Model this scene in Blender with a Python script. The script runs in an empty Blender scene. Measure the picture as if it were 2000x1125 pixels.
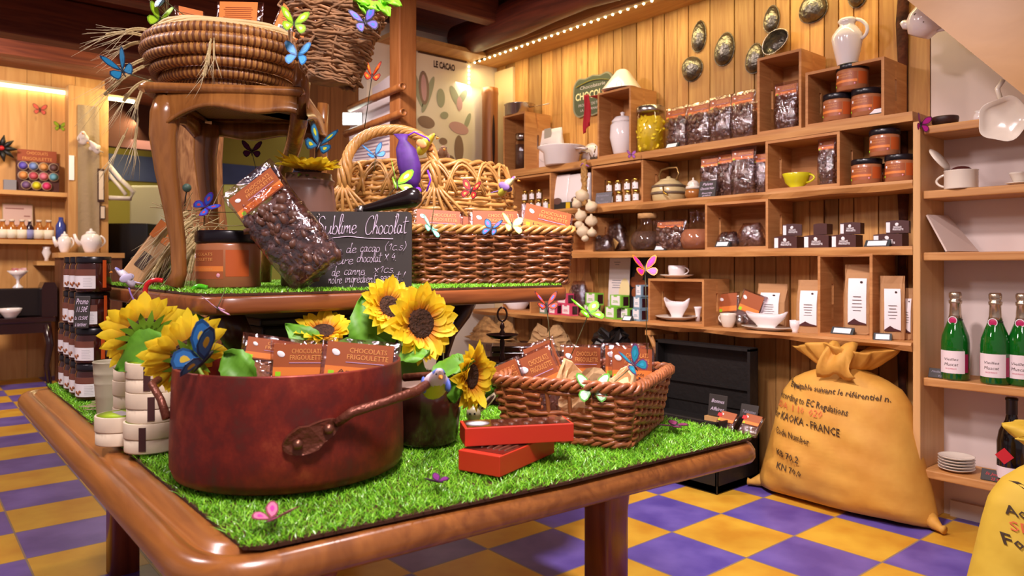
import bpy, bmesh, math, random
from mathutils import Vector, Matrix, Euler
random.seed(7)
pi = math.pi
sc = bpy.context.scene
COL = sc.collection

# ------------------------------------------------------------------ camera
F, HY = 1433.0, 516.0                     # focal length in pixels (2000 px wide), horizon row
CAM = Vector((-1.524, -1.940, 0.957))
YAW = 0.6986                              # viewing direction, from +Y towards +X
FW = Vector((math.sin(YAW), math.cos(YAW), 0)); RT = Vector((math.cos(YAW), -math.sin(YAW), 0))
cd = bpy.data.cameras.new('camera'); cam = bpy.data.objects.new('camera', cd); COL.objects.link(cam)
cam.location = CAM; cam.rotation_euler = (pi/2, 0, -YAW)
cd.sensor_width = 36; cd.lens = F/2000*36; cd.shift_y = -(562.5-HY)/2000
cd.clip_start = 0.05; cd.clip_end = 60
cd.dof.use_dof = True; cd.dof.focus_distance = 2.0; cd.dof.aperture_fstop = 5.0
sc.camera = cam

# ------------------------------------------------------------------ view, world, lights
sc.view_settings.view_transform = 'Standard'; sc.view_settings.look = 'None'
sc.view_settings.gamma = 1; sc.view_settings.use_curve_mapping = False
sc.view_settings.exposure = 0.0
w = bpy.data.worlds.new('world'); sc.world = w; w.use_nodes = True
w.node_tree.nodes['Background'].inputs[0].default_value = (1.0, 0.78, 0.80, 1)
w.node_tree.nodes['Background'].inputs[1].default_value = 0.31

def area(name, loc, target, size, power, color, spread=None):
    l = bpy.data.lights.new(name, 'AREA'); l.energy = power; l.color = color
    l.shape = 'RECTANGLE'; l.size, l.size_y = size
    if spread: l.spread = spread
    o = bpy.data.objects.new(name, l); COL.objects.link(o); o.location = loc
    o.rotation_euler = (Vector(target)-Vector(loc)).to_track_quat('-Z', 'Y').to_euler()
    return o
WARM = (1.0, 0.83, 0.74)
PINK = (1.0, 0.85, 0.86)
area('ceiling_lamp_front', (-1.35, -1.7, 2.45), (-0.7, -0.4, 0.6), (0.35, 0.35), 27, PINK, 2.2)
area('ceiling_lamp_middle', (-0.45, -0.75, 2.35), (0.3, -0.45, 0.75), (0.16, 0.16), 23, PINK, 1.9)
area('ceiling_lamp_alcove', (-0.35, 0.9, 2.33), (0.5, 0.9, 0.95), (0.16, 0.16), 18, WARM, 2.2)
area('ceiling_lamp_table', (-1.95, 0.5, 2.3), (-0.9, -0.1, 0.7), (0.3, 0.3), 24, PINK)
area('ceiling_lamp_back', (-1.6, 3.6, 2.25), (-1.4, 5.0, 0.9), (0.4, 0.4), 48, WARM)

# ------------------------------------------------------------------ pixel helpers (2000 x 1125 frame)
def raydir(x): return FW + RT*((x-1000)/F)
def at(x, y, d): return CAM + raydir(x)*d + Vector((0, 0, (HY-y)/F*d))
def onz(x, y, z): return at(x, y, (CAM.z-z)*F/(y-HY))
def onx(x, y, X): return at(x, y, (X-CAM.x)/raydir(x).x)
def ony(x, y, Y): return at(x, y, (Y-CAM.y)/raydir(x).y)
CR = -YAW                                 # rotation that turns a thing's front to the viewer
WR = -pi/2                                # front of things on the right-hand wall

# ------------------------------------------------------------------ materials
MATS = {}
def nodes(name):
    m = bpy.data.materials.new(name); m.use_nodes = True
    nt = m.node_tree; b = nt.nodes['Principled BSDF']
    return m, nt, b
def rgb(h):
    h = h.lstrip('#'); c = [int(h[i:i+2], 16)/255 for i in (0, 2, 4)]
    return tuple((x/12.92 if x <= .04045 else ((x+.055)/1.055)**2.4) for x in c) + (1,)
def plain(name, h, rough=0.5, metal=0.0, spec=0.5, var=0.0, vscale=20, bump=0.0, bscale=60, coat=0, sub=0, h2=None):
    if name in MATS: return MATS[name]
    m, nt, b = nodes(name); c = rgb(h)
    b.inputs['Base Color'].default_value = c; b.inputs['Roughness'].default_value = rough
    b.inputs['Metallic'].default_value = metal; b.inputs['Specular IOR Level'].default_value = spec
    if coat: b.inputs['Coat Weight'].default_value = coat; b.inputs['Coat Roughness'].default_value = 0.15
    if var or h2 or bump:
        tc = nt.nodes.new('ShaderNodeTexCoord'); n = nt.nodes.new('ShaderNodeTexNoise'); n.inputs['Scale'].default_value = vscale; n.inputs['Detail'].default_value = 4
        nt.links.new(tc.outputs['Object'], n.inputs['Vector'])
        if var or h2:
            mx = nt.nodes.new('ShaderNodeValToRGB'); e = mx.color_ramp.elements
            c2 = rgb(h2) if h2 else tuple(x*(1-var) for x in c[:3])+(1,)
            e[0].position, e[1].position = .35, .65; e[0].color = c2; e[1].color = c
            nt.links.new(n.outputs['Fac'], mx.inputs['Fac']); nt.links.new(mx.outputs['Color'], b.inputs['Base Color'])
        if bump:
            n2 = nt.nodes.new('ShaderNodeTexNoise'); n2.inputs['Scale'].default_value = bscale
            nt.links.new(tc.outputs['Object'], n2.inputs['Vector'])
            bp = nt.nodes.new('ShaderNodeBump'); bp.inputs['Strength'].default_value = bump; bp.inputs['Distance'].default_value = 0.01
            nt.links.new(n2.outputs['Fac'], bp.inputs['Height']); nt.links.new(bp.outputs['Normal'], b.inputs['Normal'])
    MATS[name] = m; return m
def wood(name, h1, h2, scale=(4, 4, 4), stretch=(1, 1, 0.08), rough=0.5, island=0.35, coat=0, knots=True, dark=None):
    """grain along the stretched axis, tone changing from one board (mesh island) to the next"""
    if name in MATS: return MATS[name]
    m, nt, b = nodes(name); L = nt.links.new
    tc = nt.nodes.new('ShaderNodeTexCoord'); mp = nt.nodes.new('ShaderNodeMapping')
    mp.inputs['Scale'].default_value = [a*s for a, s in zip(scale, stretch)]
    geo = nt.nodes.new('ShaderNodeNewGeometry')
    va = nt.nodes.new('ShaderNodeVectorMath'); va.operation = 'ADD'
    mulr = nt.nodes.new('ShaderNodeMath'); mulr.operation = 'MULTIPLY'; mulr.inputs[1].default_value = 7.0
    L(geo.outputs['Random Per Island'], mulr.inputs[0]); L(tc.outputs['Object'], va.inputs[0]); L(mulr.outputs[0], va.inputs[1])
    L(va.outputs[0], mp.inputs['Vector'])
    n = nt.nodes.new('ShaderNodeTexNoise'); n.inputs['Scale'].default_value = 6; n.inputs['Detail'].default_value = 6; n.inputs['Distortion'].default_value = 1.2
    L(mp.outputs[0], n.inputs['Vector'])
    r = nt.nodes.new('ShaderNodeValToRGB'); e = r.color_ramp.elements; e[0].position, e[1].position = .3, .72
    e[0].color, e[1].color = rgb(h2), rgb(h1); L(n.outputs['Fac'], r.inputs['Fac'])
    hs = nt.nodes.new('ShaderNodeHueSaturation')
    mr = nt.nodes.new('ShaderNodeMapRange'); mr.inputs['To Min'].default_value = 1-island; mr.inputs['To Max'].default_value = 1+island*.35
    L(geo.outputs['Random Per Island'], mr.inputs['Value']); L(mr.outputs[0], hs.inputs['Value']); L(r.outputs['Color'], hs.inputs['Color'])
    out = hs.outputs['Color']
    if knots:
        vo = nt.nodes.new('ShaderNodeTexVoronoi'); vo.inputs['Scale'].default_value = 1.0
        mp2 = nt.nodes.new('ShaderNodeMapping'); mp2.inputs['Scale'].default_value = [4*s**.3 for s in stretch]
        L(va.outputs[0], mp2.inputs['Vector']); L(mp2.outputs[0], vo.inputs['Vector'])
        kr = nt.nodes.new('ShaderNodeValToRGB'); ke = kr.color_ramp.elements; ke[0].position, ke[1].position = .03, .075
        ke[0].color = (.30, .17, .10, 1); ke[1].color = (1, 1, 1, 1); L(vo.outputs['Distance'], kr.inputs['Fac'])
        mx = nt.nodes.new('ShaderNodeMix'); mx.data_type = 'RGBA'; mx.blend_type = 'MULTIPLY'; mx.inputs['Factor'].default_value = .75
        L(out, mx.inputs['A']); L(kr.outputs['Color'], mx.inputs['B']); out = mx.outputs['Result']
    L(out, b.inputs['Base Color']); b.inputs['Roughness'].default_value = rough
    if coat: b.inputs['Coat Weight'].default_value = coat; b.inputs['Coat Roughness'].default_value = .2
    bp = nt.nodes.new('ShaderNodeBump'); bp.inputs['Strength'].default_value = .12; bp.inputs['Distance'].default_value = .004
    L(n.outputs['Fac'], bp.inputs['Height']); L(bp.outputs['Normal'], b.inputs['Normal'])
    MATS[name] = m; return m
def emit(name, h, s):
    if name in MATS: return MATS[name]
    m, nt, b = nodes(name); b.inputs['Base Color'].default_value = rgb(h)
    b.inputs['Emission Color'].default_value = rgb(h); b.inputs['Emission Strength'].default_value = s
    MATS[name] = m; return m
def film(name, gloss=0.16, tint='#ffffff', rough=0.08, scale=40, bump=0.6):
    """clear cellophane: see-through with crinkled reflections"""
    if name in MATS: return MATS[name]
    m, nt, b = nodes(name); nt.nodes.remove(b); L = nt.links.new
    o = nt.nodes['Material Output']; t = nt.nodes.new('ShaderNodeBsdfTransparent'); t.inputs[0].default_value = rgb(tint)
    g = nt.nodes.new('ShaderNodeBsdfGlossy'); g.inputs['Roughness'].default_value = rough
    g.inputs[0].default_value = (1, .93, .98, 1)
    mx = nt.nodes.new('ShaderNodeMixShader')
    lw = nt.nodes.new('ShaderNodeLayerWeight'); lw.inputs['Blend'].default_value = .25
    mr = nt.nodes.new('ShaderNodeMapRange'); mr.inputs['To Min'].default_value = gloss; mr.inputs['To Max'].default_value = min(1, gloss+.5)
    L(lw.outputs['Fresnel'], mr.inputs['Value']); L(mr.outputs[0], mx.inputs['Fac'])
    L(t.outputs[0], mx.inputs[1]); L(g.outputs[0], mx.inputs[2]); L(mx.outputs[0], o.inputs['Surface'])
    if bump:
        tc = nt.nodes.new('ShaderNodeTexCoord'); n = nt.nodes.new('ShaderNodeTexNoise'); n.inputs['Scale'].default_value = scale; n.inputs['Detail'].default_value = 3; n.inputs['Distortion'].default_value = 1.5
        L(tc.outputs['Object'], n.inputs['Vector'])
        bp = nt.nodes.new('ShaderNodeBump'); bp.inputs['Strength'].default_value = bump; bp.inputs['Distance'].default_value = .01
        L(n.outputs['Fac'], bp.inputs['Height']); L(bp.outputs['Normal'], g.inputs['Normal']); L(bp.outputs['Normal'], lw.inputs['Normal'])
    MATS[name] = m; return m

# ------------------------------------------------------------------ mesh builder
def frame(a, t):
    t = t.normalized(); u = a - t*a.dot(t)
    if u.length < 1e-4: u = Vector((0, 0, 1)) - t*t.z
    if u.length < 1e-4: u = Vector((1, 0, 0)) - t*t.x
    u.normalize(); return u, t.cross(u)
def TR(loc=(0, 0, 0), rot=(0, 0, 0), s=(1, 1, 1)):
    return Matrix.Translation(loc) @ Euler(rot).to_matrix().to_4x4() @ Matrix.Diagonal((*s, 1))
class MB:
    def __init__(self): self.v = []; self.f = []; self.mi = []; self.sm = []
    def add(self, vs, fs, T=None, mi=0, smooth=True):
        k = len(self.v)
        self.v += [tuple(T @ Vector(p)) for p in vs] if T is not None else [tuple(p) for p in vs]
        for f in fs: self.f.append([k+i for i in f]); self.mi.append(mi); self.sm.append(smooth)
        return self
    def box(self, c, s, T=None, mi=0, b=0.0):
        x, y, z = c; a, d, h = s[0]/2, s[1]/2, s[2]/2
        if b <= 0:
            vs = [(x+i*a, y+j*d, z+k*h) for k in (-1, 1) for j in (-1, 1) for i in (-1, 1)]
            fs = [(0, 2, 3, 1), (4, 5, 7, 6), (0, 1, 5, 4), (2, 6, 7, 3), (0, 4, 6, 2), (1, 3, 7, 5)]
            return self.add(vs, fs, T, mi, False)
        bm = bmesh.new(); bmesh.ops.create_cube(bm, size=1)
        for v in bm.verts: v.co = Vector((x+v.co.x*2*a, y+v.co.y*2*d, z+v.co.z*2*h))
        bmesh.ops.bevel(bm, geom=list(bm.edges), offset=min(b, a*.9, d*.9, h*.9), segments=2, affect='EDGES', profile=.5)
        return self.bm(bm, T, mi, False)
    def bm(self, bm, T=None, mi=0, smooth=True):
        bm.verts.index_update()
        self.add([v.co.copy() for v in bm.verts], [[v.index for v in f.verts] for f in bm.faces], T, mi, smooth); bm.free(); return self
    def lathe(self, prof, seg=24, T=None, mi=0, smooth=True, wob=None):
        vs = []; fs = []; n = len(prof)
        for i in range(seg):
            a = 2*pi*i/seg
            for j, (r, z) in enumerate(prof):
                k = wob(a, j) if wob else 1
                vs.append((r*k*math.cos(a), r*k*math.sin(a), z))
        for i in range(seg):
            for j in range(n-1):
                p, q = i*n+j, ((i+1) % seg)*n+j
                fs.append((p, q, q+1, p+1))
        if prof[0][0] > 1e-5: fs.append([i*n for i in range(seg)][::-1])
        if prof[-1][0] > 1e-5: fs.append([i*n+n-1 for i in range(seg)])
        return self.add(vs, fs, T, mi, smooth)
    def tube(self, pts, r, seg=8, T=None, mi=0, caps=True, closed=False, flat=1.0):
        pts = [Vector(p) for p in pts]; n = len(pts); vs = []; fs = []
        if not hasattr(r, '__len__'): r = [r]*n
        up = Vector((0, 0, 1))
        for i, p in enumerate(pts):
            t = (pts[(i+1) % n]-pts[i-1]) if closed else (pts[min(i+1, n-1)]-pts[max(i-1, 0)])
            if t.length < 1e-9: t = Vector((0, 0, 1))
            u, w_ = frame(up, t); up = u
            for k in range(seg):
                a = 2*pi*k/seg; vs.append(p+u*(r[i]*math.cos(a)*flat)+w_*(r[i]*math.sin(a)))
        m = n if closed else n-1
        for i in range(m):
            for k in range(seg):
                a, b = i*seg+k, i*seg+(k+1) % seg; c, d = ((i+1) % n)*seg+(k+1) % seg, ((i+1) % n)*seg+k
                fs.append((a, b, c, d))
        if caps and not closed: fs += [list(range(seg))[::-1], [(n-1)*seg+k for k in range(seg)]]
        return self.add(vs, fs, T, mi)
    def ball(self, c, r, T=None, mi=0, seg=14, rings=9, top=1.0):
        rx, ry, rz = r if hasattr(r, '__len__') else (r, r, r)
        prof = [(math.sin(pi*j/rings), -math.cos(pi*j/rings)) for j in range(rings+1)]
        M_ = Matrix.Translation(c) @ Matrix.Diagonal((rx, ry, rz, 1))
        prof[0] = (0, -1); prof[-1] = (0, 1)
        return self.lathe(prof, seg, (T @ M_) if T is not None else M_, mi)
    def prism(self, poly, z0, z1, T=None, mi=0, smooth=False):
        n = len(poly); vs = [(x, y, z0) for x, y in poly]+[(x, y, z1) for x, y in poly]
        fs = [list(range(n))[::-1], list(range(n, 2*n))]+[(i, (i+1) % n, n+(i+1) % n, n+i) for i in range(n)]
        return self.add(vs, fs, T, mi, smooth)
    def sheet(self, grid, T=None, mi=0, smooth=True, wrap=False):
        h = len(grid); k = len(grid[0]); vs = [p for row in grid for p in row]; fs = []
        for i in range(h-1):
            for j in range(k if wrap else k-1): fs.append((i*k+j, i*k+(j+1) % k, (i+1)*k+(j+1) % k, (i+1)*k+j))
        return self.add(vs, fs, T, mi, smooth)
    def build(self, name, mats, parent=None, loc=None, rz=0, rot=None):
        me = bpy.data.meshes.new(name); me.from_pydata(self.v, [], self.f)
        for m in (mats if isinstance(mats, (list, tuple)) else [mats]): me.materials.append(m)
        me.polygons.foreach_set('material_index', self.mi); me.polygons.foreach_set('use_smooth', self.sm); me.update()
        o = bpy.data.objects.new(name, me); COL.objects.link(o)
        if parent: o.parent = parent
        if loc is not None: o.location = loc
        o.rotation_euler = rot if rot else (0, 0, rz)
        return o
def tag(o, label, cat, group=None, kind=None):
    o['label'] = label; o['category'] = cat
    if group: o['group'] = group
    if kind: o['kind'] = kind
    return o
def thing(name, label, cat, loc=(0, 0, 0), rz=0, group=None, rot=None):
    o = bpy.data.objects.new(name, None); COL.objects.link(o); o.empty_display_size = .02
    o.location = loc; o.rotation_euler = rot if rot else (0, 0, rz)
    return tag(o, label, cat, group)
def dup(root, loc, rz=0, label=None, group=None, rot=None, scale=None):
    """a copy of a thing with copies of its parts and sub-parts"""
    def cp(o, par):
        c = o.copy(); COL.objects.link(c)
        if par: c.parent = par
        for ch in [x for x in COL.objects if x.parent == o]: cp(ch, c)
        return c
    r = cp(root, None); r.location = loc; r.rotation_euler = rot if rot else (0, 0, rz)
    if scale: r.scale = (scale,)*3
    if label: r['label'] = label
    if group: r['group'] = group
    return r
def structure(name, mb, mats, parent=None):
    o = mb.build(name, mats, parent); o['kind'] = 'structure'; return o
TXT = {}
def text(mb, s, size, T, mi=0, shear=0.0, align='CENTER', res=2, wid=None, bold=0.0):
    """flat lettering in the local xz plane, facing -y"""
    key = (s, shear, align, res, bold)
    if key not in TXT:
        c = bpy.data.curves.new('lettering', 'FONT'); c.body = s; c.size = 1; c.shear = shear; c.align_x = align; c.resolution_u = res
        c.offset = bold
        o = bpy.data.objects.new('lettering', c); COL.objects.link(o)
        dg = bpy.context.evaluated_depsgraph_get(); me = bpy.data.meshes.new_from_object(o.evaluated_get(dg))
        TXT[key] = ([v.co.copy() for v in me.vertices], [list(p.vertices) for p in me.polygons])
        bpy.data.objects.remove(o); bpy.data.curves.remove(c); bpy.data.meshes.remove(me)
    vs, fs = TXT[key]; k = size
    kx = k
    if wid and vs:
        sp = max(v.x for v in vs)-min(v.x for v in vs); kx = wid/sp
    mb.add([(v.x*kx, 0, v.y*k) for v in vs], fs, T, mi, False)
    return mb
def rnd(a, b): return random.uniform(a, b)
# ------------------------------------------------------------------ setting
T_ = 0.30
XF, XW = 1.34, 1.566                       # shelf fronts and wall face on the right-hand side
def floor_mat():
    m, nt, b = nodes('floor_tiles'); L = nt.links.new
    tc = nt.nodes.new('ShaderNodeTexCoord'); mp = nt.nodes.new('ShaderNodeMapping'); mp.inputs['Scale'].default_value = (1/T_,)*3
    L(tc.outputs['Object'], mp.inputs['Vector'])
    ck = nt.nodes.new('ShaderNodeTexChecker'); ck.inputs['Scale'].default_value = 1
    mv = nt.nodes.new('ShaderNodeVectorMath'); mv.inputs[1].default_value = (0, 0, .5); L(mp.outputs[0], mv.inputs[0]); L(mv.outputs[0], ck.inputs['Vector'])
    def ramp(h1, h2):
        n = nt.nodes.new('ShaderNodeTexNoise'); n.inputs['Scale'].default_value = 1.7; n.inputs['Detail'].default_value = 5; L(mp.outputs[0], n.inputs['Vector'])
        r = nt.nodes.new('ShaderNodeValToRGB'); e = r.color_ramp.elements; e[0].position, e[1].position = .35, .68; e[0].color, e[1].color = rgb(h1), rgb(h2)
        L(n.outputs['Fac'], r.inputs['Fac']); return r.outputs['Color']
    L(ramp('#c98f2b', '#ddb13c'), ck.inputs['Color2']); L(ramp('#54449a', '#7463b6'), ck.inputs['Color1'])
    br = nt.nodes.new('ShaderNodeTexBrick'); br.offset = 0; br.inputs['Scale'].default_value = 1
    br.inputs['Brick Width'].default_value = 1; br.inputs['Row Height'].default_value = 1; br.inputs['Mortar Size'].default_value = .011; br.inputs['Mortar Smooth'].default_value = .3
    L(mp.outputs[0], br.inputs['Vector'])
    mx = nt.nodes.new('ShaderNodeMix'); mx.data_type = 'RGBA'; L(br.outputs['Fac'], mx.inputs['Factor']); L(ck.outputs['Color'], mx.inputs['A'])
    mx.inputs['B'].default_value = rgb('#8d7a6c'); L(mx.outputs['Result'], b.inputs['Base Color'])
    b.inputs['Roughness'].default_value = .38
    bp = nt.nodes.new('ShaderNodeBump'); bp.invert = True; bp.inputs['Strength'].default_value = .3; bp.inputs['Distance'].default_value = .004
    L(br.outputs['Fac'], bp.inputs['Height']); L(bp.outputs['Normal'], b.inputs['Normal'])
    return m
pine = wood('pine_planks', '#dba860', '#b67b3e', scale=(5, 5, 5), rough=.55, island=.46)
pineY = wood('pine_shelf', '#d49c5c', '#b2763c', scale=(5, 5, 5), stretch=(1, .08, 1), rough=.55, island=.15)
pinecrate = wood('pine_crate', '#d0955a', '#b3753e', scale=(6, 6, 6), stretch=(.12, .12, 1), rough=.6, island=.2)
pinepale = wood('pine_pale', '#dcae74', '#cf9d62', scale=(4, 4, 4), stretch=(1, 1, .06), rough=.5, island=.1, knots=False)
ceilw = wood('ceiling_boards', '#9a4f2c', '#6d2f1c', scale=(4, 4, 4), stretch=(.08, 1, 1), rough=.6, island=.4)
beamw = wood('beam_wood', '#8a4426', '#5f2917', scale=(5, 5, 5), stretch=(.08, 1, 1), rough=.6, island=.3, knots=False)
logw = wood('log_wood', '#7d3420', '#4f1c12', scale=(5, 5, 5), stretch=(1, .08, 1), rough=.45, knots=False)
white = plain('white_plaster', '#e2d2cb', .85, var=.05, vscale=3)
cream = plain('cream_plaster', '#d9c28a', .85, var=.08, vscale=3)

f = MB(); f.add([(-6, -4, 0), (4, -4, 0), (4, 9, 0), (-6, 9, 0)], [(0, 1, 2, 3)], None, 0, False); structure('floor', f, floor_mat())
def planks_x(mb, X, y0, y1, z0, z1, t=.02, wmin=.06, wmax=.14):
    y = y0
    while y < y1-.02:
        w_ = min(rnd(wmin, wmax), y1-y)
        if y1-(y+w_) < .03: w_ = y1-y
        g = rnd(-.003, .003)
        mb.box((X+t/2+g, y+w_/2, (z0+z1)/2), (t, w_-.006, z1-z0)); y += w_
def planks_y(mb, Y, x0, x1, z0, z1, t=.02, wmin=.16, wmax=.24):
    x = x0
    while x < x1-.02:
        w_ = min(rnd(wmin, wmax), x1-x)
        mb.box((x+w_/2, Y+t/2+rnd(-.002, .002), (z0+z1)/2), (w_-.003, t, z1-z0)); x += w_
wr = MB(); planks_x(wr, XW, -.80, 1.90, 0, 2.30); structure('wall_right', wr, pine)
wb = MB(); wb.box((XW+.07, .6, 1.3), (.08, 2.9, 2.6)); wb.box((XW+.05, -2.5, 1.3), (.1, 3.4, 2.6)); structure('wall_right_plaster', wb, white)
wa = MB(); wa.box((1.12, 1.95, 1.2), (1.06, .1, 2.4)); structure('wall_back', wa, plain('alcove_paint', '#e8dcc8', .85))
# back of the shop, far left, and the kitchen beyond it
wl = MB(); planks_y(wl, 5.40, -5.0, ony(205, 300, 5.4).x, 0, 2.75); structure('wall_left', wl, wood('pine_far', '#dba766', '#c68d4c', scale=(3, 3, 3), rough=.55, island=.16))
wk = MB(); wk.box((1.2, 7.05, 1.3), (7.0, .1, 2.8)); structure('wall_kitchen', wk, plain('olive_paint', '#a89a3c', .8))
wk2 = MB(); wk2.box((1.2, 6.985, 2.02), (6.0, .02, .28)); structure('trim_1', wk2, plain('blue_tiles', '#46527c', .35, var=.15, vscale=6))
# partition behind the leaflet rack
wp = MB(); planks_x(wp, .62, 1.9, 2.75, 0, 2.6, wmin=.14, wmax=.2); structure('wall_partition', wp, wood('partition_wood', '#a8703c', '#8a5428', scale=(4, 4, 4), rough=.6))
# ceiling: boards across, joists, log beam, soffit boards
c = MB(); y = -1.6
while y < 7.2:
    c.box((-1.4, y+.09, 2.60), (7.0, .178, .02)); y += .18
structure('ceiling', c, ceilw)
for i, (Y, z0, h, wd) in enumerate([(.35, 2.40, .16, .09), (.95, 2.40, .16, .09), (1.42, 2.36, .18, .10), (2.35, 2.34, .20, .12), (3.35, 2.32, .26, .16), (4.45, 2.46, .12, .1)]):
    j = MB(); x0 = -4.5; x1 = 1.16 if Y < 2 else 1.6
    j.box(((x0+x1)/2, Y, z0+h/2), (x1-x0, wd, h), b=.008); o = structure('ceiling_beam', j, beamw)
lg = MB(); pts = [(1.235+.01*math.sin(i*1.3), -1.5+i*.28, 2.385+.008*math.sin(i*.9)) for i in range(13)]
lg.tube(pts, [.105+.006*math.sin(i*2.1) for i in range(13)], 20); structure('ceiling_beam', lg, logw)
so = MB(); so.box((1.455, .25, 2.285), (.23, 3.3, .025)); so.box((1.0, 1.81, 2.285), (.68, .18, .025)); so.box((1.345, .25, 2.32), (.02, 3.3, .05))
structure('trim_2', so, wood('soffit_wood', '#d4a361', '#b98446', scale=(5, 5, 5), stretch=(1, .06, 1), rough=.5, knots=False))
# square post at the left end of the poster alcove, pale corner board
p = MB(); a = at(770, 300, 3.9); b_ = at(804, 300, 3.9); q = (a+b_)/2
p.box((q.x, q.y, 1.25), (.105, .105, 2.5), b=.006); structure('trim_3', p, wood('post_wood', '#b57440', '#955627', scale=(5, 5, 5), rough=.55, knots=False))
p = MB(); p.box((1.555, 1.80, 1.12), (.02, .19, 2.24)); structure('trim_4', p, plain('pale_board', '#e6d3a8', .6))
# dark bark-edged board closing the plank wall, and the upright that ends the shelves
p = MB(); yb = onx(1763, 60, 1.55).y
p.tube([(1.552, yb+.004*math.sin(k*2.3), .0+k*.16) for k in range(15)], [.02+.005*math.sin(k*1.7) for k in range(15)], 8); structure('trim_5', p, plain('bark', '#5a2a14', .9, bump=.8, bscale=30, h2='#2e120a'))
yp = onx(1790, 600, XF).y
p = MB(); p.box(((XF+XW)/2, yp, .74), (XW-XF, .026, 1.48), b=.003); structure('trim_6', p, pinepale)
# stair stringer crossing the upper right corner
A, B = onx(1772, 0, 1.0), onx(2010, 194, 1.0); dv = (B-A).normalized(); up = Vector((1, 0, 0)).cross(dv); up = -up if up.z < 0 else up
A2, B2 = A-dv*.5, B+dv*.5
p = MB(); vs = [A2, B2, B2+up*.42, A2+up*.42]; vs += [v+Vector((.045, 0, 0)) for v in vs]
p.add(vs, [(3, 2, 1, 0), (4, 5, 6, 7), (0, 1, 5, 4), (1, 2, 6, 5), (2, 3, 7, 6), (3, 0, 4, 7)], None, 0, False)
m_st = wood('stair_wood', '#cd9858', '#bd8848', scale=(5, 5, 5), stretch=(1, .12, .2), rough=.35, knots=False)
structure('trim_7', p, m_st)
# skirting at the foot of the white wall
p = MB(); p.box((XW-.01, -2.0, .03), (.02, 2.25, .06)); structure('baseboard_right', p, plain('skirting', '#cdbcae', .6))

# ------------------------------------------------------------------ LED strips and lamps
bead = emit('led_bead', '#fff1b8', 14); strip = plain('led_tape', '#d8cba0', .5)
t = thing('led_strip', 'strip of small bright light beads under the soffit above the plank wall', 'light strip', (1.352, 1.5, 2.27))
s_ = MB(); s_.box((0, -.85, 0), (.01, 3.0, .004)); s_.box((0, .30, 0), (.01, .12, .004)); s_.box((-.025, .395, -.12), (.01, .004, .24)); s_.build('tape', strip, t)
bd = MB(); bd.ball((0, 0, 0), .0065, seg=8, rings=5); b0 = None
spots = [(0, .36-.052*i, -.005) for i in range(48)]+[(-.025, .39, -.03-.026*i) for i in range(8)]
for pnt in spots:
    if b0 is None: b0 = bd.build('bulb', bead, t, pnt); continue
    o = b0.copy(); COL.objects.link(o); o.location = pnt
area('led_strip_light', (1.36, .45, 2.24), (1.62, .45, 1.0), (2.8, .03), 10, (1, .80, .36))
area('led_corner_light', (1.30, 1.86, 2.12), (1.25, 1.9, 1.2), (.05, .25), .6, (1, .93, .75))
z_ = .957+(516-167)/F*6.35
L0 = ony(-60, 155, 5.36); L1 = ony(262, 190, 5.36)
t = thing('led_tube', 'bright light tube along the top of the far plank wall', 'light strip', ((L0.x+L1.x)/2, 5.36, 2.44))
s_ = MB(); s_.box((0, 0, .012), (L1.x-L0.x+.04, .05, .02)); s_.build('housing', strip, t)
s_ = MB(); s_.tube([((L0.x-L1.x)/2, 0, -.01), ((L1.x-L0.x)/2, 0, -.01)], .014, 10); s_.build('tube', emit('led_tube_glow', '#fff3c4', 9), t)
area('led_tube_light', ((L0.x+L1.x)/2+.6, 5.28, 2.4), (-1.3, 5.6, 1.2), (2.6, .05), 30, (1, .80, .40))
e = at(688, 232, 4.2)
t = thing('wall_lamp', 'white glowing lamp panel behind the caned chair', 'lamp', e, CR)
s_ = MB(); s_.box((0, 0.01, 0), (.115, .02, .075), b=.004); s_.build('housing', plain('lamp_case', '#c8c8c8', .4), t)
s_ = MB(); s_.box((0, -.002, 0), (.105, .004, .065)); s_.build('diffuser', emit('lamp_white', '#f2fff2', 7), t)
e = at(300, 150, 6.0)
area('kitchen_light', (0.5, 6.2, 2.2), (0.5, 6.8, 1.0), (.4, .4), 7, (1, .9, .7))
# ------------------------------------------------------------------ shelves on the plank wall
SZ = {'A': 1.520, 'B': 1.268, 'C': 1.024, 'D': .668}
def live_board(name, label, z, y0, y1, th, amp, xf=XF, mat=pineY):
    mb = MB(); n = int((y1-y0)/.035); rows = []
    ph = rnd(0, 9)
    for i in range(n+1):
        y = y0+(y1-y0)*i/n
        e1 = amp*(.5*math.sin(y*9+ph)+.5*math.sin(y*23+ph*2)); e2 = amp*(.8*math.sin(y*13+ph*3)+.5*math.sin(y*31+ph)); tb = th+amp*.5*math.sin(y*17+ph)
        rows.append([(xf+e1, y, z), (xf-amp*.3+e1*.5, y, z-th*.35), (xf+amp*1.6+e2, y, z-tb), (XW-.006, y, z-th), (XW-.006, y, z)])
    mb.sheet(rows, smooth=False, wrap=True); mb.f += [[0, 1, 2, 3, 4], [len(mb.v)-5+k for k in (4, 3, 2, 1, 0)]]; mb.mi += [0, 0]; mb.sm += [False]*2
    o = mb.build(name, mat); tag(o, label, 'shelf'); return o
live_board('wall_shelf', 'highest long pine shelf, under the row of crisp chocolate bags and metal eggs', SZ['A'], yp+.014, 1.85, .034, .001)
live_board('wall_shelf', 'long pine shelf with bark edge carrying the kettle and the yellow cup', SZ['B'], yp+.014, 1.85, .032, .006)
live_board('wall_shelf', 'long pine shelf carrying the round flasks and dark brown boxes', SZ['C'], yp+.014, 1.85, .032, .002)
live_board('wall_shelf', 'lowest long wavy-edged shelf carrying kraft coffee bags and tea boxes', SZ['D'], yp+.014, 1.85, .030, .009, xf=1.325)
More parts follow.
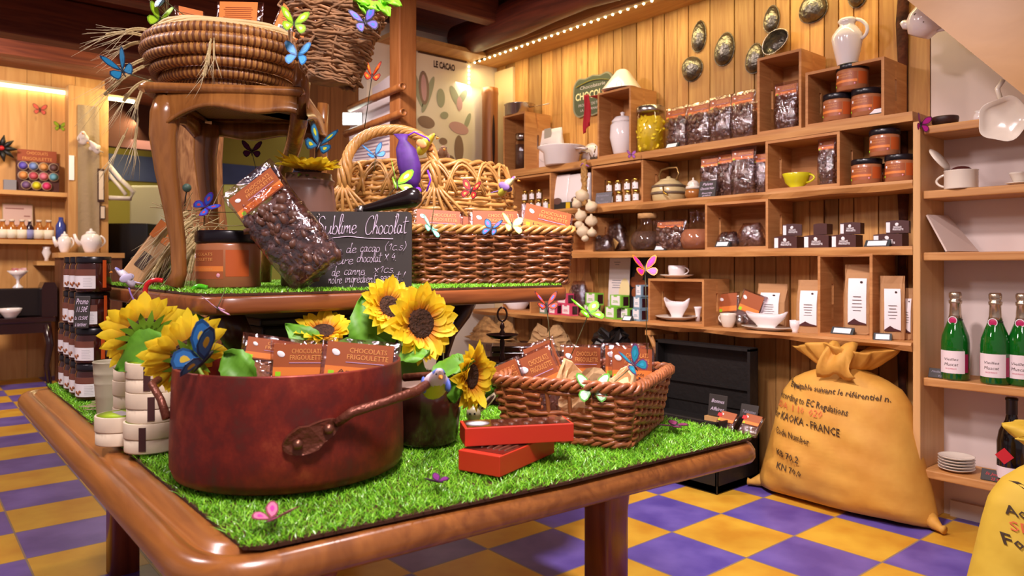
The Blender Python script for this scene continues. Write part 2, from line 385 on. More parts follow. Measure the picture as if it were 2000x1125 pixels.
# wooden brackets under the lowest shelf
br0 = onx(1290, 680, 1.45)
b_ = MB(); b_.tube([(1.36, br0.y, SZ['D']-.05), (1.53, br0.y, SZ['D']-.34)], .016, 4); b_.box((1.548, br0.y, SZ['D']-.25), (.03, .035, .36)); b_.box((1.45, br0.y, SZ['D']-.052), (.2, .035, .025))
tag(b_.build('shelf_bracket', pineY), 'diagonal wooden bracket under the lowest shelf, above the open trunk', 'bracket')

def crate(label, pl, pr, s, ytop, d=.205, z=None, group=None):
    z = SZ[s] if z is None else z
    L = onx(pl, 500, XF+.004); R = onx(pr, 500, XF+.004); w_ = L.y-R.y
    T = onx(pr, ytop, XF+.004); h = T.z-z; t = .011
    o = thing('wooden_crate', label, 'crate', (XF+.004, (L.y+R.y)/2, z), WR, group or 'pine crates on the wall shelves')
    m = MB(); m.box((0, d/2, t/2), (w_, d, t)); m.build('bottom_board', pinecrate, o); m = MB(); m.box((0, d/2, h-t/2), (w_, d, t)); m.build('top_board', pinecrate, o)
    for sx in (-1, 1):
        m = MB(); x = sx*(w_/2-t/2); hh = h-2*t; sl = min(.085, hh*.5); sw = .017; c = h/2
        m.box((x, d*.25-sw/4, c), (t, d/2-sw/2, hh)); m.box((x, d*.75+sw/4, c), (t, d/2-sw/2, hh))
        e = (hh-sl)/2; m.box((x, d/2, t+e/2), (t, sw, e)); m.box((x, d/2, h-t-e/2), (t, sw, e))
        m.build('side_panel', pinecrate, o)
    m = MB(); m.box((0, d-.005, h/2), (w_-2*t, .008, h-2*t)); m.build('back_panel', pinecrate, o)
    o['w'] = w_; o['h'] = h
    return o
crate('upright pine crate with a small saucepan standing on its top', 983, 1026, 'A', 217)
crate('upright pine crate draped with a red cloth and holding a white coffee pot', 1167, 1232, 'A', 167)
crate('tall pine crate on the highest shelf with bags of chocolate inside', 1479, 1565, 'A', 94)
crate('wide pine crate with three orange cocoa jars, white pitcher on its top', 1573, 1727, 'A', 110)
crate('pine crate behind the willow basket holding eight small gold-lidded jars', 996, 1076, 'B', 337)
crate('pine crate with small gold-lidded jars behind the grey slate, left of the kettle', 1155, 1256, 'B', 312)
crate('pine crate holding the yellow cup and one bag of chocolate', 1495, 1640, 'B', 256)
crate('pine crate end beside the garlic braid, left of the flasks', 1092, 1158, 'C', 424)
crate('pine crate holding two bags of chocolate mushrooms and a price card', 1377, 1500, 'C', 388)
crate('pine crate holding the white sauce boat, teacup on its top', 1266, 1375, 'D', 546)
crate('tall pine crate around a kraft coffee bag, above the yellow sack', 1597, 1704, 'D', 495)
crate('pine crate left of the pink tea boxes with a white jug in it', 982, 1037, 'D', 560)

# ------------------------------------------------------------------ shelves of the white recess on the right
def recess_shelf(label, ytop, xf=1.36, th=.03):
    z = at(1802, ytop, (xf-CAM.x)/raydir(1802).x).z
    m = MB(); y1 = yp-.015; y0 = -1.75
    m.box(((xf+XW)/2-.002, (y0+y1)/2, z-th/2), (XW-xf-.004, y1-y0, th), b=.004)
    tag(m.build('wall_shelf', pineY), label, 'shelf'); return z
RZ = [recess_shelf('recess shelf with the dark bowl, next to the purple butterfly', 247),
      recess_shelf('recess shelf carrying the open white sugar pot and a small cup', 373),
      recess_shelf('recess shelf carrying the tilted printed booklet', 493),
      recess_shelf('recess shelf carrying green sparkling wine bottles', 737),
      recess_shelf('lowest recess shelf, with a stack of white plates', 916)]
# ------------------------------------------------------------------ materials of the goods
brownlab = plain('label_brown', '#a5572f', .45); orangelab = plain('label_orange', '#e8853a', .45)
gold = plain('print_gold', '#eaa35a', .4); whitep = plain('paper_white', '#f4eef0', .6); ink = plain('print_dark', '#3a221c', .6)
greenmark = plain('mark_green', '#9bdc1e', .5); darkchoc = plain('chocolate_dark', '#6a4536', .4, var=.35, vscale=50)
cello = film('cellophane', .17, '#fbf3f6'); cellodim = film('cellophane_soft', .05, '#f8f0f0')
blacklid = plain('lid_black', '#17121a', .28); blackm = plain('matt_black', '#15120f', .5)
porc = plain('porcelain', '#efe6e6', .12, coat=.4); porcw = plain('porcelain_warm', '#ece0cf', .18, coat=.3)
slate = plain('slate', '#3b3532', .6, var=.15, vscale=8); chalk = plain('chalk', '#e6d3ea', .8); slateg = plain('slate_grey', '#6d6b72', .6)
steel = plain('steel', '#b9b3b0', .25, metal=1.0); goldlid = plain('lid_gold', '#c9a54c', .3, metal=1.0); kraft = plain('kraft_paper', '#b98a5c', .75, bump=.25, bscale=25)
glassm = film('clear_glass', .07, '#f4f0ee', rough=.02, bump=0); pink_dot = plain('dot_pink', '#e79fae', .5)
woodbox = plain('poplar', '#e8d6bb', .6, var=.06, vscale=12)

def blob_chunks(mb, n, rx, ry, z0, z1, r, T=None, taper=lambda u: 1):
    """broken chocolate pieces packed just inside a bag"""
    for i in range(n):
        u = rnd(0, 1); z = z0+(z1-z0)*u; a = rnd(0, 2*pi); k = rnd(.72, 1.0)*taper(u)
        p = (rx*k*math.cos(a), ry*k*math.sin(a), z); s = r*rnd(.7, 1.25)
        bm = bmesh.new(); bmesh.ops.create_icosphere(bm, subdivisions=1, radius=1)
        M_ = Matrix.Translation(p) @ Euler((rnd(0, 6), rnd(0, 6), rnd(0, 6))).to_matrix().to_4x4() @ Matrix.Diagonal((s, s*.85, s*rnd(.3, .5), 1))
        mb.bm(bm, T @ M_ if T is not None else M_, 0, True)
def superell(w, d, n=20, e=3.2):
    out = []
    for i in range(n):
        a = 2*pi*i/n; c, s = math.cos(a), math.sin(a)
        out.append((w/2*math.copysign(abs(c)**(2/e), c), d/2*math.copysign(abs(s)**(2/e), s)))
    return out
def loft(mb, sections, T=None, mi=0, smooth=True, cap=True):
    """sections: list of (list of (x, y), z)"""
    g = [[(x, y, z) for x, y in p] for p, z in sections]; k0 = len(mb.v); n = len(g[0])
    mb.sheet(g, T, mi, smooth, wrap=True)
    if cap:
        mb.f += [[k0+i for i in range(n)][::-1], [k0+(len(g)-1)*n+i for i in range(n)]]; mb.mi += [mi, mi]; mb.sm += [False, False]
    return mb
def header_label(parent, w, h, y, z, tilt=0, title=True, band='', x=0, T0=None):
    """brown card with pale pod, gold letters and an orange band; faces -y"""
    T = T0 if T0 is not None else TR((x, y, z), (tilt, 0, 0))
    m = MB(); m.box((0, 0, 0), (w, .0012, h), T); lab = m.build('label', brownlab, parent)
    m = MB(); m.box((0, -.001, -h*.32), (w, .0006, h*.26), T); m.build('band', orangelab, lab)
    m = MB(); m.ball((0, 0, 0), (h*.13, .0008, h*.085), T @ TR((-w*.36, -.0012, h*.2), (0, .5, 0)), seg=12, rings=6); m.build('pod_emblem', whitep, lab)
    m = MB(); m.box((-w*.40, -.0016, -h*.40), (h*.16, .0004, h*.16), T); m.build('green_mark', greenmark, lab)
    if title:
        m = MB(); text(m, 'CHOCOLATS', h*.2, T @ TR((w*.12, -.0016, h*.22)), wid=w*.56); text(m, 'FRIGOULETTE', h*.2, T @ TR((w*.12, -.0016, h*.03)), wid=w*.62); m.build('lettering', gold, lab)
        m = MB(); m.box((w*.10, -.0016, -h*.06), (w*.6, .0003, h*.018), T); m.build('rule', plain('print_lilac', '#c9a3c9', .5), lab)
    if band:
        m = MB(); text(m, band, h*.15, T @ TR((0, -.0018, -h*.37)), wid=w*.6); m.build('band_lettering', ink, lab)
    return lab
def choco_bag(name, label, w, h, d, loc, rz, group=None, n=90, lab=True, filler=darkchoc):
    o = thing(name, label, 'bag', loc, rz, group)
    m = MB(); blob_chunks(m, n, w*.44, d*.42, h*.03, h*.70, w*.13); loft(m, [(superell(w*.76, d*.66, 14), h*.02), (superell(w*.8, d*.7, 14), h*.4), (superell(w*.6, d*.5, 14), h*.7)])
    c = m.build('chocolate_filling', filler, o); c['kind'] = 'stuff'
    m = MB(); secs = []
    for u, kw, kd in [(0, .86, .8), (.03, .98, .95), (.3, 1.0, 1.0), (.55, .98, .92), (.70, .97, .7), (.80, .98, .35), (.90, 1.02, .14), (1.0, 1.0, .04)]:
        p = superell(w*kw, d*kd, 28); p = [(x+rnd(-1, 1)*w*.02, y+rnd(-1, 1)*d*.035) for x, y in p]; secs.append((p, h*u))
    loft(m, secs); m.build('film', cello, o)
    if lab: header_label(o, w*.86, h*.2, -d*.16, h*.83, tilt=-.12, title=True)
    return o
def powder_jar(name, label, r, h, loc, rz, group=None):
    o = thing(name, label, 'jar', loc, rz, group)
    m = MB(); m.lathe([(0, 0), (r*.94, 0), (r, h*.03), (r, h*.74), (r*.96, h*.79), (0, h*.79)], 32); m.build('body', plain('cocoa_jar', '#b0704a', .3, coat=.3), o)
    m = MB(); m.lathe([(0, h*.79), (r*1.0, h*.79), (r*1.03, h*.81), (r*1.03, h*.97), (r*1.0, h), (0, h)], 32, wob=lambda a, j: 1+.006*math.cos(40*a)); m.build('lid', blacklid, o)
    def arc(a0, a1, z0, z1, k, mat, nm, par):
        mm = MB(); g = []
        for i in range(13):
            a = a0+(a1-a0)*i/12; g.append([(r*k*math.sin(a), -r*k*math.cos(a), z0), (r*k*math.sin(a), -r*k*math.cos(a), z1)])
        mm.sheet(g); return mm.build(nm, mat, par)
    lab = arc(-1.25, .55, h*.16, h*.66, 1.004, brownlab, 'label', o)
    arc(.62, 1.35, h*.2, h*.66, 1.004, plain('label_red_orange', '#c25a24', .45), 'rear_label', o)
    arc(-1.25, .55, h*.29, h*.38, 1.008, orangelab, 'band', lab)
    for a, zz, rr, mat, nm in [(-.85, .55, .09, whitep, 'pod_emblem'), (-1.1, .2, .07, greenmark, 'green_mark'), (.4, .22, .06, pink_dot, 'seal')]:
        mm = MB(); mm.ball((0, 0, 0), (r*rr, .0015, r*rr*1.2), TR((r*1.006*math.sin(a), -r*1.006*math.cos(a), h*zz), (0, 0, a)), seg=10, rings=6); mm.build(nm, mat, lab)
    mm = MB()
    for s, zz, sz in [('CHOCOLATS', .56, .075), ('FRIGOULETTE', .47, .075), ('CACAO EN POUDRE', .315, .05)]:
        tmp = MB(); text(tmp, s, h*sz, None, wid=r*1.0); vs = []
        for x, y, z in tmp.v:
            a = x/r-.28; vs.append((r*1.012*math.sin(a), -r*1.012*math.cos(a), z+h*zz))
        mm.add(vs, tmp.f, None, 0, False)
    mm.build('lettering', gold, lab)
    return o
def price_card(label, loc, rz, w=.055, lean=.5, group='price cards on the wall shelves'):
    o = thing('price_card', label, 'price card', loc, rz, group)
    m = MB(); m.add([(-w*.62, -.012, 0), (w*.62, -.012, 0), (w*.62, .014, 0), (-w*.62, .014, 0), (-w*.62, .006, .026), (w*.62, .006, .026)],
                    [(0, 1, 5, 4), (1, 2, 5), (2, 3, 4, 5), (3, 0, 4), (3, 2, 1, 0)], None, 0, False); m.build('holder', plain('holder_dark', '#33393a', .5), o)
    m = MB(); m.box((0, -.0045, .0125), (w*.95, .001, .022), TR((0, 0, 0), (0, 0, 0)) @ Matrix.Translation((0, -.0045, .0125)) @ Matrix.Rotation(-.605, 4, 'X') @ Matrix.Translation((0, .0035, -.0125))); c = m.build('card', whitep, o)
    return o
def kraft_bag(label, w, h, d, loc, rz, group='kraft coffee bags on the lowest shelf', lean=0):
    o = thing('coffee_bag', label, 'bag', loc, rz, group, rot=(lean, 0, rz))
    m = MB(); secs = []
    for u, kw, kd in [(0, .92, .95), (.02, 1, 1), (.3, 1.02, 1.05), (.6, 1.0, .9), (.76, .98, .55), (.88, .98, .16), (1.0, .98, .06)]:
        p = superell(w*kw, d*kd, 24, 5); p = [(x+rnd(-1, 1)*w*.012, y+rnd(-1, 1)*d*.03+(d*.06 if u > .8 else 0)) for x, y in p]; secs.append((p, h*u))
    loft(m, secs, smooth=False); m.build('bag_body', kraft, o)
    m = MB(); x0, x1 = -w*.34, w*.3; ys = [(-d*.525, .14), (-d*.54, .3), (-d*.50, .55), (-d*.36, .72), (-d*.24, .80)]
    m.sheet([[(x0, y-.002, h*u), (x1, y-.002, h*u)] for y, u in ys]); lab = m.build('label', whitep, o)
    m = MB(); m.sheet([[(x0, -d*.525-.003, h*.14), (x0+(x1-x0)*.35, -d*.53-.003, h*.14), (x0+(x1-x0)*.6, -d*.53-.003, h*.14), (x1, -d*.525-.003, h*.14)],
                       [(x0, -d*.53-.003, h*.16), (x0+(x1-x0)*.35, -d*.535-.003, h*.225), (x0+(x1-x0)*.6, -d*.535-.003, h*.185), (x1, -d*.53-.003, h*.155)]], smooth=False); m.build('mountain_print', plain('print_maroon', '#4a1c1c', .6), lab)
    m = MB()
    for k in range(5): m.box(((x0+x1)/2, -d*.515-.004, h*(.34+.05*k)), ((x1-x0)*.6*rnd(.6, 1), .0006, h*.008))
    m.ball((w*.12, -d*.30-.006, h*.745), (w*.05, .001, h*.018), seg=8, rings=5); m.box((-w*.05, -d*.5-.004, h*.29), (w*.12, .0008, h*.02)); m.build('lettering', ink, lab)
    return o
def dark_box(label, w, h, d, loc, rz, group='dark brown chocolate boxes', plainside=False):
    o = thing('chocolate_box', label, 'box', loc, rz, group)
    m = MB(); n = 8; top = [(x, h*(.93+.07*math.cos(pi*x/w))) for x in [(-w/2+w*i/n) for i in range(n+1)]]
    poly = [(-w/2, 0), (w/2, 0)]+[(x, z) for x, z in top[::-1]]
    vs = [(x, -d/2, z) for x, z in poly]+[(x, d/2, z) for x, z in poly]; k = len(poly)
    m.add(vs, [tuple(range(k)), tuple(range(k, 2*k))[::-1]]+[(i, k+i, k+(i+1) % k, (i+1) % k) for i in range(k)], None, 0, False); m.build('carton', plain('carton_brown', '#48211d', .5), o)
    if not plainside:
        m = MB(); m.box((-w*.40, -d/2-.0006, h*.45), (w*.17, .001, h*.8)); m.build('label', whitep, o)
        m = MB(); y = -d/2-.001
        m.ball((0, 0, 0), (w*.08, .0008, h*.14), TR((-w*.02, y, h*.68), (0, .6, 0)), seg=10, rings=6)
        text(m, 'CHOCOLATS', h*.2, TR((w*.0, y, h*.40)), wid=w*.36, bold=.03); text(m, 'FRIGOULETTE', h*.2, TR((w*.03, y, h*.22)), wid=w*.46, bold=.03); m.build('lettering', whitep, o)
    return o
def glass_jar_small(label, loc, rz, group, r=.0185, h=.05):
    o = thing('mustard_jar', label, 'jar', loc, rz, group)
    m = MB(); m.lathe([(0, 0), (r*.95, 0), (r, h*.06), (r, h*.66), (r*.86, h*.76), (r*.86, h*.8), (0, h*.8)], 16); m.build('body', plain('spread_amber', '#7a5a30', .2, coat=.5), o)
    m = MB(); m.lathe([(0, h*.8), (r*.95, h*.8), (r*.97, h*.97), (r*.9, h), (0, h)], 16); m.build('lid', goldlid, o)
    m = MB(); g = [[(r*1.02*math.sin(a), -r*1.02*math.cos(a), z) for z in (h*.1, h*.64)] for a in [-1.3+2.6*i/8 for i in range(9)]]; m.sheet(g); lb = m.build('label', whitep, o)
    m = MB(); m.ball((0, -r*1.02, h*.3), (r*.2, .001, r*.17), seg=8, rings=5); m.build('nut_print', plain('print_brown', '#7a4a34', .6), lb)
    return o
def slate_board(name, label, w, h, loc, rz, lean=-.18, mat=None, lines=(), cat='slate', shear=.25, inkm=None, group=None):
    o = thing(name, label, cat, loc, rz, group, rot=(lean, 0, rz))
    m = MB(); m.box((0, 0, h/2), (w, .005, h), b=.002); m.build('board', mat or slate, o)
    if lines:
        m = MB()
        for s, z, sz, wd in lines: text(m, s, h*sz, TR((0, -.0032, h*z)), shear=shear, wid=w*wd if wd else None)
        m.build('chalk_lettering', inkm or chalk, o)
    return o
def vessel(name, label, cat, prof, loc, rz, mat=None, seg=28, handle=None, spout=None, lid=None, group=None, s=1.0):
    """turned pottery: profile of (r, z), inner wall added; handle = (z0, z1, out, r) on +x"""
    o = thing(name, label, cat, loc, rz, group); mat = mat or porc
    m = MB(); R = max(r for r, z in prof); t = min(.003, R*.12)
    outer = [(r, z) for r, z in prof]; inner = [(max(r-t, 0), z) for r, z in prof[::-1] if z > prof[0][1]+t]; inner.append((0, prof[0][1]+t))
    m.lathe([(0, prof[0][1])]+outer+inner, seg); m.build('body', mat, o)
    if handle:
        z0, z1, out, hr = handle; ra = lambda z: min(prof, key=lambda q: abs(q[1]-z))[0]
        pts = []
        for i in range(11):
            u = i/10; zz = z0+(z1-z0)*u; x = (ra(z0)*(1-u)+ra(z1)*u)-.002+out*math.sin(pi*u)**.7
            pts.append((x, 0, zz))
        m = MB(); m.tube(pts, hr, 8); m.build('handle', mat, o)
    if spout:
        m = MB(); m.tube(spout[0], spout[1], 10); m.build('spout', mat, o)
    if lid:
        m = MB(); m.lathe(lid, seg); m.build('lid', mat, o)
    return o
def span(pl, pr, X): return onx(pl, 500, X), onx(pr, 500, X)
def rise(px_, y0, y1, X):                    # height in metres between two picture rows on plane X
    return abs(y1-y0)*((X-CAM.x)/raydir(px_).x)/F
def place(pc, s, dx):                        # point on a shelf at picture column pc
    q = onx(pc, 500, XF+dx); z = SZ[s] if isinstance(s, str) else s
    return Vector((q.x, q.y, z))
# ------------------------------------------------------------------ highest shelf
zA, zB, zC, zD = SZ['A'], SZ['B'], SZ['C'], SZ['D']
def W(pl, pr, dx): a, b = span(pl, pr, XF+dx); return abs(a.y-b.y)
BAGS = 'bags of chocolate pieces on the wall shelves'
for pl, pr, yt, lb in [(1300, 1345, 193, 'bag of chocolate pieces on the highest shelf, right after the yellow jar'),
                       (1343, 1390, 187, 'second bag from the yellow jar on the highest shelf'),
                       (1386, 1432, 178, 'third bag from the yellow jar on the highest shelf'),
                       (1428, 1476, 172, 'fourth bag from the yellow jar, widest label, on the highest shelf'),
                       (1462, 1484, 186, 'bag half hidden against the tall crate on the highest shelf')]:
    dx = .06 if pl != 1462 else .12
    q = place((pl+pr)/2, 'A', dx); choco_bag('chocolate_bag', lb, W(pl, pr, dx), rise(pl, yt, 275-(pl-1300)*.07, XF+dx)*.98, .06, q, WR+rnd(-.1, .1), BAGS)
q = place(1537, zA+.012, .06); choco_bag('chocolate_bag', 'bag of chocolate pieces standing inside the tall crate, front one', W(1515, 1562, .06), rise(1537, 156, 250, XF+.06), .055, q, WR, BAGS)
q = place(1556, zA+.012, .145); choco_bag('chocolate_bag', 'bag of chocolate standing behind another inside the tall crate', W(1540, 1570, .145), rise(1556, 148, 235, XF+.145), .045, q, WR, BAGS)
JARS = 'orange labelled cocoa jars on the wall shelves'
def pj(pl, pr, yt, yb, dx, z, lb):
    r = W(pl, pr, dx)/2; q = place((pl+pr)/2, z, dx); return powder_jar('cocoa_jar', lb, r, rise((pl+pr)/2, yt, yb, XF+dx), q, WR+.18, JARS)
h1 = rise(1635, 187, 240, XF+.06)
pj(1610, 1662, 187, 240, .06, zA+.0125, 'lower left cocoa jar in the crate under the white pitcher')
pj(1665, 1722, 179, 233, .06, zA+.0125, 'lower right cocoa jar in the crate under the white pitcher, behind a card')
pj(1636, 1694, 133, 185, .06, zA+.0145+rise(1690, 179, 233, XF+.06), 'topmost cocoa jar of the three under the white pitcher')
price_card('dark price card at the foot of the first chocolate bag on the highest shelf', place(1313, 'A', .022), WR, .06)
price_card('price card before the lower right cocoa jar under the white pitcher', place(1708, zA+.012, .024), WR, .07)
# white pitcher on the wide crate
ct = onx(1727, 110, XF).z
q = place(1655, ct+.001, .10); R = W(1625, 1682, .10)/2; H = rise(1655, 27, 128, XF+.10)
vessel('pitcher', 'tall white ceramic pitcher with a looped handle standing on the wide crate', 'pitcher',
       [(R*.52, 0), (R*.6, H*.05), (R*.86, H*.4), (R, H*.6), (R*.97, H*.68), (R*.7, H*.8), (R*.5, H*.86), (R*.5, H*.9), (R*.62, H*.95), (R*.5, H)], q, WR, handle=(H*.55, H*.96, R*.55, R*.12))
# yellow jar
q = place(1270, 'A', .06); R = W(1249, 1291, .06)/2; H = rise(1270, 200, 291, XF+.06)
o = thing('glass_jar', 'tall glass jar full of yellow flakes with a steel lid', 'jar', q, WR)
m = MB(); m.lathe([(0, .002), (R*.9, .002), (R, .006), (R, H*.82), (R*.9, H*.85), (R*.9, H*.87)], 28); m.build('glass', glassm, o)
m = MB(); m.lathe([(0, .004), (R*.93, .005), (R*.93, H*.72), (R*.8, H*.75), (0, H*.76)], 28, wob=lambda a, j: 1); blob_chunks(m, 150, R*.96, R*.96, H*.05, H*.74, R*.2); c = m.build('yellow_filling', plain('flakes_yellow', '#e8cf1c', .5), o); c['kind'] = 'stuff'
m = MB(); m.lathe([(0, H*.86), (R*1.0, H*.86), (R*1.02, H*.88), (R*1.02, H*.97), (R*.9, H*.99), (R*.2, H*.99), (R*.2, H*1.02), (0, H*1.02)], 28); m.build('lid', steel, o)
# coffee pot in the draped crate, funnel and red cloth
q = place(1216, zA+.012, .07); R = W(1198, 1236, .07)/2; H = rise(1216, 213, 298, XF+.07)
vessel('coffee_pot', 'white enamel coffee pot inside the crate with the red cloth', 'coffee pot', [(R*.6, 0), (R*.72, H*.04), (R, H*.4), (R*.95, H*.68), (R*.8, H*.74)], q, WR,
       lid=[(R*.82, H*.74), (R*.85, H*.78), (R*.6, H*.87), (R*.14, H*.9), (R*.14, H*.94), (R*.2, H*.97), (0, H)], spout=([(-R*.8, 0, H*.5), (-R*1.1, 0, H*.6), (-R*1.15, 0, H*.72)], [.012, .009, .006]))
c2 = onx(1232, 167, XF).z; cq = place(1199, c2, .10); cw = W(1167, 1232, 0)
o = thing('red_cloth', 'red cloth draped over the crate under the white funnel', 'cloth', (XF+.004, cq.y, c2), WR)
m = MB(); g = []
for i in range(13):
    u = i/12; row = []
    for j in range(9):
        v = j/8; row.append((-cw*.5+cw*.86*v-.0*(1-u), .06+.02*math.sin(v*5)+(-.064 if False else 0)+.1*(u-.4), .004+.003*math.sin(7*v+5*u)))
    g.append(row)
m.sheet(g)
g = []
for i in range(15):
    u = i/14; g.append([(-cw*.5-.004+.008*k+.006*math.sin(u*5+k), -.010-.008*math.sin(k*1.9+u*3)*(.3+u), .006-u*.21*(1-.05*k)) for k in range(6)])
m.sheet(g); cl = m.build('cloth_fold', plain('cloth_red', '#a80f22', .8), o)
md = cl.modifiers.new('t', 'SOLIDIFY'); md.thickness = .003
q = place(1216, c2+.008, .08); R = W(1190, 1246, .08)/2; H = rise(1216, 126, 167, XF+.08)
o = thing('funnel', 'white pyramid mould with blunt top on the red cloth', 'mould', q, WR+.3)
m = MB(); loft(m, [(superell(R*2, R*2, 24, 4), 0), (superell(R*1.9, R*1.9, 24, 4), .004), (superell(R*.62, R*.62, 24, 3), H*.93), (superell(R*.4, R*.4, 24, 2.5), H)]); m.build('shell', porc, o)
m = MB(); m.tube([(R*.1, -R*1.0, .004), (R*.1, -R*1.05, .022), (R*.25, -R*1.0, .03), (R*.35, -R*.95, .02), (R*.35, -R*.95, .004)], .0018, 6); m.build('ring', steel, o)
# left end: saucepan, small jar, white bag, casserole, lid and tools
c1 = onx(1026, 217, XF).z
q = place(1015, c1+.001, .08); R = W(996, 1034, .08)/2; H = rise(1015, 200, 222, XF+.08)
o = vessel('saucepan', 'small aluminium saucepan standing on the left crate', 'saucepan', [(R*.95, 0), (R, .003), (R, H*.95), (R*1.05, H)], q, WR, mat=steel)
m = MB(); m.tube([(R*.95, 0, H*.6), (R*1.6, 0, H*.55), (R*2.9, 0, H*.5)], [.006, .004, .005], 8, flat=.5); m.build('handle', steel, o)
q = place(1020, zA+.012, .08); R = W(1011, 1030, .08)/2; H = rise(1020, 253, 324, XF+.08)
o = thing('spice_jar', 'slim glass jar of dark beans inside the left crate', 'jar', q, WR)
m = MB(); m.lathe([(0, 0), (R, .002), (R, H*.8), (R*.8, H*.84)], 18); m.build('glass', glassm, o)
m = MB(); m.lathe([(0, .003), (R*.9, .004), (R*.9, H*.7), (0, H*.7)], 18); c = m.build('bean_filling', plain('beans', '#5c3a2c', .5, var=.5, vscale=120), o); c['kind'] = 'stuff'
m = MB(); m.lathe([(0, H*.84), (R*.95, H*.84), (R*.95, H), (0, H)], 18); m.build('lid', steel, o)
q = place(1074, 'A', .15); w_ = W(1048, 1102, .15); H = rise(1074, 238, 318, XF+.15)
o = thing('flour_bag', 'white paper bag with grey strip standing behind the white casserole', 'bag', q, WR)
m = MB(); secs = []
for u, kw, kd in [(0, .95, .9), (.05, 1, 1), (.4, .98, 1.0), (.62, .9, .8), (.8, .86, .5), (.9, .86, .3), (1, .84, .26)]:
    secs.append(([(x+rnd(-1, 1)*.002, y+rnd(-1, 1)*.002) for x, y in superell(w_*kw, .075*kd, 26, 4)], H*u*(1+0)))
loft(m, secs); m.build('bag_body', plain('bag_white', '#e8e2e6', .7, bump=.2, bscale=18), o)
m = MB(); m.box((.0, -.018, H*.9), (w_*.24, .003, H*.24)); m.build('strip', plain('strip_grey', '#a8a49c', .5), o)
m = MB(); m.tube([(w_*.34*math.cos(a)*(1+.12*math.cos(4*a)), -.0395-.0, H*.42+H*.2*math.sin(a)*(1+.12*math.cos(4*a))) for a in [2*pi*i/32 for i in range(32)]], .0008, 5, closed=True); m.build('label_outline', plain('print_grey', '#8f8a92', .6), o)
q = place(1097, 'A', .05); R = W(1064, 1130, .05)/2; H = rise(1097, 283, 319, XF+.05)
o = vessel('casserole', 'white flared casserole dish with a stub handle at the shelf edge', 'dish', [(R*.66, 0), (R*.7, .003), (R*.76, H*.7), (R*1.0, H*.95), (R*1.0, H)], q, WR, mat=porc)
m = MB(); m.tube([(R*.8, 0, H*.8), (R*1.15, 0, H*.78), (R*1.4, 0, H*.7)], [.012, .012, .014], 10, flat=.45); m.build('handle', porc, o)
q = place(1152, 'A', .185); R = W(1137, 1170, .185)/2
o = thing('pot_lid', 'round white pot lid leaning behind the steel tools', 'lid', (q.x, q.y, q.z+R), WR, rot=(.0, 0, WR))
m = MB(); m.lathe([(0, 0), (R, 0), (R, .004), (R*.6, .014), (0, .018)], 28, TR((0, 0, 0), (pi/2-.2, 0, 0))); m.build('disc', porc, o)
m = MB(); m.ball((0, -.024, .004), .009); m.build('knob', porc, o)
q = place(1138, 'A', .055)
o = thing('steel_scoop', 'steel scoop leaning over the highest shelf beside the casserole', 'scoop', q, WR)
m = MB(); m.tube([(-.02, 0, .055), (.0, 0, .062), (.04, .01, .05), (.05, .03, .008)], [.013, .015, .011, .006], 10, flat=.4); m.build('blade', steel, o)
m = MB(); m.tube([(.05, .03, .01), (.055, .045, .09)], .004, 8); m.build('handle', steel, o)
q = place(1158, 'A', .04)
o = thing('metal_tray', 'flat metal baking tray lying under the red cloth end', 'tray', q, WR); m = MB()
m.box((0, .03, .005), (.06, .07, .008), b=.003); m.build('plate', steel, o); m = MB(); m.box((0, .03, .016), (.05, .06, .012), b=.004); m.build('top_plate', plain('tin_dark', '#777069', .4, metal=1), o)
# eggs on the wall
EG = 'metal chocolate egg moulds hung on the plank wall'
eggm = plain('mould_metal', '#8f897e', .36, metal=.9, bump=.9, bscale=38, h2='#5e584e', vscale=12)
def egg(px_, py, rx, ry, tilt, lb, hollow=False):
    d = (XW-.02-CAM.x)/raydir(px_).x; q = at(px_, py, d); a, b = rx/F*d*1.10, ry/F*d
    o = thing('egg_mould', lb, 'mould', (XW-.004, q.y, q.z), WR, EG, rot=(0, 0, WR))
    m = MB(); g = []
    for i in range(9):
        u = i/8*pi/2; row = []
        for k in range(24):
            t = 2*pi*k/24; kk = 1-.14*math.sin(t); x, z = a*math.cos(u)*math.cos(t)*kk, b*math.cos(u)*math.sin(t)
            yy = (-.75*a*math.sin(u)) if not hollow else (.9*a*math.sin(u)-a*.95)
            row.append((x, yy, z))
        g.append(row)
    m.sheet(g, TR((0, 0, 0), (0, tilt, 0)), wrap=True); m.build('shell', eggm, o)
    m = MB(); rim = [((a+.003)*math.cos(t)*(1-.14*math.sin(t)), (-.003 if not hollow else -a*.95), (b+.003)*math.sin(t)) for t in [2*pi*k/28 for k in range(28)]]
    m.tube(rim, .002, 6, TR((0, 0, 0), (0, tilt, 0)), closed=True); m.build('rim', eggm if not hollow else steel, o)
    if hollow:
        m = MB(); m.tube([(0, 0, b*.3), (0, -a*.3, b*.25)], .004, 6); m.build('hook', steel, o)
egg(1362, 70, 14, 29, .1, 'dark metal egg hung highest left on the plank wall')
egg(1412, 95, 19, 31, .2, 'big upright metal egg, third from the left on the wall')
egg(1348, 133, 20, 24, -.7, 'tilted silver egg hung lowest left on the wall')
egg(1504, 36, 14, 25, .1, 'slim metal egg hung above the hollow one')
egg(1585, 14, 25, 28, 0, 'large metal egg hung cut by the picture top, near the pitcher')
egg(1471, 113, 17, 28, .15, 'bright silver egg partly behind the tall crate')
egg(1523, 84, 25, 19, -.5, 'hollow egg half showing its inside above the tall crate', True)
egg(1672, -12, 22, 18, 1.4, 'metal egg above the white pitcher, only its end showing')
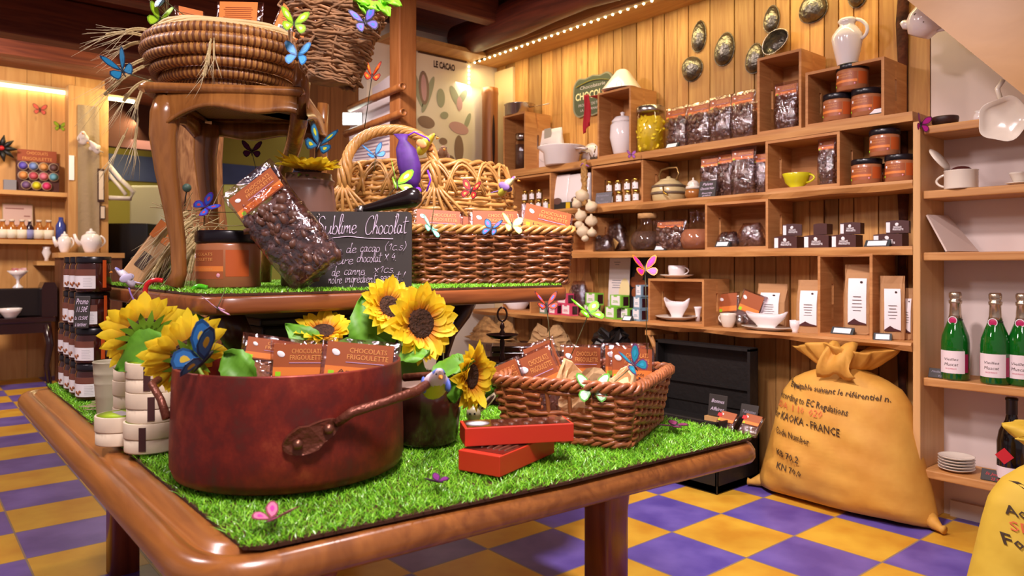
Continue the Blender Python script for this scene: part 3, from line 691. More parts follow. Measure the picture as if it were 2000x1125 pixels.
# plaque
d = (XW-.02-CAM.x)/raydir(1156).x; a, b_ = onx(1119, 190, XW-.02), onx(1198, 190, XW-.02); q = (a+b_)/2; pw = a.y-b_.y; phh = 76/F*d
o = thing('wall_sign', 'dark green scalloped chocolate sign hung on the planks', 'sign', (XW-.006, q.y, at(1156, 186, d).z), WR, rot=(0, -.0, WR))
def scal(k):
    P_ = []
    for i in range(72):
        t = 2*pi*i/72; c, s = math.cos(t), math.sin(t); e = 2/5
        x = pw/2*k*math.copysign(abs(c)**e, c); z = phh/2*k*math.copysign(abs(s)**e, s)
        z *= 1+.05*math.cos(x/pw*18); P_.append((x, z))
    return P_
m = MB(); P_ = scal(1); n = len(P_); m.add([(x, 0, z) for x, z in P_]+[(x, -.014, z) for x, z in P_], [tuple(range(n))[::-1], tuple(range(n, 2*n))]+[(i, (i+1) % n, n+(i+1) % n, n+i) for i in range(n)], None, 0, False); m.build('board', plain('sign_grey', '#86836f', .6), o)
m = MB(); P_ = scal(.93); m.add([(x, -.0145, z) for x, z in P_], [tuple(range(n))], None, 0, False); m.build('panel', plain('sign_green', '#4b5340', .6), o)
m = MB(); y = -.016; text(m, 'CHOCOLAT', phh*.26, TR((0, y, -phh*.06)), wid=pw*.86, bold=.025); m.build('lettering', plain('print_cream', '#e9dfb0', .6), o)
m = MB(); text(m, 'Chocolaterie', phh*.13, TR((0, y, phh*.2)), wid=pw*.62); text(m, 'PRODUIT DE FRANCE', phh*.1, TR((0, y, -phh*.24)), wid=pw*.7); text(m, 'LA GOURMANDISE', phh*.09, TR((0, y, -phh*.37)), wid=pw*.6); m.build('small_lettering', plain('print_lilac_grey', '#c9bfc4', .6), o)
m = MB(); m.tube([(-pw*.4+pw*.8*i/10, y, phh*.29+phh*.09*math.sin(pi*i/10)) for i in range(11)], phh*.028, 5, flat=.2); m.build('banner', plain('sign_yellow', '#d9cf4a', .6), o)
# bamboo tube in the corner and the poster
zt = .957+(516-170)/F*4.72; q = onx(957, 300, 1.43)
o = thing('bamboo_tube', 'upright slit bamboo tube standing in the alcove corner', 'tube', (q.x, q.y, 1.52), 0)
m = MB(); R = 16/F*4.7; m.lathe([(0, 0), (R*.97, 0), (R, .02), (R*.98, .3), (R, zt-1.52-.05), (R*1.06, zt-1.52-.035), (R*1.02, zt-1.52), (R*.82, zt-1.52), (R*.8, zt-1.52-.05), (0, zt-1.52-.05)], 24); m.build('culm', wood('bamboo', '#b3733f', '#8f5228', scale=(6, 6, 6), rough=.4, knots=False), o)
m = MB(); m.ball((0, 0, 0), (R*.22, .004, .16), TR((-R*.1*0-.2*R, -R*.98, .24), (0, 0, 0))); m.build('slit', plain('slit_dark', '#2a130c', .9), o)
P0, P1 = ony(806, 300, 1.888), ony(922, 300, 1.888); zt0 = ony(860, 112, 1.888).z; zb0 = ony(860, 345, 1.888).z
o = thing('cacao_poster', 'pale illustrated teaching poster titled in capitals hung in the alcove', 'poster', ((P0.x+P1.x)/2, 1.893, (zt0+zb0)/2), 0)
pw, ph = P1.x-P0.x, zt0-zb0
m = MB(); m.box((0, 0, 0), (pw, .004, ph)); m.build('sheet', plain('poster_paper', '#e6dcc2', .7), o)
m = MB(); m.box((0, 0, ph/2+.006), (pw*.8, .012, .012)); m.build('rail', plain('poster_rail', '#4a2a1a', .6), o)
m = MB(); text(m, 'LE CACAO', ph*.075, TR((pw*.02, -.004, ph*.41)), wid=pw*.36, bold=.04); m.build('lettering', ink, o)
def ell(m, x, z, a, b, r=0, y=-.004): m.add([(x+a*math.cos(t)*math.cos(r)-b*math.sin(t)*math.sin(r), y, z+a*math.cos(t)*math.sin(r)+b*math.sin(t)*math.cos(r)) for t in [2*pi*k/18 for k in range(18)]], [tuple(range(18))], None, 0, False)
gm = plain('ink_green', '#9da083', .7); bmk = plain('ink_brown', '#8d745f', .7); pk = plain('ink_pink', '#c39a96', .7)
m = MB()
for x, z, a, b, r in [(-.42, .2, .05, .15, .3), (-.25, .17, .05, .17, -.35), (-.04, .16, .07, .08, 0), (.02, .02, .07, .03, .3), (.2, .2, .06, .09, .5), (.33, .2, .05, .08, -.6), (.42, .0, .04, .08, -.4)]: ell(m, x*pw, z*ph, a*pw, b*ph, r)
m.build('leaf_drawing', gm, o)
m = MB()
for x, z, a, b, r in [(-.32, .22, .085, .14, .05), (-.28, -.06, .14, .05, -.1), (-.3, -.22, .10, .05, 0), (.0, -.20, .07, .03, 0), (.27, -.25, .08, .12, 0), (-.05, -.36, .06, .10, 0), (.12, -.36, .08, .05, 0), (.3, -.42, .07, .04, 0)]: ell(m, x*pw, z*ph, a*pw, b*ph, r, -.0045)
m.build('pod_drawing', bmk, o)
m = MB()
for x, z, a, b, r in [(.27, -.07, .17, .05, -.15), (-.32, .22, .045, .11, .05), (.28, .14, .05, .06, 0), (.1, -.355, .03, .025, 0)]: ell(m, x*pw, z*ph, a*pw, b*ph, r, -.005)
m.build('bean_drawing', pk, o)

# ------------------------------------------------------------------ second shelf
MJ = 'small gold-lidded jars in the wall crates'; jar0 = None
def mj(px_, dx, z, lb):
    global jar0
    q = place(px_, z, dx); s = 1
    if jar0 is None: jar0 = glass_jar_small(lb, q, WR, MJ, h=.058); return
    dup(jar0, q, WR, lb)
rowR = ['first', 'second', 'third', 'fourth']
for i, px_ in enumerate([1193, 1210, 1227, 1243]): mj(px_, .055, zB+.012, f'{rowR[i]} small jar of the bottom row in the crate left of the kettle')
for i, px_ in enumerate([1191, 1208, 1226, 1242]): mj(px_, .056, zB+.072, f'{rowR[i]} small jar of the top row in the crate left of the kettle')
for i, px_ in enumerate([1025, 1039, 1053, 1067]): mj(px_, .055, zB+.012, f'{rowR[i]} small jar of the bottom row in the crate behind the willow basket')
for i, px_ in enumerate([1026, 1040, 1054]): mj(px_, .056, zB+.072, f'{rowR[i]} small jar of the top row in the crate behind the willow basket')
for pl, pr, lb in [(1078, 1114, 'white pouch printed with a cake, nearest the willow basket'), (1112, 1154, 'white pouch printed with a cake, behind the garlic braid')]:
    w_ = W(pl, pr, .06); q = place((pl+pr)/2, 'B', .06); H = rise(pl, 336, 403, XF+.06)
    o = thing('paper_pouch', lb, 'bag', q, WR, 'white pouches by the garlic braid'); m = MB()
    loft(m, [(superell(w_, .06, 20, 5), 0), (superell(w_*1.02, .06, 20, 5), H*.4), (superell(w_*1.0, .03, 20, 5), H*.85), (superell(w_, .012, 20, 5), H)]); m.build('pouch', porc, o)
    m = MB(); m.box((0, -.0315, H*.1), (w_*.98, .001, H*.2)); m.box((0, -.0315, H*.05), (w_*.9, .0012, H*.06)); m.build('print_band', plain('print_black', '#2c2624', .5), o)
    m = MB(); m.box((-w_*.38, -.032, H*.1), (w_*.2, .001, H*.18)); m.build('print_patch', plain('print_yellow', '#d9b01c', .5), o)
    m = MB(); m.ball((0, -.0315, H*.24), (w_*.24, .002, H*.10), seg=12, rings=7); m.build('cake_print', plain('print_cake', '#6b4a41', .6), o)
slate_board('price_slate', 'blank-looking grey slate with faint writing left of the small jars', W(1158, 1193, .0), rise(1175, 372, 399, XF), place(1175, 'B', .02), WR, mat=slateg, lines=[('Amandes', .7, .22, .7), ('au', .45, .2, .15), ('Chocolat', .18, .22, .7)], inkm=plain('chalk_faint', '#9c97a6', .8))
# kettle
q = place(1306, 'B', .09); R = W(1282, 1337, .09)/2; H = rise(1306, 345, 389, XF+.09)
o = vessel('kettle', 'cream enamel kettle with dark bands, bail handle and brass spout', 'kettle', [(R*.82, 0), (R*.9, H*.05), (R, H*.45), (R*.92, H*.7), (R*.6, H*.9), (R*.5, H*.95)], q, WR, mat=plain('enamel_cream', '#d9c48f', .25, coat=.3),
       lid=[(R*.52, H*.93), (R*.5, H*.98), (R*.15, H*1.05), (R*.1, H*1.12), (0, H*1.14)], spout=([(-R*.9, 0, H*.4), (-R*1.25, 0, H*.55), (-R*1.38, 0, H*.80), (-R*1.5, 0, H*.93)], [.013, .009, .006, .005]))
for z in (.36, .66):
    m = MB(); k = 1.0 if z < .5 else .95; m.lathe([(R*k, H*z-.006), (R*(k+.03), H*z-.005), (R*(k+.03), H*z+.005), (R*k*.98, H*z+.007)], 28); m.build('band', plain('band_dark', '#6d5a48', .4), o)
m = MB(); m.tube([(-R*.55, 0, H*.85), (-R*.7, 0, H*1.2), (-R*.5, 0, H*1.45), (0, 0, H*1.5), (R*.6, 0, H*1.48), (R*.72, 0, H*1.2), (R*.5, 0, H*.88)], .0055, 8); m.build('handle', plain('handle_brass', '#9a7a4a', .35, metal=.8), o)
m = MB(); m.tube([(R*.3, -R*.9, H*.62), (R*.5, -R*1.1, H*.35), (R*.8, -R*1.1, H*.2)], .004, 6); m.build('tap', plain('brass', '#c59a3a', .3, metal=1), o)
q = place(1354, 'B', .05); R = W(1341, 1368, .05)/2; H = rise(1354, 343, 386, XF+.05)
o = thing('lidded_pot', 'small cream and brown banded lidded pot right of the kettle', 'pot', q, WR)
m = MB(); m.lathe([(0, 0), (R*.7, 0), (R, H*.2), (R*.95, H*.4), (R*.7, H*.45)], 24); m.build('body', plain('glaze_amber', '#a5672f', .25, coat=.4), o)
m = MB(); m.lathe([(0, H*.45), (R*.9, H*.45), (R*.9, H*.56), (R*.6, H*.6), (R*.75, H*.66), (R*.5, H*.8), (R*.1, H*.86), (R*.12, H*.93), (0, H)], 24); m.build('lid', porcw, o)
slate_board('price_slate', 'black slate with white chalk lines in front of the bags beside the banded pot', W(1364, 1397, 0), rise(1380, 350, 383, XF), place(1380, 'B', .02), WR, lines=[('Palets', .72, .24, .6), ('Chocolat Noir', .46, .22, .8), ('fourrés', .2, .16, .6), ('praliné', .06, .13, .5)])
for pl, pr, yt, yb, dx, lb in [(1369, 1406, 298, 380, .075, 'bag of chocolate behind the chalked slate on the second shelf'), (1401, 1436, 290, 378, .08, 'second bag from the chalked slate on the second shelf'),
                             (1429, 1476, 283, 376, .06, 'third and widest bag from the chalked slate on the second shelf'), (1474, 1500, 288, 372, .09, 'narrow bag of chocolate against the yellow cup crate'),
                             (1598, 1634, 264, 358, .07, 'bag of chocolate inside the crate beside the yellow cup')]:
    q = place((pl+pr)/2, zB+(.012 if pl == 1598 else 0), dx); choco_bag('chocolate_bag', lb, W(pl, pr, dx), rise(pl, yt, yb, XF+dx), .05, q, WR+rnd(-.12, .12), BAGS, n=80)
q = place(1556, zB+.012, .06); R = W(1532, 1579, .06)/2; H = rise(1556, 334, 362, XF+.06)
vessel('yellow_cup', 'bright yellow teacup with a curled handle in its crate', 'cup', [(R*.55, 0), (R*.5, .004), (R*.85, H*.35), (R*.95, H*.7), (R*1.08, H*.98), (R*1.06, H)], q, WR, mat=plain('glaze_yellow', '#d8d020', .2, coat=.4), handle=(H*.3, H*.88, R*.5, .0045))
hh = rise(1690, 308, 357, XF+.06)
pj(1665, 1720, 309, 358, .055, zB, 'left bottom cocoa jar of the pyramid at the end of the second shelf')
pj(1730, 1785, 303, 355, .05, zB, 'right bottom cocoa jar of the pyramid beside the pale upright')
pj(1722, 1770, 312, 355, .16, zB, 'cocoa jar half hidden behind the end pyramid')
pj(1700, 1756, 254, 306, .055, zB+.002+max(hh, rise(1757, 303, 355, XF+.05)), 'top cocoa jar of the pyramid at the end of the second shelf')

# ------------------------------------------------------------------ garlic braid
q = place(1141, 'A', -.035)
o = thing('garlic_braid', 'braid of garlic bulbs hanging from the highest shelf', 'garlic', (q.x, q.y, zA-.034), WR)
m = MB(); Lb = rise(1141, 300, 378, XF-.035)
for s in (0, 2.1, 4.2):
    m.tube([(.011*math.sin(i*.9+s), .006*math.cos(i*1.8+s), .03-i*(Lb+.03)/16) for i in range(17)], .0105, 8)
m.build('braid', plain('straw', '#b98a4a', .8, var=.3, vscale=60, bump=.5, bscale=120), o)
bulbm = plain('garlic_skin', '#e4cfae', .6, var=.12, vscale=14)
for px_, py, r in [(1137, 383, 15), (1155, 404, 13), (1128, 398, 12), (1135, 422, 13), (1155, 432, 13), (1131, 440, 10), (1139, 453, 14), (1156, 455, 10), (1143, 466, 8)]:
    dd = (q.x-CAM.x)/raydir(px_).x; pp = at(px_, py, dd-rnd(0, .02)); l = Matrix.Rotation(-WR, 3, 'Z') @ (pp-o.location); r_ = r/F*dd*.92
    m = MB(); m.lathe([(0, -r_*.8), (r_*.5, -r_*.75), (r_*.95, -r_*.2), (r_, .05*r_), (r_*.75, r_*.6), (r_*.25, r_*.95), (r_*.15, r_*1.3), (0, r_*1.3)], 20, TR(l, (rnd(-.6, .6), rnd(-.6, .6), rnd(0, 6))), wob=lambda a, j: 1+.07*abs(math.sin(3.5*a)))
    m.build('bulb', bulbm, o)
m = MB(); m.tube([(-.028, .0, .0), (-.0, -.012, .012), (.035, 0, -.008)], .003, 6); m.build('tie', plain('ribbon_lilac', '#a45ec8', .5), o)

# ------------------------------------------------------------------ third shelf
def flat_bag(label, pl, pr, yt, yb, dx, z, tilt=0, mat=None, group=None, lab=False):
    w_ = W(pl, pr, dx); H = rise(pl, yt, yb, XF+dx); q = place((pl+pr)/2, z, dx)
    o = thing('bean_bag', label, 'bag', q, WR, group, rot=(0, tilt, WR)); m = MB()
    blob_chunks(m, 60, w_*.44, .03, H*.08, H*.85, w_*.12, taper=lambda u: 1-.4*u); loft(m, [(superell(w_*.8, .05, 14), H*.03), (superell(w_*.85, .055, 14), H*.3), (superell(w_*.5, .03, 14), H*.88)])
    c = m.build('bean_filling', mat or plain('beans_dark', '#4b322b', .5, var=.4, vscale=80), o); c['kind'] = 'stuff'
    m = MB(); loft(m, [([(x+rnd(-1, 1)*.003, y+rnd(-1, 1)*.003) for x, y in superell(w_*a, .075*b, 26)], H*u) for u, a, b in [(0, .9, .8), (.05, 1, 1), (.4, 1, 1), (.7, .86, .8), (.9, .66, .5), (1, .6, .15)]]); m.build('film', cello, o)
    return o
flat_bag('low clear bag of dark beans at the garlic end of the third shelf', 1160, 1196, 465, 497, .045, 'C')
o = flat_bag('clear bag of beans leaning, with a kraft corner card', 1190, 1228, 428, 490, .14, 'C', tilt=-.2)
m = MB(); m.box((.012, -.043, .02), (.062, .004, .042), TR((.012, 0, .012), (0, -.75, 0))); m.build('kraft_card', plain('card_tan', '#c79a58', .7), o)
def flask(label, pc, R, yt, yb, dx, fillm, cork, group=None):
    R = W(pc-R, pc+R, dx)/2; H = rise(pc, yt, yb, XF+dx); q = place(pc, 'C', dx)
    o = thing('round_flask', label, 'flask', q, WR, group)
    pr_ = [(R*.6, 0), (R*.85, H*.05), (R, H*.25), (R*.92, H*.42), (R*.6, H*.6), (R*.44, H*.7), (R*.44, H*.93), (R*.52, H*.96)]
    m = MB(); m.lathe([(0, 0)]+pr_, 28); m.build('glass', glassm, o)
    m = MB(); m.lathe([(0, .003), (R*.55, .003), (R*.8, H*.06), (R*.95, H*.25), (R*.87, H*.42), (R*.7, H*.52), (0, H*.53)], 24); c = m.build('powder_filling', fillm, o); c['kind'] = 'stuff'
    if cork: m = MB(); m.lathe([(0, H*.86), (R*.42, H*.86), (R*.55, H*.88), (R*.56, H), (0, H)], 20); m.build('cork', plain('cork', '#c99a62', .8, var=.2, vscale=60), o)
    return o
flask('round flask of cocoa nibs closed with a cork', 1265, 27, 425, 498, .07, plain('nibs', '#6a4a38', .7, var=.45, vscale=110), True)
flask('tall round flask of pale cocoa powder without stopper', 1362, 29, 418, 496, .08, plain('cocoa_pale', '#b97a56', .8, var=.1, vscale=30), False)
w_ = W(1285, 1340, .05); q = place(1311, 'C', .045); H = rise(1311, 436, 496, XF+.05)
choco_bag('chocolate_bag', 'crumpled bag with orange header between the two round flasks', w_, H, .06, q, WR+.1, BAGS, n=60)
price_card('dark price card under the corked flask', place(1290, 'C', .015), WR, .055)
price_card('price card inside the crate of chocolate mushrooms', place(1412, zC+.012, .03), WR, .06)
flat_bag('shiny bag of dark chocolate lying in the crate behind the card', 1403, 1445, 458, 488, .09, zC+.012)
flat_bag('round clear bag of chocolate mounds at the right of its crate', 1442, 1494, 440, 486, .10, zC+.012, mat=plain('choc_mound', '#6a4636', .6, var=.4, vscale=90))
bx = []
for pl, pr, yt, yb, dx, dz, lb, pf in [(1519, 1563, 463, 487, .05, 0, 'bottom dark brown box nearest the mushroom crate', 0), (1577, 1625, 459, 484, .05, 0, 'bottom dark brown box of the second pair from the mushroom crate', 0),
                           (1631, 1678, 455, 480, .05, 0, 'bottom dark brown box of the third pair from the mushroom crate', 0), (1712, 1768, 451, 476, .06, 0, 'bottom dark brown box behind the price card by the upright', 0)]:
    w_ = W(pl, pr, dx); H = rise(pl, yt, yb, XF+dx); q = place((pl+pr)/2, 'C', dx); dark_box(lb, w_, H, .06, q, WR); bx.append((q, H))
for i, (pl, pr, yt, yb, ry, lb, pf) in enumerate([(1530, 1566, 438, 462, .9, 'upper dark brown box turned sideways nearest the mushroom crate', 0), (1593, 1622, 436, 459, pi, 'upper dark brown box showing its plain back', 1),
                          (1641, 1688, 431, 455, .25, 'upper dark brown box with its face to the front, third pair', 0), (1731, 1778, 424, 450, .5, 'highest dark brown box, beside the pale upright', 0)]):
    q, H = bx[i]; w_ = W(pl, pr, .05)*(.9 if i != 2 else .8); hb = rise(pl, yt, yb, XF+.05); qq = place((pl+pr)/2, zC+H+.001, .062); dark_box(lb, w_, hb*.95, .05, qq, WR+ry*.5 if not pf else WR, plainside=bool(pf))
price_card('price card before the dark brown boxes by the upright', place(1714, 'C', .015), WR, .075)

# ------------------------------------------------------------------ lowest shelf
for pl, pr, yb, lb, mt in [(1482, 1540, 640, 'kraft coffee bag behind the white gravy boat', 0), (1556, 1600, 650, 'kraft coffee bag left of the tall crate', 0)]:
    pass
def kb(pl, pr, yt, yb, dx, lb, rz=0, z=None, lean=0):
    w_ = W(pl, pr, dx); q = place((pl+pr)/2, zD if z is None else z, dx); return kraft_bag(lb, w_, rise((pl+pr)/2, yt, yb, XF+dx), .07, q, WR+rz, lean=lean)
kb(1482, 1536, 553, 640, .165, 'kraft coffee bag behind the white gravy boat', .15)
kb(1560, 1607, 549, 652, .09, 'kraft coffee bag left of the tall crate, beside a small cup', .25)
kb(1652, 1703, 516, 651, .08, 'kraft coffee bag standing inside the tall crate', .3, zD+.012)
kb(1720, 1766, 538, 662, .07, 'kraft coffee bag between the tall crate and the pale upright', .45)
kb(1765, 1786, 560, 660, .12, 'kraft coffee bag half hidden behind the pale upright', .2)
price_card('price card in the tall crate under the kraft bag', place(1646, zD+.012, .02), WR, .072)
price_card('price card at the foot of the kraft bag by the upright', place(1724, 'D', .015), WR+.3, .05)
# porcelain on the lowest shelf
def saucer(R): return [(R*.5, 0), (R*.55, .004), (R*.85, R*.14), (R, R*.22)]
h1 = onx(1375, 546, XF).z
q = place(1322, h1+.001, .10); R = W(1296, 1350, .10)/2
vessel('saucer', 'white saucer under the flowered teacup on the low crate', 'saucer', saucer(R), q, WR, mat=porcw)
R2 = W(1312, 1340, .10)/2; H = rise(1322, 516, 538, XF+.10)
vessel('teacup', 'small flowered teacup on a saucer atop the low crate', 'cup', [(R2*.8, .001), (R2*.9, H*.2), (R2*.98, H*.6), (R2, H)], q+Vector((0, 0, .008)), WR+.1, mat=porc, handle=(H*.2, H*.85, R2*.6, .003))
q = place(1322, zD+.012, .08); R = W(1288, 1356, .08)/2
vessel('saucer', 'white saucer under the sauce boat in the low crate', 'saucer', saucer(R), q, WR, mat=porcw)
def boat(name, label, a, b, H, q, rz, mat, spouts=(1, 1)):
    o = thing(name, label, 'sauce boat', q, rz); m = MB(); rows = []
    def ring(k, z, lift): return [(a*k*math.cos(t)*(1.0), b*k*math.sin(t), z+lift*(abs(math.cos(t))**6)*(spouts[0] if math.cos(t) > 0 else spouts[1])) for t in [2*pi*i/32 for i in range(32)]]
    prof = [(.0, 0, 0), (.5, 0, 0), (.42, H*.12, 0), (.55, H*.3, 0), (.85, H*.6, H*.05), (1.0, H*.85, H*.22), (.96, H*.85, H*.22), (.8, H*.6, H*.05), (.0, H*.3, 0)]
    m.sheet([ring(*p) for p in prof], wrap=True); m.build('body', mat, o); return o
boat('sauce_boat', 'white footed sauce boat with two raised lips in the low crate', W(1297, 1346, .08)/2, .034, rise(1322, 590, 628, XF+.08), q+Vector((0, 0, .01)), WR, porc)
q = place(1497, 'D', .045); R = W(1449, 1545, .045)/2
o = thing('oval_dish', 'white oval dish with dark beans under the gravy boat', 'dish', q, WR); m = MB()
m.sheet([[(R*k*math.cos(t), R*.55*k*math.sin(t), z) for t in [2*pi*i/36 for i in range(36)]] for k, z in [(0, .0), (.55, 0), (.6, .004), (1, .016), (1, .018), (.6, .007), (0, .005)]], wrap=True); m.build('body', porcw, o)
boat('gravy_boat', 'white ribbed gravy boat with a tall spout on an oval dish', W(1457, 1538, .045)/2, .042, rise(1497, 608, 641, XF+.045), q+Vector((0, 0, .0075)), WR, porc, (1, .7))
q = place(1422, 'D', .04); R = W(1411, 1437, .04)/2; H = rise(1422, 618, 646, XF+.04)
vessel('flowered_cup', 'small flowered cup with a gilt handle and green rim', 'cup', [(R*.6, 0), (R*.7, H*.1), (R*.98, H*.5), (R, H*.85), (R*1.05, H)], q, WR+pi, mat=porcw, handle=(H*.25, H*.9, R*.6, .0035))
q = place(1445, 'D', .10); R = W(1434, 1458, .10)/2; H = rise(1445, 622, 645, XF+.1)
vessel('silver_creamer', 'round silver creamer between the flowered cup and gravy boat', 'creamer', [(R*.5, 0), (R, H*.35), (R*.9, H*.7), (R*.7, H*.9), (R*.8, H)], q, WR, mat=steel, handle=(H*.4, H*.95, R*.5, .003))
q = place(1553, 'D', .05); R = W(1545, 1565, .05)/2; H = rise(1553, 627, 651, XF+.05)
vessel('egg_cup', 'little white cup beside the kraft bag left of the tall crate', 'cup', [(R*.6, 0), (R*.5, H*.15), (R*.9, H*.5), (R, H)], q, WR, mat=porc)
q = place(1363, zD+.012, .12); 
vessel('china_beaker', 'slim white china beaker deep in the low crate', 'beaker', [(.012, 0), (.011, .03), (.016, .06), (.02, .07)], q, WR, mat=porc)
q = place(1010, zD+.012, .08); R = W(1003, 1036, .08)/2; H = rise(1018, 577, 612, XF+.08)
vessel('white_jug', 'white china jug in the crate left of the pink boxes', 'jug', [(R*.7, 0), (R*.72, H*.08), (R, H*.35), (R*.85, H*.65), (R*.7, H*.85), (R*.8, H)], q, WR-1.9, mat=porc, handle=(H*.3, H*.9, R*.5, .004))
# two packs leaning by the crate
def bar_pack(name, label, w, h, t, loc, rot, group=None, fill=None, band='', labfrac=.55, lab_z=None, nuts=False, title=True):
    o = thing(name, label, 'chocolate pack', loc, 0, group, rot=rot)
    m = MB(); m.box((0, 0, h*.46), (w*.84, t*.6, h*.86), b=t*.2)
    if nuts:
        for i in range(26): m.ball((rnd(-.38, .38)*w, -t*.3, rnd(.08, .85)*h), (w*.05, t*.16, w*.035), seg=8, rings=5)
    m.build('chocolate_slab', fill or darkchoc, o)
    m = MB(); secs = []
    n = 7
    for i in range(n+1):
        u = i/n; k = t*(1.0 if .08 < u < .92 else .12)
        secs.append(([(x+rnd(-1, 1)*w*.012, y+rnd(-1, 1)*t*.08) for x, y in superell(w*(1+(.03 if u in (0, 1) else 0)), k, 26, 5)], h*u))
    loft(m, secs); m.build('film', cello, o)
    header_label(o, w*.86, h*labfrac, -t*.5-.0015, h*(lab_z if lab_z else 1-labfrac/2-.04), band=band, title=title)
    return o
PK = 'wrapped chocolate packs leaning on the lowest shelf'
q = place(1424, 'D', .12); bar_pack('chocolate_pack', 'wrapped pack leaning left behind the flowered cup', W(1402, 1442, .1), rise(1425, 578, 645, XF+.1), .018, q, (-.2, -.12, WR), PK, title=False)
q = place(1452, 'D', .10); bar_pack('chocolate_pack', 'wrapped pack tilted right, highest of two by the gravy boat', W(1432, 1478, .1), rise(1455, 568, 640, XF+.1), .018, q, (-.15, .3, WR), PK, title=False)
# tea boxes
TB = 'small window cartons stacked on the lowest shelf'
def tea_box(label, pl, pr, yt, yb, dx, col, dz=0):
    w_ = W(pl, pr, dx)*.82; H = rise(pl, yt, yb, XF+dx); q = place((pl+pr)/2, zD+dz, dx)
    o = thing('jam_carton', label, 'carton', q, WR-.25, TB); m = MB(); cm = plain('carton_'+col[1:], col, .5)
    m.box((0, -.0, H/2), (w_, .05, H)); m.build('carton', cm, o)
    m = MB(); m.box((-w_*.0, -.0256, H*.55), (w_*.74, .001, H*.8)); lb = m.build('label', whitep, o)
    m = MB(); m.box((0, -.0265, H*.9), (w_*.3, .0008, H*.1)); m.box((0, -.0265, H*.5), (w_*.4, .0008, H*.06)); m.box((0, -.0265, H*.38), (w_*.5, .0008, H*.04)); m.build('lettering', cm, lb)
    m = MB(); m.box((w_/2+.0002, .004, H*.5), (.001, .034, H*.75)); m.build('window', plain('jam_dark', '#3a1a20', .15), o)
    return H
PKc, GR, BL = '#d8486e', '#7fc63a', '#7f9fb4'
Hb = tea_box('white and dark green carton at the left end of the pink row', 1057, 1076, 600, 620, .06, '#6f8f7a')
Hb = tea_box('left pink carton of the bottom row', 1074, 1097, 602, 622, .05, PKc); tea_box('right pink carton of the bottom row', 1097, 1128, 603, 624, .05, PKc)
tea_box('pink carton stacked alone on the top', 1088, 1120, 580, 601, .06, PKc, Hb+.001)
Hg = tea_box('green carton at the bottom, right of the garlic heads', 1183, 1215, 608, 631, .05, GR); tea_box('green carton at the bottom behind the little white card', 1213, 1240, 609, 631, .07, GR)
tea_box('green carton stacked on top under the pale leaflet', 1192, 1228, 585, 608, .055, GR, Hg+.001)
q0 = onx(1160, 500, XF+.10); 
Hw = tea_box('green carton at the bottom behind the green butterfly', 1141, 1172, 606, 628, .10, GR); tea_box('green carton on top behind the green butterfly', 1144, 1178, 583, 606, .10, GR, Hw+.001)
H3 = tea_box('blue carton at the bottom of the blue stack', 1238, 1262, 610, 633, .05, BL); H4 = tea_box('blue carton in the middle of the blue stack', 1241, 1262, 587, 610, .05, BL, H3+.001); tea_box('blue carton on top of the blue stack', 1246, 1264, 563, 586, .05, BL, H3+H4+.002)
price_card('tiny white card before the green and blue cartons', place(1226, 'D', -.0), WR, .05)
for i, (px_, r, lb) in enumerate([(1139, 8, 'brown onion on the lowest shelf by the green cartons'), (1153, 10, 'pale garlic head lying beside the brown onion'), (1168, 9, 'pale garlic head right beside the green carton')]):
    q = place(px_, 'D', .02); R = r/F*3.9
    m = MB(); m.lathe([(0, 0), (R*.6, R*.1), (R, R*.8), (R*.7, R*1.4), (R*.2, R*1.7), (R*.12, R*2.0), (0, R*2)], 16, wob=lambda a, j: 1+.05*abs(math.sin(3*a))); tag(m.build('garlic' if i else 'onion', bulbm if i else plain('onion_skin', '#b0733c', .5), None, q, WR), lb, 'vegetable')
# leaflets and boards standing at the back
def leaflet(name, label, pl, pr, yt, yb, dx, mat, cat, parts):
    w_ = W(pl, pr, dx); H = rise(pl, yt, yb, XF+dx); q = place((pl+pr)/2, 'D', dx)
    o = thing(name, label, cat, q, WR, rot=(-.07, 0, WR)); m = MB(); m.box((0, 0, H/2), (w_, .003, H)); m.build('sheet', mat, o); parts(o, w_, H); return o
def lp(o, w_, H):
    m = MB(); ell(m, w_*.28, H*.42, w_*.26, H*.24, 0, -.0022); m.build('moon_print', plain('print_sand', '#e6d29b', .6), o)
    m = MB(); [m.box((-w_*.12, -.002, H*z), (w_*.5*k, .0006, H*.014)) for z, k in [(.93, .6), (.89, .4), (.62, .8), (.58, .9), (.54, .7), (.50, .8), (.12, .5)]]; m.build('lettering', plain('print_grey', '#8f8a92', .6), o)
leaflet('pale_leaflet', 'pale printed leaflet standing above the green cartons', 1186, 1226, 516, 630, .15, plain('leaflet_paper', '#ddd0cd', .7), 'leaflet', lp)
def lp2(o, w_, H):
    m = MB(); [m.ball((w_*x, -.004, H*z), (w_*.2, .002, H*.09), seg=12, rings=6) for x, z in [(-.1, .42), (.15, .55), (.0, .7), (-.2, .6), (.2, .3)]]; m.build('chestnut_print', plain('print_chestnut', '#8a4a2a', .4), o)
    m = MB(); [m.box((w_*.2, -.002, H*z), (w_*.35, .0006, H*.02)) for z in (.12, .16, .2)]; m.build('lettering', whitep, o)
leaflet('dark_leaflet', 'black leaflet with chestnuts standing behind the blue cartons', 1222, 1268, 514, 630, .17, plain('leaflet_black', '#211b1c', .5), 'leaflet', lp2)
q = place(1143, 'D', .165); H = rise(1143, 512, 620, XF+.165)
o = thing('cutting_board', 'bottle-shaped wooden board standing behind the pink cartons', 'board', q, WR, rot=(-.06, 0, WR)); m = MB()
wv = [(-.05, 0), (.05, 0), (.06, .1), (.05, .18), (.022, .24), (.018, .32), (-.018, .32), (-.022, .24), (-.05, .18), (-.06, .1)]; k = H/.32
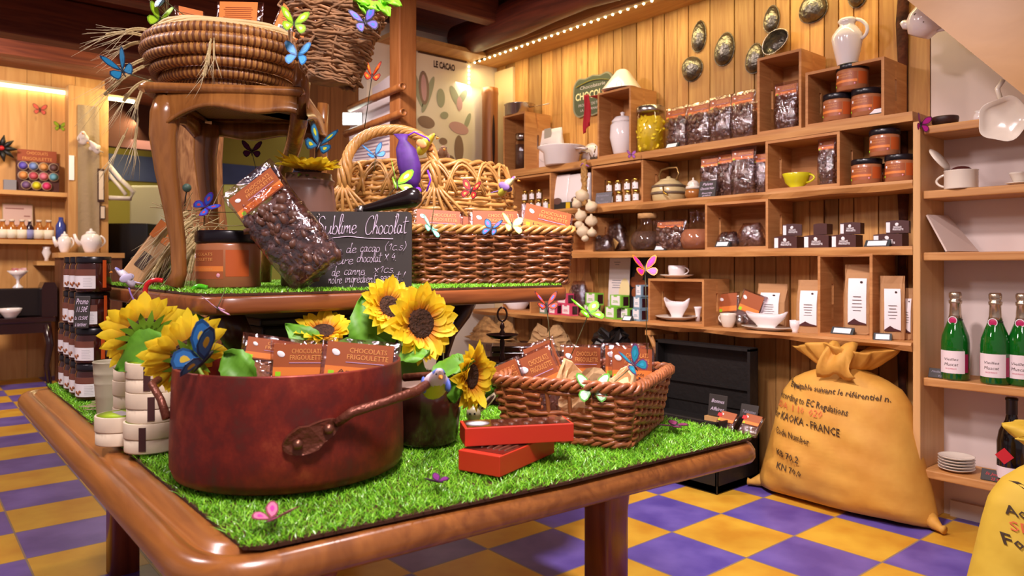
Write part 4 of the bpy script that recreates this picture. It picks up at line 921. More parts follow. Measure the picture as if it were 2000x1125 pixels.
n = len(wv); m.add([(x*k, 0, z*k) for x, z in wv]+[(x*k, .012, z*k) for x, z in wv], [tuple(range(n)), tuple(range(n, 2*n))[::-1]]+[((i+1) % n, i, n+i, n+(i+1) % n) for i in range(n)], None, 0, False); m.build('board', wood('board_wood', '#b97f45', '#96602f', scale=(6, 6, 6), rough=.6, knots=False), o)
flat_bag('net of dark chestnuts beside the bottle-shaped board', 1113, 1148, 540, 606, .11, 'D', mat=plain('chestnuts', '#4a2322', .3, var=.4, vscale=50))

# ------------------------------------------------------------------ things in the white recess
XR = 1.40
def rp(pc, z, x=XR): q = onx(pc, 500, x); return Vector((q.x, q.y, z))
def RW(pl, pr, x=XR): return abs(onx(pl, 0, x).y-onx(pr, 0, x).y)
q = rp(1846, RZ[0]+.0005, 1.42); R = RW(1821, 1873, 1.42)/2
vessel('dark_bowl', 'dark carved bowl on the recess shelf beside the purple butterfly', 'bowl', [(R*.7, 0), (R*.95, R*.25), (R, R*.6), (R*.97, R*.75)], q, WR, mat=plain('bowl_dark', '#3b1d18', .5, var=.5, vscale=40))
q = rp(1914, RZ[0]+.0005, 1.45); R = RW(1902, 1930, 1.45)/2
vessel('small_jar', 'white fluted jar on the recess shelf behind the hanging dish', 'jar', [(R*.6, 0), (R, R*.5), (R*.9, R*1.2), (R*.6, R*1.6), (R*.75, R*1.9)], q, WR, mat=porc)
q = rp(1877, RZ[1]+.0005); R = RW(1845, 1910)/2; H = rise(1877, 331, 367, XR)
o = vessel('sugar_pot', 'white sugar pot with open hinged lid and chocolate in it', 'pot', [(R*.98, 0), (R, .003), (R, H*.97), (R*1.03, H)], q, WR+pi, mat=porcw, handle=(H*.15, H*.85, R*.55, .0045))
m = MB(); m.ball((0, 0, H*.93), (R*.7, R*.6, H*.32)); m.build('chocolate_piece', plain('choc_red', '#4a1c18', .5), o)
m = MB(); lr = R*.98; m.lathe([(0, 0), (lr, 0), (lr, .004), (lr*.7, .01), (0, .012)], 28, TR((R*1.32, 0, H*1.0+lr*.85), (0, -.95, 0))); m.build('lid', porcw, o)
q = rp(1992, RZ[1]+.0005, 1.42); R = RW(1963, 2022, 1.42)/2
vessel('saucer', 'square-looking saucer at the picture edge in the recess', 'saucer', saucer(R), q, WR, mat=porcw)
R *= .62; vessel('teacup', 'flowered white teacup at the picture edge in the recess', 'cup', [(R*.6, .001), (R*.8, R*.4), (R*1.1, R*1.2), (R*1.2, R*1.4)], q+Vector((0, 0, .006)), WR, mat=porcw)
a, b_ = onx(1797, 420, 1.37), onx(1850, 490, 1.40)
o = thing('booklet', 'open printed booklet leaning in the recess above the bottles', 'booklet', (0, 0, 0), 0); m = MB()
A0 = onx(1793, 420, 1.385); A1 = onx(1852, 421, 1.545); B0 = onx(1850, 490, 1.37); B1 = onx(1912, 489, 1.53)
B0.z = B1.z = RZ[2]+.004; A0.y = min(A0.y, yp-.02); A1.y = min(A1.y, yp-.02)
n_ = (A1-A0).cross(B0-A0).normalized()*.006
m.add([A0, A1, B1, B0, A0+n_, A1+n_, B1+n_, B0+n_], [(0, 1, 2, 3), (7, 6, 5, 4), (0, 4, 5, 1), (1, 5, 6, 2), (2, 6, 7, 3), (3, 7, 4, 0)], None, 0, False); m.build('pages', plain('page', '#d6c2b6', .7), o)
m = MB()
for k in range(16):
    u0, u1, v = .08, .8*rnd(.85, 1), .12+.05*k; e = n_*(1.15 if n_.x < 0 else -.15)
    P = lambda u, v: A0+(A1-A0)*u+(B0-A0)*v+e
    m.add([P(u0, v), P(u1, v), P(u1, v+.012), P(u0, v+.012)], [(0, 1, 2, 3)], None, 0, False)
m.build('lettering', plain('print_grey', '#8f8a92', .6), o)
# bottles
def bottle(name, label, R, H, loc, rz, gm, foil, lab, group=None, wine=False):
    o = thing(name, label, 'bottle', loc, rz, group)
    pr_ = [(R*.9, 0), (R, .006), (R, H*.42), (R*.94, H*.5), (R*.6, H*.64), (R*.4, H*.72), (R*.35, H*.8), (R*.35, H*.98)]
    if wine: pr_ = [(R*.92, 0), (R, .006), (R, H*.48), (R*.85, H*.6), (R*.45, H*.73), (R*.36, H*.8), (R*.36, H)]
    m = MB(); m.lathe([(0, 0)]+pr_+[(0, pr_[-1][1])], 28); m.build('glass', gm, o)
    m = MB()
    if wine: m.lathe([(R*.38, H*.80), (R*.39, H*.805), (R*.39, H*.96), (R*.43, H*.965), (R*.43, H*.99), (0, H)], 24)
    else: m.lathe([(R*.48, H*.70), (R*.42, H*.74), (R*.38, H*.86), (R*.45, H*.87), (R*.46, H*.90), (R*.36, H*.91), (R*.44, H*.94), (R*.44, H*.98), (R*.36, H), (0, H)], 24, wob=lambda a, j: 1+.02*math.cos(9*a+j))
    m.build('foil', foil, o)
    def arc(a0, a1, z0, z1, k, mat, nm, par, rr=R):
        mm = MB(); mm.sheet([[(rr*k*math.sin(a), -rr*k*math.cos(a), z0+(z1-z0)*zz) for zz in (0, .5, 1)] for a in [a0+(a1-a0)*i/12 for i in range(13)]]); return mm.build(nm, mat, par)
    lab(o, R, H, arc); return o
def lab_sp(o, R, H, arc):
    arc(-1.35, 1.35, H*.09, H*.30, 1.006, plain('label_crimson', '#9c1d4c', .5), 'rear_label', o)
    l = arc(-1.0, 1.0, H*.08, H*.335, 1.012, plain('label_pale', '#e9d9da', .6), 'label', o)
    m = MB()
    for s, z, sz in [('Vieilles', .225, .042), ('Muscat', .165, .05)]:
        tm = MB(); text(tm, s, H*sz, None, shear=.2, wid=R*1.0); m.add([(R*1.02*math.sin(x/R), -R*1.02*math.cos(x/R), z0+H*z) for x, y, z0 in tm.v], tm.f, None, 0, False)
    m.build('lettering', ink, l)
    m = MB(); tm = MB(); text(tm, 'VIN DE FRANCE', H*.022, None, wid=R*.8); m.add([(R*1.02*math.sin(x/R), -R*1.02*math.cos(x/R), z0+H*.125) for x, y, z0 in tm.v], tm.f, None, 0, False); m.build('red_lettering', plain('print_crimson', '#c4264f', .6), l)
    m = MB(); m.lathe([(R*.52, H*.665), (R*.5, H*.69)], 20); m.build('collar', blackm, o)
    m = MB(); m.ball((0, -R*.52, H*.675), (R*.3, R*.06, R*.3), TR((0, 0, 0)), seg=16, rings=8); s_ = m.build('seal', plain('seal_pink', '#b5205a', .4), o)
    m = MB(); m.tube([(R*.3*math.cos(t), -R*.57, H*.675+R*.3*math.sin(t)) for t in [2*pi*i/20 for i in range(20)]], R*.03, 6, closed=True); m.build('seal_ring', whitep, s_)
def green_glass():
    m, nt, b = nodes('bottle_green'); b.inputs['Base Color'].default_value = rgb('#13701f'); b.inputs['Roughness'].default_value = .05; b.inputs['Transmission Weight'].default_value = .35; b.inputs['Coat Weight'].default_value = .6
    b.inputs['Coat Roughness'].default_value = .03; return m
gg = green_glass(); foil = plain('foil_champagne', '#cdbda6', .25, metal=.9)
HB = 172/F*2.62; RB = 25/F*2.62
first = None
for px_, lb in [(1866, 'green sparkling wine bottle nearest the pale upright, behind the dark slate'), (1944, 'middle green sparkling wine bottle of the three'), (1997, 'green sparkling wine bottle cut by the picture edge')]:
    q = rp(px_, RZ[3]+.001, 1.40+(.03 if px_ > 1990 else 0))
    if first is None: first = bottle('wine_bottle', lb, RB, HB*1.0, q, WR, gg, foil, lab_sp, 'sparkling wine bottles in the recess')
    else: dup(first, q, WR, lb)
slate_board('price_slate', 'dark slate strip with faint prices at the foot of the first green bottle', RW(1812, 1868, 1.365), .036, rp(1840, RZ[3]+.001, 1.375), WR, lean=-.35, lines=[('Pétillant Muscat', .55, .3, .8), ('9,50 €', .12, .3, .3)], inkm=plain('chalk_faint', '#9c97a6', .8))
def lab_w(o, R, H, arc):
    m = MB(); m.box((0, 0, 0), (R*.9, .001, R*.9), TR((-R*.2, -R*1.01, H*.33), (0, pi/4, 0))); m.build('diamond_label', plain('label_red', '#c2202c', .5), o)
    arc(-1.1, 1.1, H*.06, H*.2, 1.008, plain('label_pale', '#e9d9da', .6), 'label', o)
q = rp(1976, RZ[4]+.001, 1.41); bottle('red_wine_bottle', 'black wine bottle with a red diamond on the lowest recess shelf', 25/F*2.55, 165/F*2.55, q, WR, plain('glass_black', '#0d0808', .06, coat=.6), plain('foil_black', '#120d10', .35), lab_w, wine=True)
slate_board('price_slate', 'small black slate with red prices before the black wine bottle', RW(1917, 1975, 1.355), .04, rp(1943, RZ[4]+.001, 1.375), WR, lean=-.4, lines=[('St Joseph', .5, .34, .7), ('25 €', .1, .32, .3)], inkm=plain('chalk_red', '#d23a44', .8))
q = rp(1868, RZ[4]+.0005, 1.43); R = RW(1833, 1904, 1.43)/2; p0 = None
for k, nm in enumerate(['bottom', 'second', 'third', 'fourth', 'top']):
    qq = q+Vector((0, 0, k*.0105)); lb = f'{nm} plate of the white stack on the lowest recess shelf'
    if p0 is None:
        p0 = vessel('plate', lb, 'plate', [(R*.55, 0), (R*.62, .002), (R*.95, .010), (R, .013)], qq, WR, mat=porcw, group='white plates stacked in the recess')
    else: dup(p0, qq, WR, lb)
# cups hung by the stairs
q = onx(1962, 235, 1.25); R = 42/F*(1.25-CAM.x)/raydir(1962).x
o = thing('hanging_dish', 'scalloped cream dish hanging in front of the recess under the stairs', 'dish', q, WR, rot=(.0, 0, WR+.2))
m = MB(); m.sheet([[(R*k*math.cos(t)*(1+.06*math.cos(5*t)*k), -y, R*k*math.sin(t)*(1+.06*math.cos(5*t)*k)) for t in [2*pi*i/40 for i in range(40)]] for k, y in [(0, .0), (.55, .0), (.85, .012), (1, .03), (1.02, .03), (.9, .006), (.55, -.008), (0, -.008)]], wrap=True); m.build('body', porcw, o)
m = MB(); m.tube([(-.01, 0, R*.9), (-.02, 0, R*1.5), (-.005, .01, R*1.9)], .008, 8); m.build('handle', porcw, o)
o2 = onx(1808, 40, 1.30); dd = (1.30-CAM.x)/raydir(1808).x; R = 33/F*dd
o = thing('hanging_creamer', 'white flowered creamer hanging above the recess, cut by the stair board', 'creamer', o2, WR, rot=(0, .45, WR))
m = MB(); m.lathe([(0, -R*1.0), (R*.6, -R*.95), (R*.98, -R*.3), (R, R*.1), (R*.8, R*.7), (R*.72, R)], 28); m.build('body', porc, o)
m = MB(); m.tube([(-R*.7, 0, -R*.4), (-R*1.05, 0, -R*.5), (-R*1.25, 0, -R*.35)], [R*.3, R*.25, R*.2], 10); m.build('spout', porc, o)
m = MB(); [m.ball((R*x, -R*y, R*z), (R*.09, R*.03, R*.07), seg=8, rings=5) for x, y, z in [(-.3, .93, .1), (.3, .9, -.2), (-.1, .85, .6), (.5, .8, .3)]]; m.build('flower_print', plain('print_leaf', '#6d5a48', .6), o)
m = MB(); m.tube([(R*.7, 0, R*.6), (R*1.3, 0, R*.5), (R*1.2, 0, -R*.3), (R*.9, 0, -R*.4)], R*.1, 8); m.build('handle', porc, o)
# ------------------------------------------------------------------ big table with artificial grass
TZ, GZ = .570, .582
tablew = wood('table_wood', '#a8682f', '#7c4620', scale=(4, 4, 4), stretch=(1, .1, 1), rough=.28, coat=.4, island=.05, knots=False)
tabled = wood('table_wood_dark', '#964e26', '#6e3417', scale=(4, 4, 4), stretch=(1, 1, .12), rough=.3, coat=.35, island=.05, knots=False)
grassm = None
def grass_mat():
    m, nt, b = nodes('artificial_grass'); L = nt.links.new
    g = nt.nodes.new('ShaderNodeNewGeometry'); r = nt.nodes.new('ShaderNodeValToRGB'); e = r.color_ramp.elements
    e[0].color, e[1].color = rgb('#5cae1c'), rgb('#a2e63c'); L(g.outputs['Random Per Island'], r.inputs['Fac']); L(r.outputs['Color'], b.inputs['Base Color'])
    b.inputs['Roughness'].default_value = .32; b.inputs['Specular IOR Level'].default_value = .6; return m
grassm = grass_mat(); backing = plain('grass_backing', '#4a2a16', .9)
def rounded(poly, rads, n=6):
    out = []; k = len(poly)
    for i in range(k):
        p = Vector(poly[i]); a = Vector(poly[i-1])-p; b = Vector(poly[(i+1) % k])-p; r = rads[i]
        la, lb = a.normalized(), b.normalized(); p0, p1 = p+la*r, p+lb*r
        for j in range(n+1):
            u = j/n; out.append(tuple(p0*(1-u)**2+p*2*u*(1-u)+p1*u*u))
    return out
def offset(poly, d):                       # inward for d > 0, counter-clockwise outlines
    out = []; k = len(poly)
    for i in range(k):
        p = Vector(poly[i]); t = (Vector(poly[(i+1) % k])-Vector(poly[i-1])).normalized(); out.append(tuple(p+Vector((-t.y, t.x))*d))
    return out
def moulded(mb, poly, z, prof):
    """table top: outline swept through a list of (inset, height) with flat caps"""
    g = [[(x, y, z+h) for x, y in offset(poly, d)] for d, h in prof]; k0 = len(mb.v); n = len(poly)
    mb.sheet(g, wrap=True); mb.f += [[k0+i for i in range(n)][::-1], [k0+(len(g)-1)*n+i for i in range(n)]]; mb.mi += [0, 0]; mb.sm += [False, False]
def turf(parent_name, label, poly, z0, h, dens, seed, flop=.5, lab2=None):
    rs = random.Random(seed); o = thing(parent_name, label, 'grass mat', (0, 0, 0))
    m = MB(); m.prism(poly, z0, z0+.005); m.build('backing', backing, o)
    m = MB(); xs = [p[0] for p in poly]; ys = [p[1] for p in poly]
    def inside(x, y):
        c = False; j = len(poly)-1
        for i in range(len(poly)):
            xi, yi = poly[i]; xj, yj = poly[j]
            if (yi > y) != (yj > y) and x < (xj-xi)*(y-yi)/(yj-yi)+xi: c = not c
            j = i
        return c
    A_ = (max(xs)-min(xs))*(max(ys)-min(ys)); n = int(A_*dens)
    for _ in range(n):
        x, y = rs.uniform(min(xs), max(xs)), rs.uniform(min(ys), max(ys))
        if not inside(x, y) or (y > .30 and x > -.9 and z0 < .7): continue
        a = rs.uniform(0, 6.3); w_ = rs.uniform(.0006, .0013); hh = h*rs.uniform(.6, 1.1); dx, dy = rs.gauss(0, flop)*h, rs.gauss(0, flop)*h
        cx, cy = w_*math.cos(a), w_*math.sin(a); k = len(m.v); z = z0+.004
        m.v += [(x-cx, y-cy, z), (x+cx, y+cy, z), (x+cx*.7+dx*.5, y+cy*.7+dy*.5, z+hh*.6), (x-cx*.7+dx*.5, y-cy*.7+dy*.5, z+hh*.6), (x+dx, y+dy, z+hh)]
        m.f += [[k, k+1, k+2, k+3], [k+3, k+2, k+4]]; m.mi += [0, 0]; m.sm += [False, False]
    g = m.build('grass', grassm, o); g['kind'] = 'stuff'; return o
tp = rounded([(-1.245, -.985), (-.05, -1.062), (-.05, .82), (-1.245, .80)], [.125, .07, .08, .11])
o = thing('display_table', 'big low wooden display table with moulded edge covered in artificial grass', 'table', (0, 0, 0))
m = MB(); moulded(m, tp, TZ, [(.03, -.052), (.006, -.046), (0, -.036), (.001, -.022), (.010, -.008), (.022, -.003), (.034, -.004), (.040, -.010), (.048, -.009), (.052, -.0), (.09, .0)]); m.build('tabletop', tablew, o)
m = MB(); ap = offset(tp, .14); k = len(ap); g = [[(x, y, z) for x, y in ap] for z in (TZ-.05, TZ-.13)]; g2 = [[(x, y, z) for x, y in offset(tp, .16)] for z in (TZ-.13, TZ-.05)]; m.sheet(g+g2, smooth=False, wrap=True)
for x, y in [(-.98, -.72), (-.2, -.72), (-.98, .6), (-.2, .6)]:
    mm = MB(); loft(mm, [([(x+a, y+b) for a, b in superell(w_, w_, 24, 5)], z) for w_, z in [(.085, 0), (.085, .36), (.092, .40), (.118, .44), (.14, .47), (.145, TZ-.046)]]); mm.build('leg', tabled, o)
gp = [(-1.165, -.948), (-1.145, -.965), (-.62, -1.018), (-.085, -1.044), (-.07, -1.03), (-.07, .78), (-1.16, .76)]
turf('grass_mat', 'bright green artificial grass mat on the low display table', gp, TZ+.001, .0105, 95000, 3, .75)
# ------------------------------------------------------------------ raised tier
UZ = .889; UG = .899
up_ = rounded([(-1.046, -.395), (.0, -.385), (.44, .62), (-1.046, .66)], [.10, .03, .05, .06])
tierw = wood('tier_wood', '#955429', '#6c3719', scale=(4, 4, 4), stretch=(.1, 1, 1), rough=.35, coat=.25, island=.05, knots=False)
o = thing('raised_tier', 'raised wooden table tier with grass standing on the low table', 'table', (0, 0, TZ))
m = MB(); moulded(m, up_, UZ-TZ, [(.02, -.040), (.003, -.037), (0, -.03), (.0, -.006), (.006, 0), (.02, 0)]); m.build('tabletop', tierw, o)
for x, y in [(-.84, -.2), (-.1, .12), (-.84, .45), (-.1, .5)]:
    mm = MB(); sx = -1 if x < -.5 else 1
    mm.tube([(x+sx*.10, y, UZ-TZ-.04), (x+sx*.07, y, .22), (x+sx*.02, y, .15), (x, y, .08), (x-sx*.0, y, .014)], [.05, .045, .032, .024, .03], 10, flat=.8); mm.build('leg', plain('tier_leg', '#3a1410', .35, coat=.3), o)
turf('grass_mat', 'artificial grass mat lying on the raised tier', offset(up_, .012), UZ+.001, .0095, 45000, 5, .7)
# dark box added to blacken the gap under the tier
o = thing('dark_filler', 'added dark box that blackens the gap under the raised tier', 'filler', (-.50, .22, TZ+.014), 0)
m = MB(); m.box((0, 0, .10), (.50, .34, .20), b=.008); m.build('body', plain('filler_dark', '#1c0c0a', .5), o)
m = MB(); m.box((0, 0, .212), (.52, .36, .022), b=.006); m.build('lid', plain('filler_lid', '#2a1110', .45), o)

# ------------------------------------------------------------------ caned chair
p0 = at(303, 0, 1.70); p1 = at(590, 0, 1.74); p0.z = p1.z = UG
xd = (p1-p0); LR = xd.length; ang = math.atan2(xd.y, xd.x)
o = thing('caned_chair', 'old carved wooden chair with cane seat standing on the raised tier', 'chair', p0, ang)
SH = .957+(516-163)/F*1.70-UG; DW = .36
chw = wood('chair_wood', '#a36b34', '#784821', scale=(6, 6, 6), rough=.25, coat=.5, island=.05, knots=False)
def cab(x, y, dx, dy, nm='leg'):
    m = MB(); H = SH-.03
    prof = [(.004, H, .030), (-.002, H-.04, .034), (-.006, H-.09, .031), (.0, H-.17, .026), (.012, H-.26, .021), (.022, H-.34, .018), (.024, H-.41, .017), (.014, 0.004, .022)]
    m.tube([(x+dx*a, y+dy*a, z) for a, z, r in prof], [r for a, z, r in prof], 12); m.build(nm, chw, o)
cab(.02, .015, 1, .6); cab(.02, DW-.02, 1, -.6)
Mi = Matrix.Rotation(-ang, 3, 'Z')
m = MB(); m.tube([Mi @ (at(x, y, d)-p0) for x, y, d in [(592, 128, 1.755), (587, 190, 1.755), (583, 240, 1.82), (572, 290, 1.99), (552, 350, 2.08), (533, 430, 2.16), (522, 500, 2.22)]]+[Mi @ (Vector((at(518, 0, 2.28).x, at(518, 0, 2.28).y, UG+.004))-p0)], [.0205, .0215, .0225, .021, .019, .018, .017, .018], 10); m.build('back_leg', chw, o)
m = MB(); y = DW; m.tube([(LR+.0, y, SH+.04), (LR-.004, y, SH-.05), (LR-.006, y, SH-.18), (LR-.01, y, SH-.32), (LR-.01, y, .004)], [.0165, .0185, .019, .017, .016], 8); m.build('back_leg', chw, o)
def rail(a, b, nm, k0=.008, k1=.006):
    m = MB(); a = Vector(a); b = Vector(b); n = 24; t = (b-a); side = Vector((-t.y, t.x, 0)).normalized(); rows = []
    for i in range(n+1):
        u = i/n; p = a+t*u; dz = .036+.007*math.cos(3*pi*u)+k0*((1-u)**9)+k1*(u**9); bow = .006*math.sin(pi*u)
        q = p-side*bow
        rows.append([q-side*.011+Vector((0, 0, 0)), q-side*.014+Vector((0, 0, -dz+.010)), q-side*.018+Vector((0, 0, -dz+.004)), q-side*.014+Vector((0, 0, -dz-.003)), q+side*.008+Vector((0, 0, -dz)), q+side*.010])
    m.sheet(rows, wrap=True); m.build(nm, chw, o)
zt = SH-.022
rail((.03, .0, zt), (LR-.01, .0, zt), 'apron', .03, .012); rail((LR-.005, .01, zt), (LR-.005, DW-.01, zt), 'apron'); rail((LR-.01, DW, zt), (.03, DW, zt), 'apron'); rail((.005, DW-.02, zt), (.005, .02, zt), 'apron')
m = MB(); sp = rounded([(-.035, -.03), (LR+.008, -.022), (LR+.008, DW+.022), (-.035, DW+.03)], [.03, .01, .01, .03]); inn = offset(sp, .06)
g = [[(x, y, SH+h) for x, y in offset(sp, d)] for d, h in [(.06, -.022), (.012, -.024), (.0, -.016), (.002, -.006), (.014, 0), (.06, -.002)]]; m.sheet(g, wrap=True); m.sheet([g[-1], g[0]], wrap=True); m.build('seat_frame', chw, o)
def cane_mat():
    m, nt, b = nodes('cane_weave'); L = nt.links.new; tc = nt.nodes.new('ShaderNodeTexCoord'); mp = nt.nodes.new('ShaderNodeMapping'); mp.inputs['Rotation'].default_value = (0, 0, .8)
    L(tc.outputs['Object'], mp.inputs['Vector']); br = nt.nodes.new('ShaderNodeTexBrick'); br.offset = 0; br.inputs['Scale'].default_value = 130; br.inputs['Brick Width'].default_value = 1; br.inputs['Row Height'].default_value = 1
    br.inputs['Mortar Size'].default_value = .26; br.inputs['Color1'].default_value = rgb('#2a1410'); br.inputs['Color2'].default_value = rgb('#2a1410'); br.inputs['Mortar'].default_value = rgb('#a0764e')
    L(mp.outputs[0], br.inputs['Vector']); L(br.outputs['Color'], b.inputs['Base Color']); return m
m = MB(); m.prism(inn, SH-.016, SH-.012); m.build('cane_seat', cane_mat(), o)
CH0 = (p0.copy(), ang, SH)

# ------------------------------------------------------------------ baskets
wick = plain('wicker_honey', '#cf9750', .4, var=.35, vscale=30, coat=.2); wickr = plain('wicker_red', '#b2683c', .4, var=.4, vscale=25, coat=.2); wickd = plain('wicker_brown', '#9a5c30', .42, var=.45, vscale=22, coat=.2)
def weave(path, rows, nst, sub, amp, rod, mb, rs, mask=None, slant=0):
    """path(u, k) -> point, outward normal; u in 0..1 round the basket, k = height 0..1"""
    N = nst*sub
    for r in range(rows):
        k = (r+.5)/rows; seg = []; runs = []
        for i in range(N+1):
            u = (i % N)/N; p, n = path(u, min(1, max(0, k+slant*.0*math.sin(2*pi*u*3+r)))); w_ = amp*math.cos(pi*i/sub+pi*r)
            ok = not (mask and mask(u, k))
            if ok: seg.append(p+n*w_+Vector((0, 0, rs.uniform(-1, 1)*rod*.35)))
            if (not ok or i == N) and seg:
                if len(seg) > 2: runs.append(seg)
                seg = []
        for s in runs:
            full = len(s) == N+1
            mb.tube(s[:-1] if full else s, [rod*rs.uniform(.85, 1.12) for _ in (s[:-1] if full else s)], 6, closed=full, caps=not full)
def rim_braid(path, k, N, r, rod, strands, turns, mb, dz=0):
    for s in range(strands):
        pts = []
        for i in range(N):
            u = i/N; p, n = path(u, k); a = 2*pi*(turns*u+s/strands); pts.append(p+n*(r*math.cos(a))+Vector((0, 0, dz+r*math.sin(a))))
        mb.tube(pts, rod, 6, closed=True)
def rect_path(w0, d0, w1, d1, h, rc=.03):
    def per(u, w_, d_):
        L_ = [w_, d_, w_, d_]; tot = 2*(w_+d_); s = (u % 1)*tot
        cs = [(-w_/2, -d_/2), (w_/2, -d_/2), (w_/2, d_/2), (-w_/2, d_/2)]; ns = [(0, -1), (1, 0), (0, 1), (-1, 0)]; ds = [(1, 0), (0, 1), (-1, 0), (0, -1)]
        for i in range(4):
            if s <= L_[i] or i == 3:
                p = Vector((cs[i][0]+ds[i][0]*s, cs[i][1]+ds[i][1]*s, 0)); n = Vector((*ns[i], 0)); e = min(s, L_[i]-s)
                if e < rc:
                    t = 1-e/rc; nb = ns[(i-1) % 4] if s < rc else ns[(i+1) % 4]; n2 = (n+Vector((*nb, 0))*t).normalized(); p = p-(n+Vector((*nb, 0)))*(.29*rc*t*t); n = n2
                return p, n
            s -= L_[i]
    def path(u, k):
        p, n = per(u, w0+(w1-w0)*k, d0+(d1-d0)*k); p.z = h*k; return p, n
    return path
def ell_path(fr, h):
    def path(u, k):
        a, b = fr(k); t = 2*pi*u; p = Vector((a*math.cos(t), b*math.sin(t), h*k)); n = Vector((math.cos(t)/a, math.sin(t)/b, 0)).normalized(); return p, n
    return path
def stakes(path, n, r, mb, k0=0, k1=1, mask=None):
    for i in range(n):
        u = (i+.5)/n; mb.tube([path(u, k0+(k1-k0)*j/5)[0] for j in range(6)], r, 6)
rs_ = random.Random(11)
# low basket on the tier
a, b_ = at(806, 0, 2.10), at(1122, 0, 2.20); a.z = b_.z = UG; xd = b_-a; LW = xd.length; ang = math.atan2(xd.y, xd.x)
yd = Vector((-math.sin(ang), math.cos(ang), 0)); DB = .20; ctr = (a+b_)/2+yd*DB/2
o = thing('wicker_basket', 'long low brown wicker basket of wrapped chocolates beside the big slate', 'basket', ctr+Vector((0, 0, .004)), ang)
HBK = .152; path = rect_path(LW-.03, DB-.02, LW, DB, HBK)
m = MB(); weave(path, 13, 26, 5, .0066, .0060, m, rs_); m.build('weave', wickd, o)
m = MB(); stakes(path, 26, .0050, m); m.build('stake', wickd, o)['kind'] = 'stuff'
m = MB(); rim_braid(path, 1.0, 130, .009, .0065, 3, 16, m, .004); m.build('rim', wick, o)
m = MB(); rim_braid(path, .0, 130, .007, .0055, 3, 18, m, .004); m.build('foot_rim', wickd, o)
m = MB(); m.prism([(-LW/2+.02, -DB/2+.015), (LW/2-.02, -DB/2+.015), (LW/2-.02, DB/2-.015), (-LW/2+.02, DB/2-.015)], .0, .006); m.build('base', wickd, o)
LOWB = (ctr, ang, LW, DB)
def inb(B, x, y, z): c, a = B[0], B[1]; return c+Vector((x*math.cos(a)-y*math.sin(a), x*math.sin(a)+y*math.cos(a), z))
UPK = 'wrapped chocolate packs in the long low basket'
for x, w_, ry, lb, bd, col in [(-.165, .15, .05, 'wrapped chocolate pack at the slate end of the long low basket', 'Lait Amande', None), (.01, .16, 0, 'wrapped chocolate pack in the middle of the long low basket', 'Amande', None), (.16, .17, .22, 'wrapped pale pink pack at the far end of the long low basket', 'Lavande', '#c98a7a')]:
    bar_pack('chocolate_pack', lb, w_, .10, .02, inb(LOWB, x, -.05+(.01 if col else 0), .122 if not col else .135), (-.22, ry, ang), UPK, band=bd, labfrac=.72, fill=plain('choc_milk', '#9c6a58', .4) if col else None)
for x, lb in [(-.085, 'crumpled clear wrapper standing between packs in the low basket'), (.20, 'wrapped pack lying behind the pink one in the low basket')]:
    bar_pack('chocolate_pack', lb, .13, .10, .016, inb(LOWB, x, .02, .11), (-.2, .1, ang), UPK, title=False)
# big willow basket with arched handle
ctr = at(832, 0, 2.62); ctr.z = UG+.004
o = thing('willow_basket', 'big honey-coloured willow basket with a twisted arched handle', 'basket', ctr, CR)
HW = .957+(516-322)/F*2.42-UG; RX = 172/F*2.6; RY = .21
fr = lambda k: (RX*(.80+.24*math.sin(pi*(.12+.62*k))**1.0-.10*k*k), RY*(.80+.24*math.sin(pi*(.12+.62*k))-.10*k*k))
path = ell_path(fr, HW)
m = MB(); weave(path, 22, 22, 5, .0085, .0078, m, rs_); m.build('weave', wick, o)
m = MB(); stakes(path, 22, .0068, m); m.build('stake', wick, o)['kind'] = 'stuff'
m = MB(); rim_braid(path, 1.0, 110, .012, .0075, 3, 9, m, .004); m.build('rim', wick, o)
m = MB()
for i in range(9):                          # looped trim under the rim
    u0 = .52+i*.055; pts = []
    for j in range(9):
        t = j/8; p, n = path(u0+.075*t, 1-.30*(1-abs(2*t-1)**2.5)*.0-.26*abs(2*t-1)**2); pts.append(p+n*.014)
    for dz in (0, .012): m.tube([p+Vector((0, 0, dz)) for p in pts], .0055, 6)
m.build('loop_trim', wick, o)
hx0, hx1 = (690-832)/F*2.5, (862-832)/F*2.5; hz = .957+(516-253)/F*2.45-UG
m = MB()
for s in range(6):
    pts = []
    for i in range(49):
        t = i/48; x = hx0+(hx1-hx0)*(.5-.5*math.cos(pi*t)); z = HW*.78+(hz-HW*.78)*math.sin(pi*t)**.55; a = 2*pi*(s/6+4*t); r_ = .0115*(1 if .08 < t < .92 else 1.5)
        tang = Vector((math.sin(pi*t), 0, math.cos(pi*t))).normalized(); nn = Vector((-tang.z, 0, tang.x))
        pts.append(Vector((x, -RY*.93+.05*math.sin(pi*t), z))+nn*(r_*math.cos(a))+Vector((0, 1, 0))*(r_*math.sin(a)))
    m.tube(pts, .0078, 7)
m.build('handle', wick, o)
m = MB()
for hx in (hx0, hx1):
    for s in range(-3, 4): m.tube([(hx, -RY*.97, HW*.84), (hx+s*.012, -RY*1.02-.006, HW*.74), (hx+s*.03, -RY*1.0-.006, HW*.60), (hx+s*.04, -RY*.98, HW*.5)], .0055, 6)
m.build('handle_lashing', wick, o)
m = MB(); m.prism([(RX*.8*math.cos(t), RY*.8*math.sin(t)) for t in [2*pi*i/24 for i in range(24)]], 0, .008); m.build('base', wick, o)
BIGB = (ctr, CR, HW, RX, RY)
